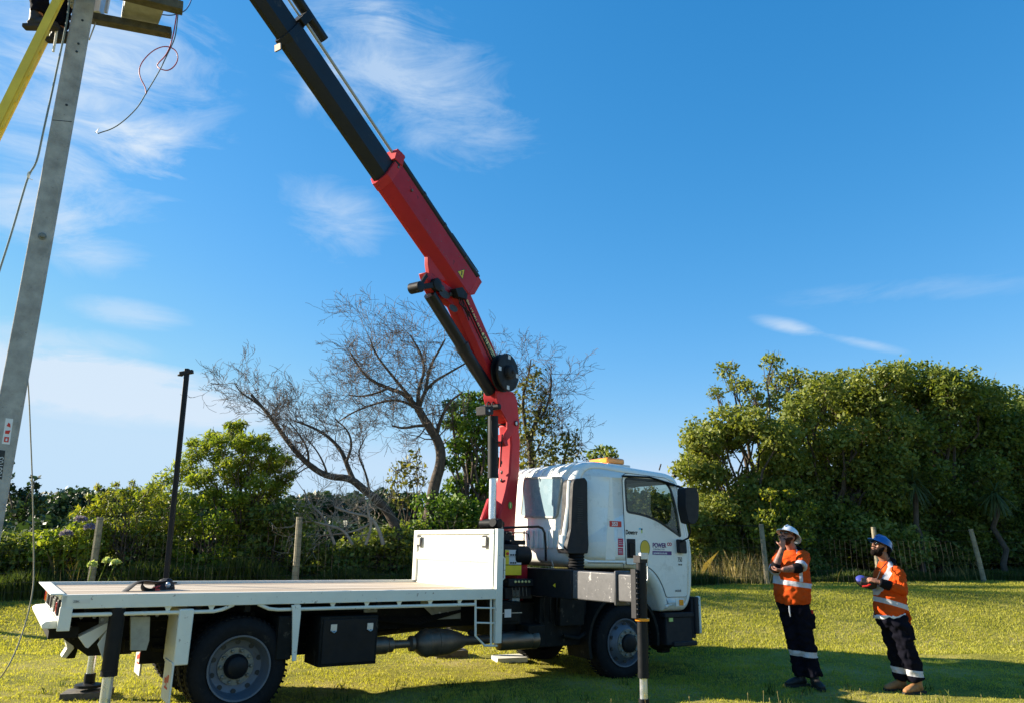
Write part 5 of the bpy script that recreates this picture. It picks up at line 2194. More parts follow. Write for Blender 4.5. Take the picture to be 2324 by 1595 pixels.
b = MB()
b.ell(P1(0, -.02, .035), (.081, .094, .088), 16, 12, rot1)
clothe(b, 'hair', 'beard', man1, voxel=.007, wr=.002, ws=(60, 60, 60))
hh_ = helmet(P1, rot1, r_, f_, u_, man1, xf1, 'helmetwhite', True)
b = MB()
b.tube([P1(.095, .02 + .03 * math.cos(a), .102 + .018 * math.sin(a)) for a in np.linspace(-.4, 3.6, 16)], .0035, 6)
em = b.build('emblem', 'stickerred', man1, xf=xf1)
em.parent = hh_
b = MB()
q = J(1842, 1383, -.02)
b.tube([q, q + vec(.01, 0, -.09)], [.02, .012], 8)
b.build('rag', 'stickerred', man1, xf=xf1)
b = MB()
b.tube([J(1791, 1374, -.19), J(1792, 1386, -.19), J(1794, 1398, -.18)], [.008, .010, .006], 8)
b.build('key_tag', 'tape', man1, xf=xf1)

# ---- man in the blue hard hat
Y2 = 9.90
base2 = at(2050, 1572, Y2)
z2 = float(terr(base2[0], base2[1]))
man2 = thing('person', 'bearded man in blue hard hat and tan boots, holding a crane remote control', 'person', (base2[0], base2[1], z2))
xf2 = rel(man2)
J = lambda px, py, dy=0.0: at(px, py, Y2 + dy)
f2 = nrm((-.84, -.26, .50))
u2 = nrm((.42, .08, .90))
hc = J(1998, 1241, 0)
neck = J(2011, 1272, .02)
lat = nrm((.42, -.9, 0))
b = MB()
r_, f_, u_, rot2, P2 = head(b, hc, f2, u2)
b.tube([hc - u_ * .05 - f_ * .025, neck - vec(0, 0, .01), neck - vec(0, 0, .10)], [.060, .066, .10], 14)
RS, LS = J(2001, 1296, .17), J(2037, 1295, -.15)
RE, RW = J(2014, 1336, .20), J(1977, 1317, .10)
LE, LW = J(2049, 1339, -.22), J(1996, 1320, -.22)
b.tube([neck - vec(0, 0, .08), J(2018, 1330), J(2020, 1375), J(2024, 1400)], [(.15, .09), (.17, .12), (.16, .12), (.15, .12)], 16, axis=lat)
b.tube([RS, RE, RW], [.055, .046, .030], 12)
b.tube([LS, LE, LW], [.055, .046, .032], 12)
hand(b, LW, J(1970, 1311, -.16) - LW, (.1, .55, -.9), (.2, .3, .8), curl=(.45, .5, .6, .7), spread=.2)
hand(b, RW, J(1960, 1316, .08) - RW, (.1, -.55, -.9), (.2, -.3, .8), curl=(.5, .5, .6, .7), spread=.2)
RK, RA = J(2032, 1468, .06), J(2046, 1540, .08)
LK, LA = J(2056, 1468, -.10), J(2082, 1545, -.10)
RH, LH = J(2017, 1404, .09), J(2035, 1404, -.09)
b.tube([RH, RK, RA], [.08, .055, .045], 10)
b.tube([LH, LK, LA], [.08, .055, .045], 10)
mkobj('body', place(remesh(b, .0065, 2), man2), 'skin2', man2, smooth=3.0)
b = MB()
b.tube([neck + vec(0, 0, .01), neck - vec(0, 0, .05), J(2015, 1298, .01), J(2018, 1325, 0), J(2020, 1355, 0), J(2021, 1383, 0), J(2025, 1391, 0)],
       [(.075, .075), (.13, .10), (.195, .135), (.205, .165), (.205, .180), (.205, .195), (.20, .19)], 20, axis=lat)
b.tube([J(2045, 1370, -.05), J(2056, 1395, -.02), J(2062, 1415, 0)], [(.09, .06), (.07, .035), (.03, .012)], 10)
for sl_ in ([RS + vec(0, 0, .01), RS * .5 + RE * .5, RE, RE * .45 + RW * .55], [LS + vec(0, 0, .01), LS * .5 + LE * .5, LE, LE * .45 + LW * .55]):
    b2 = MB()
    b2.tube(sl_, [.080, .080, .078, .058], 14)
    b2.ell(sl_[0] - vec(.02, 0, .01), (.070, .075, .070), 14, 10)
    clothe(b2, 'sleeve', 'orange', man2, wr=.022, ws=(9, 9, 13), seed=6)
L2 = np.array(man2.location)
w0, w1 = J(1975, 1356) - L2, J(2066, 1383) - L2
sl = (w1[2] - w0[2]) / (w1[0] - w0[0])
bands = [(-sl, 0, 1, w0[2] - sl * w0[0] + .01, .030, -9, 9)]
s0_, s1_ = J(2036, 1268, -.2) - L2, J(2003, 1348, -.2) - L2
k_ = (s1_[0] - s0_[0]) / (s1_[2] - s0_[2])
bands.append((1, 0, -k_, s0_[0] - k_ * s0_[2], .030, s1_[2] - .02, 9))
clothe(b, 'shirt', shirt_material('taped_long_shirt', 'orange', None, bands), man2, wr=.022, ws=(6, 6, 8), seed=13)
b = MB()
b.tube([neck + vec(.03, 0.02, .04), neck - vec(0, 0, .01)], [(.078, .08), (.095, .09)], 16, axis=lat, cap=False)
b.tube([neck + vec(.02, .0, .035), neck + vec(.07, -.06, .0), J(2030, 1281, -.1)], [.03, .034, .016], 10)
clothe(b, 'collar', 'cuff', man2, voxel=.009, wr=.002)
b = MB()
b.tube([J(2018, 1391, 0), J(2020, 1401, 0)], [(.192, .180), (.186, .172)], 18, axis=lat)
clothe(b, 'undershirt', 'tee', man2, seed=4)
b = MB()
b.tube([LE * .45 + LW * .55, LW + (LW - LE) * .02], [.066, .050], 14)
clothe(b, 'glove_cuff', 'cuff', man2, voxel=.009, wr=.004)
b = MB()
b.tube([J(2016, 1389), J(2020, 1402), J(2024, 1416)], [(.185, .160), (.185, .165), (.175, .15)], 18, axis=lat)
b.tube([RH + vec(0, 0, .03), RH * .5 + RK * .5, RK, RK * .4 + RA * .6, RA - vec(0, 0, .0)], [.125, .115, .105, .098, .092], 14)
b.tube([LH + vec(0, 0, .03), LH * .5 + LK * .5, LK, LK * .4 + LA * .6, LA - vec(0, 0, .0)], [.130, .122, .115, .104, .095], 14)
b.bar(LH * .58 + LK * .42 + vec(.07, -.08, .08), LH * .58 + LK * .42 + vec(.08, -.08, -.10), .10, .08)
tp = np.array(J(2050, 1521)) - L2
bl = [(0.10, 0, 1, tp[2] + .10 * tp[0], .035, -9, 9)]
clothe(b, 'trousers', shirt_material('taped_cargo_trousers', 'navy', None, bl), man2, wr=.026, ws=(6, 6, 7), seed=18)
for (a_, t_) in ((RA, J(2010, 1566, .06)), (LA, J(2062, 1574, -.16))):
    t_[2] = z2 + .012
    b = MB()
    hl, dd_, la_ = boot(b, a_, t_)
    bt_ = clothe(b, 'boot', 'boottan', man2, voxel=.009, wr=.003)
    b = MB()
    bootsole(b, hl, dd_, la_, z2 + .005)
    so = b.build('sole', 'sole', man2, xf=xf2)
    so.parent = bt_
glasses(P2, rot2, man2, xf2)
b = MB()
b.ell(P2(0, .022, -.078), (.069, .072, .050), 16, 10, rot2)
b.ell(P2(0, .060, -.108), (.042, .040, .038), 12, 8, rot2)
for s_ in (-1, 1):
    b.tube([P2(.070 * s_, .0, .0), P2(.064 * s_, .02, -.045), P2(.045 * s_, .055, -.07)], [.016, .026, .026], 8)
b.tube([P2(-.034, .092, -.052), P2(0, .104, -.040), P2(.034, .092, -.052)], .008, 8)
clothe(b, 'beard', 'beard2', man2, voxel=.006, wr=.003, ws=(60, 60, 60))
b = MB()
b.ell(P2(0, -.02, .035), (.080, .094, .088), 16, 12, rot2)
clothe(b, 'hair', 'beard2', man2, voxel=.007, wr=.002, ws=(60, 60, 60))
b = MB()
b.ell(P2(0, .103, -.064), (.020, .008, .009), 10, 6, rot2)
b.build('mouth', 'skin', man2, xf=xf2)
hb2 = helmet(P2, rot2, r_, f_, u_, man2, xf2, 'helmetblue', False)
b = MB()
b.tube([P2(.078, .05, .028), P2(.088, 0, .018), P2(.085, -.03, .0)], [.006, .016, .012], 8)
b.tube([P2(.088, -.02, -.015), P2(.088, -.026, -.045)], [.012, .008], 8)
b.build('ear_guard', 'stickerwhite', man2, xf=xf2)
b = MB()
b.tube([P2(0, -.10, .03), P2(0.0, -.115, -.05), P2(.0, -.10, -.11)], [(.07, .02), (.08, .015), (.06, .010)], 12, axis=tuple(r_))
clothe(b, 'neck_flap', 'cuff', man2, voxel=.009, wr=.004)
b = MB()
b.tube([neck + vec(.0, -.09, .02), J(2000, 1290, -.20), J(1992, 1310, -.21), J(1985, 1322, -.16)], .006, 6)
b.tube([J(1985, 1385, -.12), J(1983, 1393, -.12), J(1982, 1402, -.12)], .007, 6)
b.build('lanyard', 'strap', man2, xf=xf2)

# remote control held at his waist
rc0 = J(1964, 1320, -.04)
rem = thing('remote_control', 'black and red crane remote control with a violet blue end, held by the bearded man', 'remote control', rc0)
xr = rel(rem)
b = MB()
ax_ = nrm((.9, -.35, -.22))
b.tube([rc0 - ax_ * .10, rc0 - ax_ * .05, rc0 + ax_ * .08, rc0 + ax_ * .13], [(.055, .04), (.10, .07), (.10, .075), (.06, .045)], 10, axis=(.35, .9, 0))
b.build('case', 'plastic', rem, xf=xr, bevel=.006)
b = MB()
b.lathe(J(1953, 1312, -.06), (-.3, -.5, .75), [(-.03, .035), (-.01, .056), (.008, .056), (.022, .035), (.026, .01)], 20)
b.build('stop_cap', 'remoteblue', rem, xf=xr)
b = MB()
b.tube([J(1957, 1330, -.12), J(1968, 1329, -.14), J(1980, 1322, -.14)], .012, 8)
b.build('trim', 'stickerred', rem, xf=xr)
b = MB()
for k in range(4):
    q = J(1963 + k * 5, 1313 + k, -.05)
    b.tube([q, q + vec(0, 0, .035)], .006, 6)
b.build('levers', 'hubmetal', rem, xf=xr)
# ------------------------------------------------------------------ concrete pole with cross-arms
PY = 6.6
pb_ = vec(-4.36, PY + .10, 0)
pole = thing('power_pole', 'weathered grey concrete power pole rising behind the tail of the truck', 'power pole', (pb_[0], pb_[1], float(terr(pb_[0], pb_[1]))))
xp = rel(pole)
PA = math.atan2(4.36, PY)          # the pole is turned so that its broad face looks towards the lawn
pcos, psin = math.cos(PA), math.sin(PA)
PN = vec(psin, -pcos, 0)


def paxis(z):
    return vec(-4.52 + .0236 * z, PY + .05, z)


b = MB()
vs = []
for z, w_, d_ in ((-.4, .108, .10), (3.0, .098, .09), (8.6, .086, .075)):
    o_ = paxis(z)
    for sx_, sy_ in ((-1, -1), (1, -1), (1, 1), (-1, 1)):
        vs.append(o_ + vec(pcos, psin, 0) * sx_ * w_ - PN * sy_ * d_)
b.add(vs, [(0, 1, 2, 3)] + [(4 * k + i, 4 * k + (i + 1) % 4, 4 * k + 4 + (i + 1) % 4, 4 * k + 4 + i) for k in range(2) for i in range(4)] + [(11, 10, 9, 8)])
b.build('shaft', 'concrete', pole, xf=xp, bevel=.018)


def facept(px, py):
    """photo point -> point on the pole's broad face"""
    r_ = pix_ray(px, py)
    z = 3.0
    for _ in range(5):
        o_ = paxis(z) + PN * np.interp(z, [-.4, 3, 8.6], [.10, .09, .075])
        t_ = (PN @ (o_ - CAMP)) / (PN @ r_)
        q_ = CAMP + r_ * t_
        z = q_[2]
    return q_


for (px, py, r_) in ((187, 47, .012), (178, 100, .012), (174, 118, .012), (151, 239, .012)):
    q = facept(px, py)
    b = MB()
    b.lathe(q - PN * .002, PN, [(0, r_), (.005, r_), (.006, r_ * .7)], 12)
    b.build('bolt_hole', 'ink', pole, xf=xp)
q = facept(96, 537)
b = MB()
b.lathe(q, PN, [(0, .035), (.006, .035), (.008, .022), (.03, .020), (.032, .012)], 14)
b.build('through_bolt', 'hubmetal', pole, xf=xp)
qa, qb = facept(118, 273), facept(163, 277)
b = MB()
b.bar(qa + vec(0, .0, 0), qb + vec(0, .0, 0), .004, .006)
b.build('joint_line', 'ink', pole, xf=xp)
# hazard plate
pts = [facept(*p) + PN * .002 for p in ((4, 1006), (22, 1008), (30, 950), (13, 948))]
b = MB()
b.add([p for p in pts] + [p - PN * .003 for p in pts], [(0, 1, 2, 3), (7, 6, 5, 4), (0, 4, 5, 1), (1, 5, 6, 2), (2, 6, 7, 3), (3, 7, 4, 0)])
hz = b.build('hazard_plate', 'stickerwhite', pole, xf=xp, smooth=0)


def onpl(a, c):
    p = pts[0] * (1 - a) * (1 - c) + pts[1] * a * (1 - c) + pts[3] * (1 - a) * c + pts[2] * a * c
    return p + PN * .002


for shp in ([(.2, .08), (.8, .08), (.8, .28), (.2, .28)], [(.2, .40), (.72, .40), (.85, .55), (.2, .52)], [(.25, .70), (.8, .66), (.7, .80), (.45, .84)]):
    b = MB()
    b.add([onpl(*p) for p in shp], [tuple(range(len(shp)))])
    b.build('symbol', 'stickerred', hz, xf=xp, smooth=0)
b = MB()
b.add([onpl(*p) + PN * .001 for p in ((.4, .12), (.62, .12), (.62, .22), (.4, .22))], [(0, 1, 2, 3)])
b.build('symbol', 'stickerwhite', hz, xf=xp, smooth=0)
pts2 = [facept(*p) + PN * .002 for p in ((-14, 1084), (4, 1087), (12, 1022), (-6, 1019))]
b = MB()
b.add(pts2 + [p - PN * .003 for p in pts2], [(0, 1, 2, 3), (7, 6, 5, 4), (0, 4, 5, 1), (1, 5, 6, 2), (2, 6, 7, 3), (3, 7, 4, 0)])
npl = b.build('number_plate', 'ink', pole, xf=xp, smooth=0)
uu = pts2[3] - pts2[0]
rr_ = pts2[1] - pts2[0]
text('100103', .062, xp(pts2[0] + rr_ * .92 + uu * .04 + PN * .002), tuple(uu), tuple(-rr_), 'steel', npl)
q = facept(-1, 1158)
text('3', .10, xp(q + PN * .003), (pcos, psin, 0), (0, 0, 1), 'greydot', pole)
# timber cross-arms and the box they carry
ZA = atz  # horizontal plane helper
zc = at(216, 43, PY + .22)[2]
za = zc


def zbeam(p0, p1, z, th, w, name, mt):
    a_, c_ = atz(*p0, z), atz(*p1, z)
    bb = MB()
    bb.bar(a_, c_, w, th)
    return bb.build(name, mt, pole, xf=xp, bevel=.006)


e0, e1 = atz(205, 41, za), atz(389, 76, za)
d_ = nrm(e1 - e0)
b = MB()
b.bar(e0, e1, .10, .085)
b.build('cross_arm', 'timber', pole, xf=xp, bevel=.006)
h0_, h1_ = atz(180, -40, za + .05), atz(415, 20, za + .05)
b = MB()
b.bar(h0_, h1_, .11, .10)
b.build('cross_arm', 'timber', pole, xf=xp, bevel=.006)
bx_ = [atz(*p, za + .10) for p in ((274, 42), (359, 59), (381, 2), (289, -18))]
b = MB()
vs = [p for p in bx_] + [p + vec(0, 0, .55) for p in bx_]
b.add(vs, [(0, 1, 2, 3), (7, 6, 5, 4), (0, 4, 5, 1), (1, 5, 6, 2), (2, 6, 7, 3), (3, 7, 4, 0)])
b.build('equipment_box', 'panelgrey', pole, xf=xp, bevel=.01)
b = MB()
b.bar(at(222, 33, PY + .3), at(232, -30, PY + .3), .10, .08)
b.bar(at(240, 30, PY + .25), at(250, -20, PY + .25), .03, .03)
b.build('bracket', 'steel', pole, xf=xp, bevel=.004)
b = MB()
b.bar(at(203, 90, PY + .22), at(218, 50, PY + .24), .04, .012)
b.build('brace', 'panelgrey', pole, xf=xp)
b = MB()
for k in range(4):
    q = at(162, 16 - k * 7, PY + .05)
    b.lathe(q, (0, 0, 1), [(0, .03), (.012, .045), (.022, .03)], 14)
b.build('insulator', 'cream', pole, xf=xp)


def cable(name, label, cat, pts, r, mt, group=None, n=6, sub=3):
    P_ = [np.array(p) for p in pts]
    # smooth the run
    for _ in range(sub):
        out = [P_[0]]
        for a_, c_ in zip(P_[:-1], P_[1:]):
            out += [a_ * .75 + c_ * .25, a_ * .25 + c_ * .75]
        out.append(P_[-1])
        P_ = out
    base = P_[-1]
    bb = MB()
    bb.tube([p - base for p in P_], r, n)
    o = bb.build(name, mt, smooth=1.5)
    o.location = tuple(base)
    return tag(o, label, cat, group)


YW = e1[1] - .05
w = lambda L_: [at(x, y, YW + (L[2] if len(L) > 2 else 0)) for L in L_ for (x, y) in [L[:2]]]
cable('cable', 'red cable hanging in a loop from the end of the pole timbers', 'cable',
      w([(404, -20), (402, 26, -.1), (397, 60), (391, 90), (384, 112), (374, 130), (361, 142), (355, 150, .05), (364, 158), (382, 162), (398, 150), (405, 132), (400, 116), (386, 107), (368, 106),
         (346, 116), (325, 137), (315, 157), (318, 178), (330, 198), (332, 214)]), .006, 'redwire')
cable('cable', 'long thin grey-green cable dangling below the pole timbers with a frayed white tip', 'cable',
      w([(412, -20, -.05), (404, 30, -.12), (400, 72), (396, 90), (388, 108), (378, 128), (364, 158), (350, 182), (331, 213), (316, 240), (296, 262), (270, 284), (250, 295), (233, 300), (222, 304)]), .0055, 'greywire')
cable('cable', 'blue cable curving off the end of the upper timber', 'cable',
      w([(438, -15), (432, 8), (422, 24), (410, 30), (398, 34), (385, 36), (368, 34)]), .006, 'bluewire')
b = MB()
q = at(222, 304, YW)
for k in range(5):
    a_ = random.uniform(1.2, 3.4)
    b.tube([vec(0, 0, 0), vec(-.02 * math.cos(a_ * .4), 0, .02), vec(-.035 + .008 * k, .01, .02 + .012 * k)], .003, 5)
o = b.build('frayed_strand', 'stickerwhite')
o.location = tuple(q)
tag(o, 'frayed white strands at the tip of the dangling grey-green cable', 'cable end')
# ropes
cable('rope', 'knotted blue-grey rope hanging beside the pole, between it and the ladder', 'rope',
      [at(x, y, PY - .05) for x, y in ((159, -30), (156, 20), (150, 60), (134, 135), (118, 210), (96, 310), (84, 370), (66, 395), (52, 440), (32, 510), (15, 565), (0, 610), (-40, 740), (-90, 900))], .009, 'rope')
b = MB()
q = at(65, 398, PY - .05)
b.ell((0, 0, 0), (.014, .014, .04), 8, 6)
b.tube([(0, 0, .03), (.035, 0, .05)], .003, 5)
b.tube([(0, 0, -.03), (.045, 0, -.05)], .003, 5)
o = b.build('knot', 'cream')
o.location = tuple(q)
tag(o, 'pale frayed knot on the blue-grey rope beside the pole', 'knot')
yt = 7.3
gp = atz(-60, 1600, 0.03)
cable('rope', 'thin tan rope hanging straight down right of the pole and trailing to the grass', 'rope',
      [at(60, 820, yt), at(66, 900, yt), at(69, 980, yt), at(74, 1100, yt), at(76, 1200, yt), at(77, 1290, yt), at(76, 1330, yt - .1), at(66, 1385, yt - .2), at(50, 1440, yt - .3), at(30, 1490, yt - .45),
       at(5, 1535, yt - .6), gp], .006, 'ropetan')

# ------------------------------------------------------------------ ladder
lad = None
r0a, r0b = at(-160, 585, 6.15), at(152, -45, 6.30)
ld = nrm(r0b - r0a)
# extend down to the ground
t_ = (0.05 - r0a[2]) / ld[2]
foot = r0a + ld * t_
top = r0b + ld * .7
lad = thing('ladder', 'yellow fibreglass ladder leaning steeply against the left side of the pole', 'ladder', foot)
xl = rel(lad)
off = None
_best = None
for _a in np.linspace(-.5, .2, 141):
    _o = vec(_a, .40, 0)
    _e = []
    for _y in (60, 200):
        _p = r0a + (r0b - r0a) * ((585 - _y) / 630.)
        def _pr(w_):
            w_ = w_ - CAMP
            zc_ = w_[1] * math.cos(PITCH) + w_[2] * math.sin(PITCH)
            yu_ = -w_[1] * math.sin(PITCH) + w_[2] * math.cos(PITCH)
            return CX + F * w_[0] / zc_, CY - F * yu_ / zc_
        (_x0, _y0), (_x1, _y1) = _pr(_p), _pr(_p + _o)
        _e.append(abs((_x1 - _x0) + (_y1 - _y0) * .50 - 13))
    if _best is None or sum(_e) < _best[0]:
        _best = (sum(_e), _a)
off = vec(_best[1], .40, 0)
b = MB()
nn = nrm(np.cross(ld, vec(0, 1, 0)))
for k, o_ in enumerate((vec(0, 0, 0), off)):
    b = MB()
    a_, c_ = foot + o_, top + o_
    b.bar(a_, c_, .010, .088, nn)
    for s_ in (-1, 1):
        b.bar(a_ + nn * s_ * .040 + vec(0, .014, 0), c_ + nn * s_ * .040 + vec(0, .014, 0), .030, .008, nn)
    b.build('rail', 'fibre', lad, xf=xl)
Ll = np.linalg.norm(top - foot)
ph_ = ((at(122, 84, 6.42) - foot) @ ld) % .30
k = 0
while k * .30 + ph_ < Ll - .1:
    q = foot + ld * (k * .30 + ph_)
    b = MB()
    b.tube([q + vec(0, .005, 0), q + off], .016, 10)
    b.build('rung', 'steel', lad, xf=xl)
    k += 1

# ------------------------------------------------------------------ the lineman on the ladder (only his legs reach into the photo)
fz = at(120, 74, 6.42)
rung = foot + ld * (ph_ + .30 * round((((fz - foot) @ ld) - ph_) / .30)) + off * .5
man3 = thing('person', 'lineman standing high on the yellow ladder, only black boots and lower legs in view', 'person', rung + vec(0, 0, .016))
x3 = rel(man3)
up3 = nrm(ld + vec(-.05, 0, .35))
bk = nrm(vec(-1, .15, -.1))
A0_ = at(90, 42, 6.45)
b = MB()
hip = A0_ + vec(-.10, .10, .95)
for s_, nm in ((0, 'l'), (1, 'r')):
    an = A0_ + vec(-.02 + .10 * s_, .20 * s_, .03)
    kn = an + vec(-.04, .02, .45)
    b.tube([an, kn, hip + vec(0, .10 * (s_ * 2 - 1), 0)], [.045, .058, .085], 10)
ch = hip + vec(.05, 0, .45)
hd3 = ch + vec(.06, 0, .38)
b.tube([hip - vec(0, 0, .05), hip + vec(.02, 0, .2), ch, ch + vec(.03, 0, .14)], [(.15, .11), (.14, .10), (.17, .11), (.10, .08)], 14, axis=(0, 1, 0))
r_, f_, u_, rot3, P3 = head(b, hd3, (1, 0, .1), (0, 0, 1))
b.tube([hd3 - vec(.02, 0, .05), ch + vec(.03, 0, .12)], [.055, .07], 10)
for s_ in (-1, 1):
    sh, elb, wr_ = ch + vec(.0, .19 * s_, .1), ch + vec(.16, .24 * s_, -.10), ch + vec(.36, .17 * s_, .06)
    b.tube([sh, elb, wr_], [.05, .043, .03], 10)
    hand(b, wr_, (1, 0, .1), (0, -s_, 0), (0, 0, 1), curl=(1, 1, 1, 1))
mkobj('body', place(remesh(b, .009, 2), man3), 'skin', man3, smooth=3.0)
b = MB()
b.tube([ch + vec(.02, 0, .15), ch + vec(0, 0, .05), ch - vec(0, 0, .2), hip], [(.09, .08), (.2, .12), (.2, .14), (.19, .14)], 16, axis=(0, 1, 0))
for s_ in (-1, 1):
    b.tube([ch + vec(.0, .19 * s_, .1), ch + vec(.16, .24 * s_, -.10), ch + vec(.32, .18 * s_, .04)], [.085, .07, .05], 12)
clothe(b, 'shirt', 'orange', man3)
b = MB()
b.tube([hip + vec(0, 0, .06), hip - vec(0, 0, .08)], [(.18, .14), (.17, .14)], 16, axis=(0, 1, 0))
for s_ in (0, 1):
    an = A0_ + vec(-.02 + .10 * s_, .20 * s_, .03)
    kn = an + vec(-.04, .02, .45)
    b.tube([an + vec(0, 0, .01), an * .6 + kn * .4, kn, hip + vec(0, .10 * (s_ * 2 - 1), 0)], [.072, .088, .092, .12], 14)
clothe(b, 'trousers', 'navy', man3, wr=.018, ws=(6, 6, 9), seed=5)
for s_ in (0, 1):
    an = A0_ + vec(-.02 + .10 * s_, .20 * s_, .0)
    t3 = an + vec(.2, 0.0, -.10)
    b = MB()
    hl, dd_, la_ = boot(b, an - vec(0.02, 0, .02), t3)
    bt_ = clothe(b, 'boot', 'bootblack', man3, voxel=.009, wr=.002)
    b = MB()
    bootsole(b, hl, dd_, la_, t3[2] - .005)
    so = b.build('sole', 'sole', man3, xf=x3)
    so.parent = bt_
helmet(P3, rot3, r_, f_, u_, man3, x3, 'helmetwhite', True)
b = MB()
q = at(153, 105, 6.5)
b.tube([vec(0, 0, 0), vec(.001, 0, .15), vec(-.002, 0, .24)], [.011, .012, .012], 8)
o = b.build('tool_handle', 'cream')
o.location = tuple(at(156, 157, 6.5) * 0 + at(121, 118, 6.5))
tag(o, 'short pale stick dangling just below the boot on the ladder', 'stick')

# ------------------------------------------------------------------ steel post and strap on the deck
fy = YF - .16
pq = w2t(at(374, 1320, t2w((-.4, fy, 1.25))[1]))
xb_ = None
best = None
for x in np.linspace(-1.2, .4, 161):
    p = t2w((x, fy, 1.235)) - CAMP
    zc_ = p[1] * math.cos(PITCH) + p[2] * math.sin(PITCH)
    px_ = CX + F * p[0] / zc_
    if best is None or abs(px_ - 375) < best[0]:
        best = (abs(px_ - 375), x)
sb = t2w((best[1], fy, 1.236))
sp = thing('steel_post', 'slim black square steel post standing upright on the far edge of the deck', 'post', sb)
xs_p = rel(sp)
topw = at(425, 836, sb[1] - .05)
b = MB()
b.bar(sb, topw, .056, .056, (0, 1, 0))
b.build('shaft', 'black', sp, xf=xs_p, bevel=.006)
b = MB()
dt = nrm(topw - sb)
b.bar(topw - dt * .05 + vec(-.09, 0, -.02), topw - dt * .05 + vec(.08, 0, .01), .06, .05)
b.tube([topw - dt * .06 + vec(-.12, 0, -.03), topw - dt * .06 + vec(-.06, 0, -.02)], [.012, .03], 8)
b.build('hook_bracket', 'plastic', sp, xf=xs_p, bevel=.006)
b = MB()
b.bar(sb + vec(0, 0, .0), sb + vec(0, 0, .02), .2, .2, (0, 1, 0))
b.build('foot_plate', 'black', sp, xf=xs_p)

# strap: comes from the post foot to the near side of the deck
yn_ = .45
def DK(px, py):
    """point standing over the deck, halfway across"""
    q_ = on_y(px, py, yn_)
    return vec(q_[0], yn_, max(q_[1], 1.236))


stp = DK(385, 1338)
st = thing('ratchet_strap', 'crumpled black webbing strap with a red ratchet lying at the foot of the black post', 'strap', t2w(stp))
L_st = np.array(st.location)


def ribbon(pts_, w_, th_, name, mt, par):
    bb = MB()
    P_ = [vec(*p) for p in pts_]
    for _ in range(2):
        o__ = [P_[0]]
        for a_, c_ in zip(P_[:-1], P_[1:]):
            o__ += [a_ * .75 + c_ * .25, a_ * .25 + c_ * .75]
        o__.append(P_[-1])
        P_ = o__
    W_ = [t2w(p) - L_st for p in P_]
    bb.tube(W_, [(w_, th_)] * len(W_), 8, axis=tuple(TR @ vec(0, 1, 0)))
    return bb.build(name, mt, par)


def DY(px, py, y):
    q_ = on_y(px, py, y)
    return (q_[0], y, q_[1])


ribbon([DY(262, 1348, .0), DY(276, 1346, .0), DY(292, 1334, .05), DY(306, 1322, .1), DY(325, 1319, .15), DY(345, 1322, .2), DY(362, 1321, .25), DY(380, 1316, .3), DY(386, 1326, .3)],
       .065, .016, 'webbing', 'strap', st)
ribbon([DY(324, 1322, .1), DY(321, 1330, .08), DY(328, 1338, .05), DY(340, 1340, .05), DY(352, 1338, .05)], .04, .006, 'webbing', 'strap', st)
b = MB()
for (px, py, r_) in ((372, 1330, .09), (380, 1333, .085), (361, 1334, .07), (377, 1322, .08), (367, 1325, .07), (355, 1336, .06), (366, 1334, .10), (383, 1328, .06)):
    b.ell(xrel(DY(px, py, .28)) if False else t2w(DY(px, py, .28)) - L_st, (r_, r_, r_ * .7), 10, 8)
o_ = mkobj('webbing_bundle', remesh(b, .012, 2, .012, (16, 16, 16)), 'strap', st, smooth=3)
b = MB()
a_, c_ = t2w(DY(345, 1337, .1)) - L_st, t2w(DY(360, 1339, .12)) - L_st
b.bar(a_, c_, .06, .035)
b.bar(a_ + vec(0.02, 0, .02), c_ + vec(0, 0, .05), .05, .012)
b.build('ratchet', 'stickerred', st, bevel=.006)
b = MB()
b.ell(t2w(DY(381, 1326, .16)) - L_st, (.03, .02, .03), 10, 8)
b.build('buckle', 'steel', st)

# ------------------------------------------------------------------ timber pads beneath the outrigger feet


def padpx(px, py, w_, d_, h_, label, mt='padtimber', rz=0.0, seams=3, gz=None):
    q_ = atz(px, py, 0.0)
    if gz is None:
        for _ in range(4):
            q_ = atz(px, py, float(terr(q_[0], q_[1])))
    z_ = float(terr(q_[0], q_[1]))
    t_ = thing('outrigger_pad', label, 'pad', (q_[0], q_[1], z_), (0, 0, rz))
    for k in range(seams):
        bb = MB()
        y0 = -d_ / 2 + d_ * k / seams
        bb.box(-w_ / 2, w_ / 2, y0 + .003, y0 + d_ / seams - .003, .0, h_)
        bb.build('board', mt, t_, bevel=.006)
    return t_


def padat(lx, ly, w_, d_, h_, label, mt='padtimber', rz=.5):
    q_ = t2w((lx, ly, 0))
    z_ = float(terr(q_[0], q_[1]))
    t_ = thing('outrigger_pad', label, 'pad', (q_[0], q_[1], z_), (0, 0, rz))
    for k in range(3):
        bb = MB()
        y0 = -d_ / 2 + d_ * k / 3
        bb.box(-w_ / 2, w_ / 2, y0 + .003, y0 + d_ / 3 - .003, -.02, h_)
        bb.build('board', mt, t_, bevel=.006)


padat(-1.13, 1.50, .50, .36, .075, 'dark timber pad beneath the far rear outrigger foot, behind the shiny rod', rz=.25)
padat(3.96, 1.95, .50, .40, .10, 'timber pad beneath the far front outrigger foot, glimpsed under the truck', rz=.3)
q_ = atz(1155, 1484, .05)
t_ = thing('board_offcut', 'flat white board lying on the grass beyond the truck, beside the far front wheel', 'board', (q_[0], q_[1], .0 + float(terr(q_[0], q_[1]))), (0, 0, .3))
b = MB()
b.box(-.24, .24, -.2, .2, .0, .07)
b.build('slab', 'cream', t_, bevel=.004)

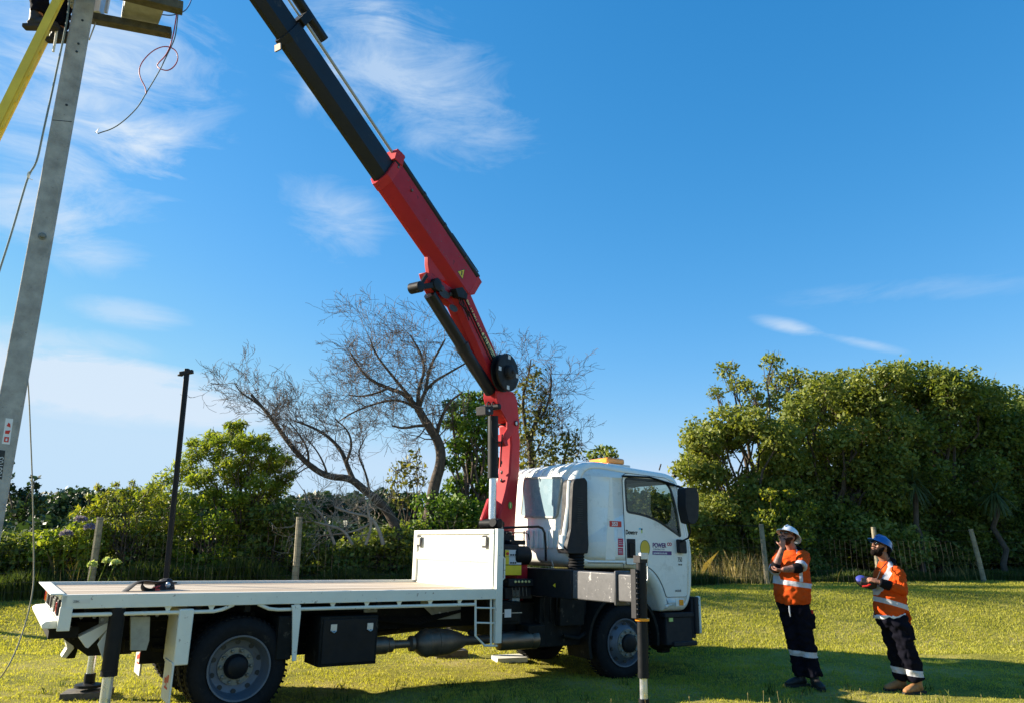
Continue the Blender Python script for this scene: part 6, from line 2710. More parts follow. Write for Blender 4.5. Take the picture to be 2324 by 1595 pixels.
# ------------------------------------------------------------------ wire fence
posts = [(-330, 1165, 15.2), (228, 1172, 16.3), (680, 1172, 16.9), (1125, 1178, 17.6), (1440, 1182, 18.6), (1727, 1188, 19.6), (1982, 1195, 20.2), (2203, 1200, 20.8), (2440, 1204, 21.4), (2720, 1205, 22.2)]
fence = thing('wire_fence', 'long wire mesh stock fence on rough timber posts along the back of the lawn', 'fence', (at(680, 1172, 16.9)[0], 16.9, 0.6))
xf = rel(fence)
tops = []
lean = [(0, 0), (-.04, .02), (-.01, 0), (0, 0), (0, 0), (.03, 0), (0, 0), (.13, 0), (0, 0), (0, 0)]
for i, (px, py, Y) in enumerate(posts):
    t_ = at(px, py, Y)
    g_ = vec(t_[0] + lean[i][0] * 1.3, Y + lean[i][1], float(terr(t_[0], Y)) - .05)
    b = MB()
    r_ = .075 if i < 5 else .065
    b.tube([g_, g_ * .5 + t_ * .5 + vec(.008, 0, 0), t_], [r_, r_ * .95, r_ * .9], 9)
    b.build('post', 'post', fence, xf=xf)
    tops.append((g_, t_))
b = MB()
rr_ = .0026
for i in range(len(tops) - 1):
    (g0_, t0_), (g1_, t1_) = tops[i], tops[i + 1]
    offy = vec(0, -.08, 0)
    for k, fr in enumerate((.06, .16, .26, .37, .49, .62, .77, .97)):
        a_, c_ = g0_ * (1 - fr) + t0_ * fr + offy, g1_ * (1 - fr) + t1_ * fr + offy
        mid = (a_ + c_) / 2 - vec(0, 0, .02 if fr > .9 else .008)
        b.tube([a_, mid, c_], rr_ * (1.2 if fr > .9 else 1), 3, cap=False)
        if fr > .9:
            n_ = int(np.linalg.norm(c_ - a_) / .16)
            for j in range(n_):
                q = a_ * (1 - j / n_) + c_ * (j / n_)
                b.tube([q + vec(-.012, 0, .012), q + vec(.012, 0, -.012)], .004, 3, cap=False)
    rr_ = .0026 if i < 4 else .0019
    n_ = max(2, int(np.linalg.norm(t1_ - t0_) / .15))
    for j in range(1, n_):
        u_ = j / n_
        a_ = (g0_ * (1 - u_) + g1_ * u_) * 1.0 + offy
        c_ = (g0_ * .23 + t0_ * .77) * (1 - u_) + (g1_ * .23 + t1_ * .77) * u_ + offy
        a_[2] += .03
        b.tube([a_, a_ * .5 + c_ * .5 + vec(.02 * math.sin(j * .7), 0, 0), c_], rr_, 3, cap=False)
b.build('wire_mesh', 'wire', fence, xf=xf, fixn=False)
# ------------------------------------------------------------------ vegetation


def rand_unit(n):
    v = rng.normal(size=(n, 3))
    return v / np.linalg.norm(v, axis=1, keepdims=True)


def leaves(C, size, elong=1.7, up=.5, droop=0.0, jitter=.35):
    """C: (n,3) leaf positions -> (n,4,3) rhombic leaf quads of natural size"""
    n = len(C)
    N = rand_unit(n) + np.array([-.25, -.15, up])
    N /= np.linalg.norm(N, axis=1, keepdims=True)
    A = rand_unit(n)
    A[:, 2] -= droop
    A -= N * np.sum(A * N, 1, keepdims=True)
    A /= np.linalg.norm(A, axis=1, keepdims=True) + 1e-9
    B = np.cross(N, A)
    s_ = size * (1 + jitter * rng.normal(size=(n, 1))).clip(.4, 2)
    a = A * s_ * .5 * elong
    b_ = B * s_ * .5
    return np.stack([C - a, C + b_ - a * .1 + N * s_ * .08, C + a, C - b_ - a * .1 + N * s_ * .08], 1)


def clump_points(centers, radii, per, flat=.75, inner=.45):
    pts = []
    for c, r_ in zip(centers, radii):
        k = int(per * (r_ ** 2))
        d = rand_unit(k)
        rad = r_ * (inner + (1.05 - inner) * rng.random((k, 1)) ** .55)
        # lumpy surface
        lump = 1 + .22 * np.sin(d[:, :1] * 5 + c[0] * 3) * np.cos(d[:, 1:2] * 4 + c[1]) + .12 * rng.normal(size=(k, 1))
        p = d * rad * lump
        p[:, 2] *= flat
        pts.append(p + np.array(c))
    return np.concatenate(pts)


def limb(mb, p0, p1, r0_, r1_, seg=6, wob=.12, n=6, sag=0.0):
    p0, p1 = np.array(p0, float), np.array(p1, float)
    L = np.linalg.norm(p1 - p0)
    P_ = []
    for k in range(seg + 1):
        t = k / seg
        w_ = rng.normal(size=3) * wob * L * .12 * math.sin(math.pi * t)
        P_.append(p0 * (1 - t) + p1 * t + w_ + vec(0, 0, sag * L * math.sin(math.pi * t)))
    mb.tube(P_, list(np.linspace(r0_, r1_, seg + 1)), n)
    return P_


def tree(name, label, cat, basepx, Y, clumps, per, leaf, lmat, trunk_r=.18, group=None, elong=1.7, twigs=0, bark='bark', flat=.75, droop=0, depth=.8,
         fork=.35, inner=.45):
    """clumps: (px, py, radius px) seen from the lawn; each gets its own depth"""
    ground_z = float(terr(at(basepx, 1300, Y)[0], Y))
    base = vec(at(basepx, 1260, Y)[0], Y, ground_z - .1)
    root = thing(name, label, cat, base, group=group)
    cs, rs = [], []
    for (px, py, pr) in clumps:
        dy = random.uniform(-depth, depth)
        c = at(px, py, Y + dy)
        cs.append(c - base)
        rs.append(pr / F * (Y + dy) * 1.0)
    cs, rs = np.array(cs), np.array(rs)
    top = cs.mean(0)
    mb = MB()
    fk = vec(top[0] * .25, top[1] * .25, max(.5, top[2] * fork))
    limb(mb, (0, 0, 0), fk, trunk_r, trunk_r * .8, 5, .5, 9)
    for c, r_ in zip(cs, rs):
        m1_ = fk * .5 + c * .5 + rng.normal(size=3) * .06 * np.linalg.norm(c - fk) + vec(0, 0, .1)
        limb(mb, fk, m1_, trunk_r * .5, trunk_r * .3, 4, .5, 6)
        limb(mb, m1_, c, trunk_r * .3, trunk_r * .12, 4, .5, 5)
        for _ in range(4):
            e_ = c + rand_unit(1)[0] * r_ * .8 * vec(1, 1, flat)
            limb(mb, m1_ * .3 + c * .7, e_, trunk_r * .10, .008, 4, .6, 4)
        for _ in range(twigs):
            e_ = c + rand_unit(1)[0] * r_ * 1.2
            limb(mb, c, e_, .012, .004, 4, .8, 3)
    mb.build('trunk', bark, root, fixn=False, smooth=1.2)
    P_ = clump_points(cs, rs, per, flat, inner)
    P_ = P_[P_[:, 2] > .05]
    fast_quads('crown', leaves(P_, leaf, elong, droop=droop), lmat, root)
    return root


def fill(x0, x1, top, bottom, r_, n, edge=0.0):
    """scatter clump centres below a skyline: top is a list of (px, py)"""
    out = []
    xs_, ys_ = [p[0] for p in top], [p[1] for p in top]
    # skyline row first
    k = max(2, int((x1 - x0) / (r_ * 1.1)))
    for i in range(k):
        x = x0 + (x1 - x0) * (i + .5) / k
        rr = r_ * random.uniform(.7, 1.15)
        out.append((x, np.interp(x, xs_, ys_) + rr * .8, rr))
    for _ in range(n):
        x = random.uniform(x0, x1)
        t = np.interp(x, xs_, ys_)
        rr = r_ * random.uniform(.7, 1.25)
        out.append((x, t + rr + random.random() * max(1, (bottom - t - rr)), rr))
    return out


# big broad-leaved trees at the right, behind the fence
GR = 'broad-leaved trees behind the right-hand fence'
sk1 = [(1550, 1010), (1580, 960), (1640, 915), (1700, 920), (1760, 940), (1830, 1000)]
tree('broadleaf_tree', 'light green broad-leaved tree nearest the truck, leftmost of the right-hand row', 'tree', 1690, 23.0, fill(1562, 1800, sk1, 1260, 44, 42), 2900, .068, 'leaf_broad', .13, GR, depth=1.2, twigs=3)
sk0 = [(1600, 850), (1650, 812), (1700, 840), (1750, 800), (1800, 822), (1860, 850)]
tree('broadleaf_tree', 'open-topped tree with bare twigs against the sky, second in the right-hand row', 'tree', 1740, 25.2,
     [(1648, 838, 26), (1672, 872, 26), (1625, 890, 20), (1700, 880, 24), (1752, 822, 28), (1760, 868, 34), (1800, 858, 34), (1720, 915, 32), (1840, 880, 36), (1780, 915, 40), (1690, 945, 26), (1820, 930, 40), (1855, 866, 32), (1888, 866, 30), (1840, 905, 36)], 1300, .072, 'leaf_broad', .17, GR, depth=.7, twigs=16)
sk2 = [(1780, 940), (1820, 880), (1870, 850), (1960, 828), (2040, 822), (2100, 840)]
tree('broadleaf_tree', 'wide yellow-green tree of the right-hand row, above the white hard hat', 'tree', 1880, 23.8, fill(1790, 2060, sk2, 1250, 48, 52), 2600, .070, 'leaf_broad', .15, GR, depth=1.3, twigs=3)
sk3 = [(1980, 830), (2060, 812), (2140, 822), (2200, 845), (2260, 872), (2330, 880)]
tree('broadleaf_tree', 'dark green tree, tallest of the right-hand row, above the blue hard hat', 'tree', 2110, 25.0, fill(2000, 2270, sk3, 1250, 52, 54), 2300, .072, 'leaf_mid', .17, GR, depth=1.4, twigs=2)
sk4 = [(2180, 860), (2260, 868), (2330, 885), (2400, 910), (2500, 960), (2640, 1040)]
tree('broadleaf_tree', 'dark tree at the right edge of the picture, rightmost of the row', 'tree', 2330, 26.0, fill(2200, 2600, sk4, 1250, 57, 54), 2000, .076, 'leaf_mid', .17, GR, depth=1.4, twigs=2)
# dark undergrowth below them
UG = 'shrubs behind the right-hand fence'
for (bx, Y, x0_, x1_, sky_, n_, lab, lm) in (
        (1640, 22.2, 1570, 1730, [(1560, 1130), (1650, 1110), (1740, 1140)], 14, 'leafy green shrub beside the truck cab, at the left end of the right-hand thicket', 'leaf_broad'),
        (1800, 22.6, 1740, 1880, [(1740, 1080), (1880, 1090)], 16, 'green shrub behind the man in the white hard hat', 'leaf_mid'),
        (1960, 24.2, 1870, 2050, [(1870, 1060), (2050, 1060)], 18, 'dark shrub between the two men, in the shade of the trees', 'leaf_mid'),
        (2130, 24.6, 2040, 2220, [(2040, 1060), (2220, 1060)], 18, 'dark shrub behind the right-hand fence, right of the blue hard hat', 'leaf_mid'),
        (2320, 25.0, 2210, 2480, [(2210, 1070), (2480, 1070)], 20, 'dark shrub at the right edge of the picture', 'leaf_mid')):
    tree('shrub', lab, 'shrub', bx, Y, fill(x0_, x1_, sky_, 1300, 34, n_ * 2), 2200, .056, lm, .06, UG, depth=.6)
tree('shrub', 'yellow-leaved bush between the truck cab and the man in the white hard hat', 'bush', 1760, 21.4,
     [(1745, 1120, 20), (1770, 1150, 24), (1740, 1170, 24), (1790, 1120, 16), (1760, 1205, 26), (1800, 1180, 22), (1835, 1150, 20), (1720, 1215, 22), (1830, 1220, 20)], 2000, .052, 'leaf_yellow', .03, depth=.4)


def cabbage(px, py, Y, label):
    c = at(px, py, Y)
    gz = float(terr(c[0], Y))
    root = thing('cabbage_tree', label, 'palm-like tree', (c[0], c[1], gz), group='cabbage trees in the thicket')
    mb = MB()
    H_ = c[2] - gz
    limb(mb, (0, 0, -.1), (0, 0, H_), .09, .07, 5, .3, 8)
    mb.build('trunk', 'bark', root, smooth=1)
    n = 150
    Q = []
    for _ in range(n):
        a = random.uniform(0, 2 * math.pi)
        e_ = random.uniform(-1.1, 1.1)
        L = random.uniform(.7, 1.0)
        d = vec(math.cos(a) * math.cos(e_), math.sin(a) * math.cos(e_), math.sin(e_))
        side = nrm(np.cross(d, (0, 0, 1)))
        p = vec(0, 0, H_)
        w_ = .022
        for k in range(4):
            q = p + d * L / 4
            d = nrm(d + vec(0, 0, -.28))
            w2 = w_ * (.9 if k < 2 else .5)
            Q.append([p - side * w_, p + side * w_, q + side * w2, q - side * w2])
            p, w_ = q, w2
    fast_quads('leaf_head', np.array(Q), 'leaf_cabbage', root)


cabbage(2072, 1095, 22.6, 'spiky cabbage tree with a round head of strap leaves, above the right-hand fence')
cabbage(2258, 1120, 22.9, 'spiky cabbage tree nearest the right edge of the picture')

# ---- the bare trees behind the crane


def bare(name, label, limbs_, Y, mt_tr, twig_n, twig_len, flow, basepx, dj_=.5, tw_mt='twig', lab_t=None, rad=.5, maxd=3):
    """limbs_: list of (polyline in photo px, r0, r1) -> thick limbs; then recursive twigs that drift along 'flow'"""
    g0 = at(basepx, 1240, Y)
    base = vec(g0[0], Y, float(terr(g0[0], Y)) - .05)
    root = thing(name, label, 'tree', base)
    mb = MB()
    tw = MB()
    for li, (poly, ra, rb) in enumerate(limbs_):
        off_ = 0 if li == 0 else random.uniform(-dj_, dj_)
        P_ = []
        for i, (x, y) in enumerate(poly):
            t = i / (len(poly) - 1)
            P_.append(at(x, y, Y + off_ * t) - base)
        Pc = [np.array(p) for p in P_]
        for _ in range(2):
            out = [Pc[0]]
            for a_, c_ in zip(Pc[:-1], Pc[1:]):
                out += [a_ * .75 + c_ * .25, a_ * .25 + c_ * .75]
            out.append(Pc[-1])
            Pc = out
        R_ = np.linspace(ra, rb, len(Pc))
        mb.tube(Pc, list(R_), 8)
        # twigs
        n_ = int(twig_n * (len(poly) - 1) / 4)
        for _ in range(n_):
            i = random.randint(int(len(Pc) * (.55 if li == 0 else .25)), len(Pc) - 1)
            t = i / (len(Pc) - 1)
            grow(tw, Pc[i], random_dir(flow, .75), twig_len * random.uniform(.6, 1.25), min(.022, max(.009, R_[i] * .30)), 0, flow, maxd)
    mb.build('trunk', mt_tr, root, smooth=1.2, fixn=False)
    tw.build('crown', tw_mt, root, smooth=1.2, fixn=False)
    return root


def random_dir(flow, sp):
    return nrm(np.array(flow) + rng.normal(size=3) * sp)


def grow(mb, p, d, L, r_, depth_, flow, maxd):
    seg = 5
    P_, R_ = [np.array(p)], [r_]
    kids = []
    q = np.array(p, float)
    curl = rng.normal(size=3) * .22
    for k in range(seg):
        d = nrm(d + curl * .6 + rng.normal(size=3) * .16 + np.array(flow) * .10)
        q = q + d * L / seg
        P_.append(q.copy())
        R_.append(max(.0042, r_ * (1 - .75 * (k + 1) / seg)))
        if depth_ < maxd and k >= 1:
            kids.append((q.copy(), d.copy(), R_[-1]))
    mb.tube(P_, R_, 4 if depth_ == 0 else 3, cap=False)
    for (q_, d_, rr) in kids:
        if random.random() < .88:
            grow(mb, q_, nrm(d_ + rng.normal(size=3) * .62 + np.array(flow) * .25), L * random.uniform(.5, .78), max(.0048, rr * .75), depth_ + 1, flow, maxd)


bare('bare_tree', 'tall leafless tree with a dark curved trunk and fine swept twigs, left of the crane', [
    ([(974, 1235), (972, 1180), (985, 1100), (1003, 1045), (996, 1000), (968, 960), (948, 925)], .17, .095),
    ([(948, 925), (920, 893), (880, 880), (840, 862), (815, 835), (795, 800)], .07, .02),
    ([(935, 905), (905, 870), (880, 840), (850, 800), (840, 770)], .05, .015),
    ([(948, 925), (950, 880), (965, 840), (955, 800), (930, 760)], .06, .015),
    ([(950, 930), (962, 890), (985, 865), (1020, 845), (1060, 822)], .06, .02),
    ([(960, 945), (940, 920), (900, 905), (850, 915), (800, 935), (770, 955)], .045, .015),
    ([(975, 965), (945, 965), (915, 972), (890, 965)], .05, .02),
    ([(990, 990), (1000, 950), (1020, 910), (1050, 890)], .06, .02),
    ([(965, 890), (975, 830), (1000, 790), (1010, 770)], .05, .02),
    ([(880, 880), (860, 890), (820, 900), (790, 895)], .04, .015)],
    19.6, 'bark', 8, .95, (-.35, 0, .38), 974, tw_mt='twig')
bare('bare_tree', 'leaning leafless tree whose trunk sprawls to the left over the bushes', [
    ([(905, 1225), (895, 1185), (868, 1142), (825, 1110), (795, 1083), (745, 1082), (700, 1055), (655, 1005), (625, 960), (597, 925), (570, 895)], .125, .028),
    ([(800, 1085), (790, 1060), (775, 1020), (740, 985), (700, 965), (670, 955)], .07, .018),
    ([(785, 1050), (800, 1010), (790, 975), (760, 950)], .04, .012),
    ([(597, 925), (570, 905), (545, 890), (532, 868)], .03, .008),
    ([(700, 1055), (700, 1020), (680, 985), (650, 950)], .035, .01),
    ([(840, 1120), (830, 1070), (810, 1030), (830, 990)], .035, .01),
    ([(745, 1082), (735, 1050), (715, 1015), (690, 990)], .03, .01)],
    18.6, 'bark', 8, .62, (-.30, 0, .62), 905, tw_mt='twig')
bare('dead_branches', 'tangle of pale dead branches fallen among the bushes, behind the left-hand fence', [
    ([(870, 1235), (860, 1200), (840, 1170), (800, 1165), (760, 1150)], .05, .02),
    ([(830, 1235), (845, 1190), (830, 1150), (850, 1120)], .04, .012),
    ([(800, 1235), (780, 1200), (740, 1190), (700, 1180), (670, 1190)], .04, .012),
    ([(760, 1235), (735, 1170), (700, 1140), (690, 1110)], .04, .012),
    ([(850, 1180), (820, 1200), (780, 1210), (720, 1215)], .035, .012)],
    18.2, 'deadwood', 12, .6, (-.3, 0, .3), 800, tw_mt='deadwood', maxd=2)
tr = bare('twiggy_tree', 'slender half-bare tree with rusty brown twigs, right of the crane arm', [
    ([(1215, 1240), (1212, 1150), (1207, 1050), (1200, 1005), (1215, 960), (1228, 920)], .12, .04),
    ([(1200, 1005), (1190, 960), (1185, 900), (1200, 850), (1205, 815)], .06, .015),
    ([(1215, 960), (1240, 930), (1252, 880), (1250, 840)], .045, .012),
    ([(1207, 1040), (1225, 1010), (1235, 980), (1245, 950)], .03, .01),
    ([(1190, 930), (1160, 900), (1140, 860), (1120, 800)], .04, .01),
    ([(1270, 1240), (1275, 1100), (1280, 1040), (1292, 1000), (1290, 975)], .05, .012)],
    21.0, 'bark', 9, .75, (.10, 0, .45), 1215, tw_mt='darktwig')
L_ = np.array(tr.location)
P_ = clump_points([at(x, y, 21.0) - L_ for x, y in ((1198, 880), (1215, 850), (1190, 930), (1225, 900), (1240, 950), (1205, 970), (1265, 1020), (1290, 1000), (1240, 1020), (1200, 1030), (1300, 1030), (1180, 985))],
                  [.40, .35, .45, .42, .45, .5, .5, .4, .5, .5, .35, .4], 900, 1, .1)
fast_quads('leaves', leaves(P_, .06), 'leaf_sparse', tr)

tree('ivy_clad_tree', 'ivy-clad evergreen tree with bright green leaves, between the bare tree and the crane', 'tree', 1075, 20.2,
     [(1040, 930, 26), (1060, 905, 24), (1085, 930, 26), (1045, 965, 26), (1075, 965, 30), (1100, 990, 28), (1060, 1005, 28), (1095, 1035, 30), (1060, 1050, 24), (1085, 1075, 28), (1105, 1100, 26), (1085, 1125, 26),
      (1070, 1155, 26), (1100, 1160, 28), (1115, 1050, 22), (1050, 1090, 22), (1060, 1190, 30), (1110, 1200, 26), (1020, 920, 18), (1022, 960, 20), (1035, 1010, 24), (1025, 1050, 22), (1030, 1100, 24), (1095, 900, 18), (1110, 950, 22), (1118, 1000, 22)], 4200, .058, 'leaf_ivy', .12, depth=.5)
tree('small_tree', 'small olive-green tree with thin leaves, left of the bare curved trunk', 'tree', 930, 21.0,
     [(905, 1065, 24), (925, 1050, 24), (948, 1060, 22), (900, 1095, 24), (935, 1090, 24), (890, 1125, 20), (915, 1140, 20), (960, 1090, 18), (945, 1030, 16)], 500, .075, 'leaf_sparse', .05, depth=.5, twigs=8)
tree('small_tree', 'small round dark tree whose top shows behind the amber light bar', 'tree', 1365, 27.0,
     [(1345, 1030, 16), (1365, 1020, 16), (1385, 1026, 16), (1355, 1045, 18), (1380, 1045, 18), (1395, 1035, 10), (1365, 1075, 26), (1350, 1110, 26), (1385, 1110, 26)], 1400, .08, 'leaf_mid', .10, depth=.3)
tree('small_tree', 'low leafy tree behind the white cab, right of the crane column', 'tree', 1250, 22.0,
     [(1190, 1060, 22), (1220, 1050, 20), (1250, 1045, 22), (1285, 1045, 18), (1205, 1100, 26), (1250, 1100, 30), (1300, 1090, 24), (1340, 1100, 24), (1420, 1110, 26), (1470, 1120, 30), (1440, 1145, 38), (1485, 1155, 38), (1440, 1195, 36), (1500, 1190, 36), (1530, 1150, 34), (1520, 1200, 34)], 600, .08, 'leaf_sparse', .07, depth=.5, twigs=5)

# ---- left thicket
LG = 'bushes behind the left-hand fence'
tree('willow_bush', 'rounded light green willow bush right of the black steel post', 'bush', 560, 18.4,
     [(545, 965, 18), (530, 985, 24), (500, 1000, 26), (560, 1000, 26), (470, 1015, 26), (440, 1005, 18), (590, 1015, 26), (620, 1030, 26), (440, 1035, 24), (500, 1040, 30), (560, 1045, 32), (620, 1060, 28),
      (650, 1045, 22), (430, 1065, 24), (470, 1080, 28), (530, 1090, 30), (590, 1095, 30), (640, 1090, 24), (660, 1075, 16), (520, 965, 14), (480, 990, 20), (600, 995, 16), (545, 1010, 26), (520, 1060, 30), (600, 1060, 28), (560, 1085, 30), (440, 1090, 26), (620, 1110, 30), (480, 1120, 30), (540, 1130, 30)], 6500, .030, 'leaf_willow', .05, LG, elong=3.6, inner=.15, depth=.6, droop=.3, twigs=4)
tree('willow_bush', 'pale feathery willow bush left of the black steel post', 'bush', 385, 18.2,
     [(395, 1080, 26), (365, 1090, 22), (345, 1110, 22), (400, 1115, 26), (370, 1130, 26), (330, 1130, 18), (420, 1140, 24), (410, 1050, 16)], 3400, .032, 'leaf_willow', .05, LG, elong=3.2, depth=.5, twigs=4)
tree('fennel_bush', 'yellow-flowering fennel bush, a bright patch between the left fence post and the black steel post', 'bush', 290, 17.6,
     [(230, 1130, 18), (255, 1120, 16), (280, 1122, 18), (305, 1115, 18), (330, 1125, 20), (360, 1140, 20), (215, 1155, 20), (250, 1155, 22), (290, 1150, 22), (325, 1160, 24), (370, 1170, 22), (240, 1190, 22), (290, 1190, 26),
      (340, 1195, 26), (390, 1190, 20), (200, 1125, 9), (222, 1105, 8), (262, 1100, 9), (300, 1093, 8), (180, 1165, 20), (410, 1165, 24), (350, 1110, 18), (200, 1195, 22)], 4500, .026, 'leaf_yellow', .03, LG, elong=4.2, depth=.4, twigs=5)
k_ = 0
for (bx, Y, x0_, x1_, sky_, n_, lab, lm, sz) in (
        (-60, 17.4, -260, 60, [(-260, 1180), (60, 1205)], 22, 'dark bush behind the fence at the far left edge, partly behind the pole', 'leaf_mid', .075),
        (130, 17.6, 40, 225, [(40, 1208), (100, 1200), (160, 1190), (225, 1170)], 16, 'green hedge bush left of the leftmost clear fence post', 'leaf_willow', .075),
        (310, 18.0, 215, 400, [(215, 1190), (300, 1180), (400, 1190)], 16, 'shaded green bush below the yellow fennel', 'leaf_mid', .07),
        (480, 18.2, 400, 560, [(400, 1140), (480, 1110), (560, 1120)], 20, 'shaded green bush below the large willow bush', 'leaf_willow', .065),
        (620, 18.3, 550, 700, [(550, 1120), (620, 1110), (700, 1150)], 20, 'dark green bush left of the second fence post, under the leaning tree', 'leaf_mid', .07),
        (740, 18.8, 690, 800, [(690, 1210), (740, 1225), (800, 1220)], 8, 'low dark bush right of the second fence post', 'leaf_mid', .07),
        (880, 18.9, 800, 960, [(800, 1215), (870, 1185), (960, 1180)], 14, 'dark leafy bush at the foot of the leaning tree', 'leaf_mid', .075),
        (1020, 19.4, 940, 1120, [(940, 1120), (1020, 1110), (1120, 1150)], 16, 'mixed green bush under the bare tree, above the white headboard', 'leaf_ivy', .075)):
    tree('shrub', lab, 'bush', bx, Y, fill(x0_, x1_, sky_, 1300, 27, int(n_ * 2.2)), 1900, sz * .8, lm, .04, LG, depth=.5)
tree('dark_tree', 'dark pointed tree close to the right side of the pole', 'tree', 60, 30.0,
     [(78, 1085, 9), (76, 1105, 14), (60, 1120, 18), (85, 1130, 18), (40, 1130, 20), (60, 1150, 24), (95, 1155, 20), (30, 1165, 26), (75, 1180, 26), (105, 1185, 20), (50, 1200, 26), (20, 1110, 18), (8, 1050, 16), (12, 1080, 16), (-8, 1070, 20)], 800, .11, 'leaf_dark', .12, depth=.6)
# far woods on the other bank
P_ = []
for k in range(900):
    x = random.uniform(-60, 1560)
    Y = random.uniform(210, 236)
    y = random.uniform(1128, 1205) - (14 * math.exp(-((x - 250) / 90) ** 2) + 22 * math.exp(-((x - 860) / 26) ** 2) + 10 * math.exp(-((x - 980) / 60) ** 2)) * random.random()
    P_.append(at(x, y, Y))
P_ = np.array(P_)
base = vec(P_[:, 0].mean(), 222, 0)
pp = clump_points(P_ - base, np.full(len(P_), 2.1), 14, .8, .3)
fw = fast_quads('far_woods', leaves(pp, .95, 1.3), 'leaf_dark')
fw.location = tuple(base)
tag(fw, 'dark wooded far bank seen beyond the fence and bushes', 'woods', kind='stuff')
# a dark headland of trees, mid distance
P_ = []
for k in range(120):
    x = random.uniform(100, 330)
    P_.append(at(x, random.uniform(1118 + abs(x - 215) * .14, 1200), random.uniform(95, 104)))
P_ = np.array(P_)
base = vec(P_[:, 0].mean(), 100, 0)
pp = clump_points(P_ - base, np.full(len(P_), 1.5), 60, .8, .3)
fw = fast_quads('headland_woods', leaves(pp, .42, 1.3), 'leaf_dark')
fw.location = tuple(base)
tag(fw, 'dark clump of woods on the headland left of the fennel', 'woods', kind='stuff')

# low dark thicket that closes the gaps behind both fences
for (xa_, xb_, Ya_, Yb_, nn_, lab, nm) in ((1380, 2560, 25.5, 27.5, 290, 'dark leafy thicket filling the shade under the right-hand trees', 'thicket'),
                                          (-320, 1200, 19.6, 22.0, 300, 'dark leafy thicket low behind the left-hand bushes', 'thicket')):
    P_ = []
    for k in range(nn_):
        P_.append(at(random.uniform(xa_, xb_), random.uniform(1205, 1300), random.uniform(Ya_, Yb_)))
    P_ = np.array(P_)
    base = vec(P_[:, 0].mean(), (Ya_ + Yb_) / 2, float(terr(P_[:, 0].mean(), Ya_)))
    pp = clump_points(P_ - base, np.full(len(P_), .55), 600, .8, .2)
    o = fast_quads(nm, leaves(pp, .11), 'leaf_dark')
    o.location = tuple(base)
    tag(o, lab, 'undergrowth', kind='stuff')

# ---- agapanthus
for i, (px, py, Y, lab, mt_) in enumerate(((183, 1180, 17.0, 'lilac agapanthus flower head standing highest above the left hedge', 'petal'),
                                          (205, 1197, 17.0, 'lilac agapanthus flower head right of the other two over the left hedge', 'petal'),
                                          (150, 1212, 16.9, 'lilac agapanthus flower head lowest and leftmost over the left hedge', 'petal'),
                                          (242, 1273, 15.7, 'pale seed head just right of the leftmost clear fence post', 'seedhead'),
                                          (262, 1276, 15.6, 'pale drooping seed head, rightmost of the three by the fence post', 'seedhead'),
                                          (209, 1281, 15.7, 'small pale seed head just left of the fence post', 'seedhead'))):
    c = at(px, py, Y)
    bx_, by_ = at(px - 22 if mt_ == 'seedhead' and i != 5 else px - 3, 1335, Y)[0], Y
    gz = float(terr(bx_, by_))
    t_ = thing('agapanthus', lab, 'flower', (bx_, by_, gz), group='agapanthus by the left-hand fence')
    L_ = np.array(t_.location)
    b = MB()
    e_ = c - L_
    b.tube([(0, 0, 0), e_ * .5 + vec(-.05, 0, .05), e_], [.012, .010, .008], 5)
    b.build('stem', 'leaf_willow', t_)
    r_ = .13 if mt_ == 'petal' else .085
    d = rand_unit(160)
    d[:, 2] = np.abs(d[:, 2]) * .9 - .15
    fast_quads('flower_head', leaves(d * r_ * rng.uniform(.7, 1.05, (160, 1)) + e_, .035, 2.0), mt_, t_)

# ---- grass


def blades(X, Y, H_, lean=.5, width=.006, Z=None, curve=.35):
    n = len(X)
    Z = terr(X, Y) if Z is None else Z
    a = rng.random(n) * 2 * math.pi
    l = lean * rng.random(n) * H_
    w_ = width * (.7 + .6 * rng.random(n))
    sa = rng.random(n) * 2 * math.pi
    side = np.stack([np.cos(sa) * w_, np.sin(sa) * w_, np.zeros(n)], 1)
    B = np.stack([X, Y, Z - .01], 1)
    Mid = B + np.stack([np.cos(a) * l * curve, np.sin(a) * l * curve, H_ * .6], 1)
    T = B + np.stack([np.cos(a) * l, np.sin(a) * l, H_], 1)
    return np.stack([B - side, B + side, Mid + side * .8, T, Mid - side * .8], 1)


def lawn_pts(n, y0, y1, pw):
    Y = y0 + (y1 - y0) * rng.random(n) ** pw
    half = Y * .72 + 1.0
    X = (rng.random(n) * 2 - 1) * half
    return X, Y


X1, Y1g = lawn_pts(480000, 6.2, 16.5, 1.25)
f_ = .5 + .5 * np.sin(X1 * 1.3 + np.sin(Y1g * 1.1) * 2) * np.cos(Y1g * 1.7 + X1 * .4)
cl_ = np.sin(X1 * 9 + 3 * np.sin(Y1g * 4)) * np.cos(Y1g * 11 + 2 * np.sin(X1 * 5))
keep = rng.random(len(X1)) < (.62 + .38 * cl_)
X1, Y1g, f_, cl_ = X1[keep], Y1g[keep], f_[keep], cl_[keep]
H1 = (.013 + .034 * rng.random(len(X1)) ** 1.6) * (.7 + .5 * f_ + .25 * cl_)
X2, Y2g = lawn_pts(150000, 13.0, 21.5, 1.0)
H2 = (.02 + .04 * rng.random(len(X2)))
V = np.concatenate([blades(X1, Y1g, H1, 1.0, .0042), blades(X2, Y2g, H2, .9, .007)])
lw = fast_quads('lawn_grass', V, 'lawn')
tag(lw, 'short yellow-green grass of the lawn the truck stands on', 'grass', kind='stuff')
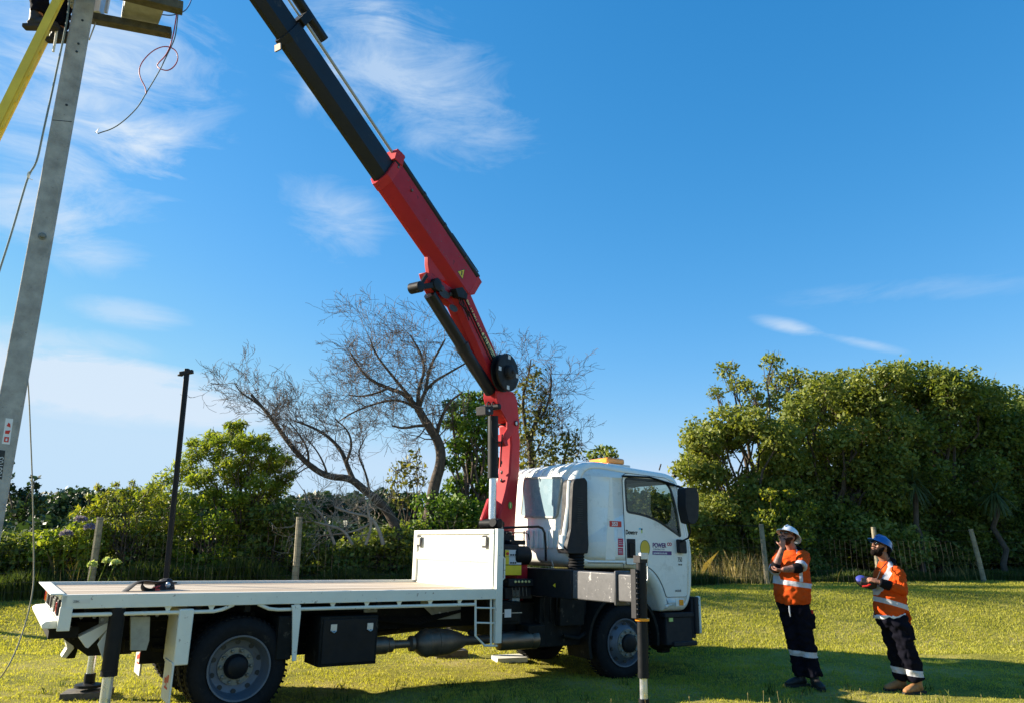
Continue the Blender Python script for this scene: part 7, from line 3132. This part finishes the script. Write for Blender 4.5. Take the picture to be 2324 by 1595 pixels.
# tufts of longer grass and seed stalks in the foreground and at the wheels
X3, Y3 = [], []
for _ in range(60):
    cy_ = random.uniform(7.8, 10.4)
    cx_ = random.uniform(-.72, .72) * cy_
    k = random.randint(4, 22)
    X3 += list(cx_ + rng.normal(size=k) * .05)
    Y3 += list(cy_ + rng.normal(size=k) * .05)
X3, Y3 = np.array(X3), np.array(Y3)
tg = fast_quads('grass_tufts', blades(X3, Y3, .05 + .08 * rng.random(len(X3)), .7, .004), 'tallgrass')
tag(tg, 'scattered longer tufts of green grass in the foreground', 'grass', kind='stuff')
X4 = rng.uniform(-.3, 7.2, 60)
Y4 = rng.uniform(8.3, 9.2, 60)
b = MB()
for x, y in zip(X4, Y4):
    z = float(terr(x, y))
    hgt = random.uniform(.07, .18)
    p = vec(x, y, z)
    t = p + vec(random.uniform(-.03, .03), 0, hgt)
    b.tube([p, t], .0016, 3, cap=False)
    b.tube([t, t + vec(0, 0, .012), t + vec(0, 0, .03)], [.002, .005, .001], 4, cap=False)
o = b.build('seed_stalks', 'drygrass', fixn=False)
tag(o, 'thin brown seed stalks standing in the shaded foreground grass', 'grass', kind='stuff')
# long grass along the fence
pxs = np.array([p[0] for p in posts], float)
fx = np.array([t[0][0] for t in tops])
fy_ = np.array([t[0][1] for t in tops])
n = 90000
X5 = rng.uniform(-13.5, 18, n)
Y5 = np.interp(X5, fx, fy_) + .25 + rng.random(n) ** 1.5 * 2.4
H5 = np.where(X5 > 1, .12, .25) + np.where(X5 > 1, .28, .65) * rng.random(n) * (.5 + .5 * np.sin(X5 * .9) * np.cos(X5 * 2.1))
o = fast_quads('fence_line_grass', blades(X5, Y5, H5, .55, .009), 'tallgrass')
tag(o, 'rank dark green grass growing behind the wire fence', 'grass', kind='stuff')
X6, Y6 = [], []
for (px, sp, k) in ((1650, .7, 420), (1690, .4, 350), (2150, .35, 30), (2190, .25, 30), (160, .6, 60), (205, .3, 30)):
    c = at(px, 1290, float(np.interp(px, pxs, [p[2] for p in posts])) + .5)
    X6 += list(c[0] + rng.normal(size=k) * sp)
    Y6 += list(c[1] + rng.normal(size=k) * .25)
X6, Y6 = np.array(X6), np.array(Y6)
o = fast_quads('dry_grass', blades(X6, Y6, .25 + .65 * rng.random(len(X6)), .75, .0035), 'drygrass')
tag(o, 'tall straw-coloured dry grass beside the fence, mostly left of the man in the white hard hat', 'grass', kind='stuff')

# nothing hangs deeper than thing > part > sub-part
def _depth(o):
    d = 1
    while o.parent is not None:
        o = o.parent
        d += 1
    return d


for o in list(bpy.data.objects):
    while _depth(o) > 3:
        o.parent = o.parent.parent
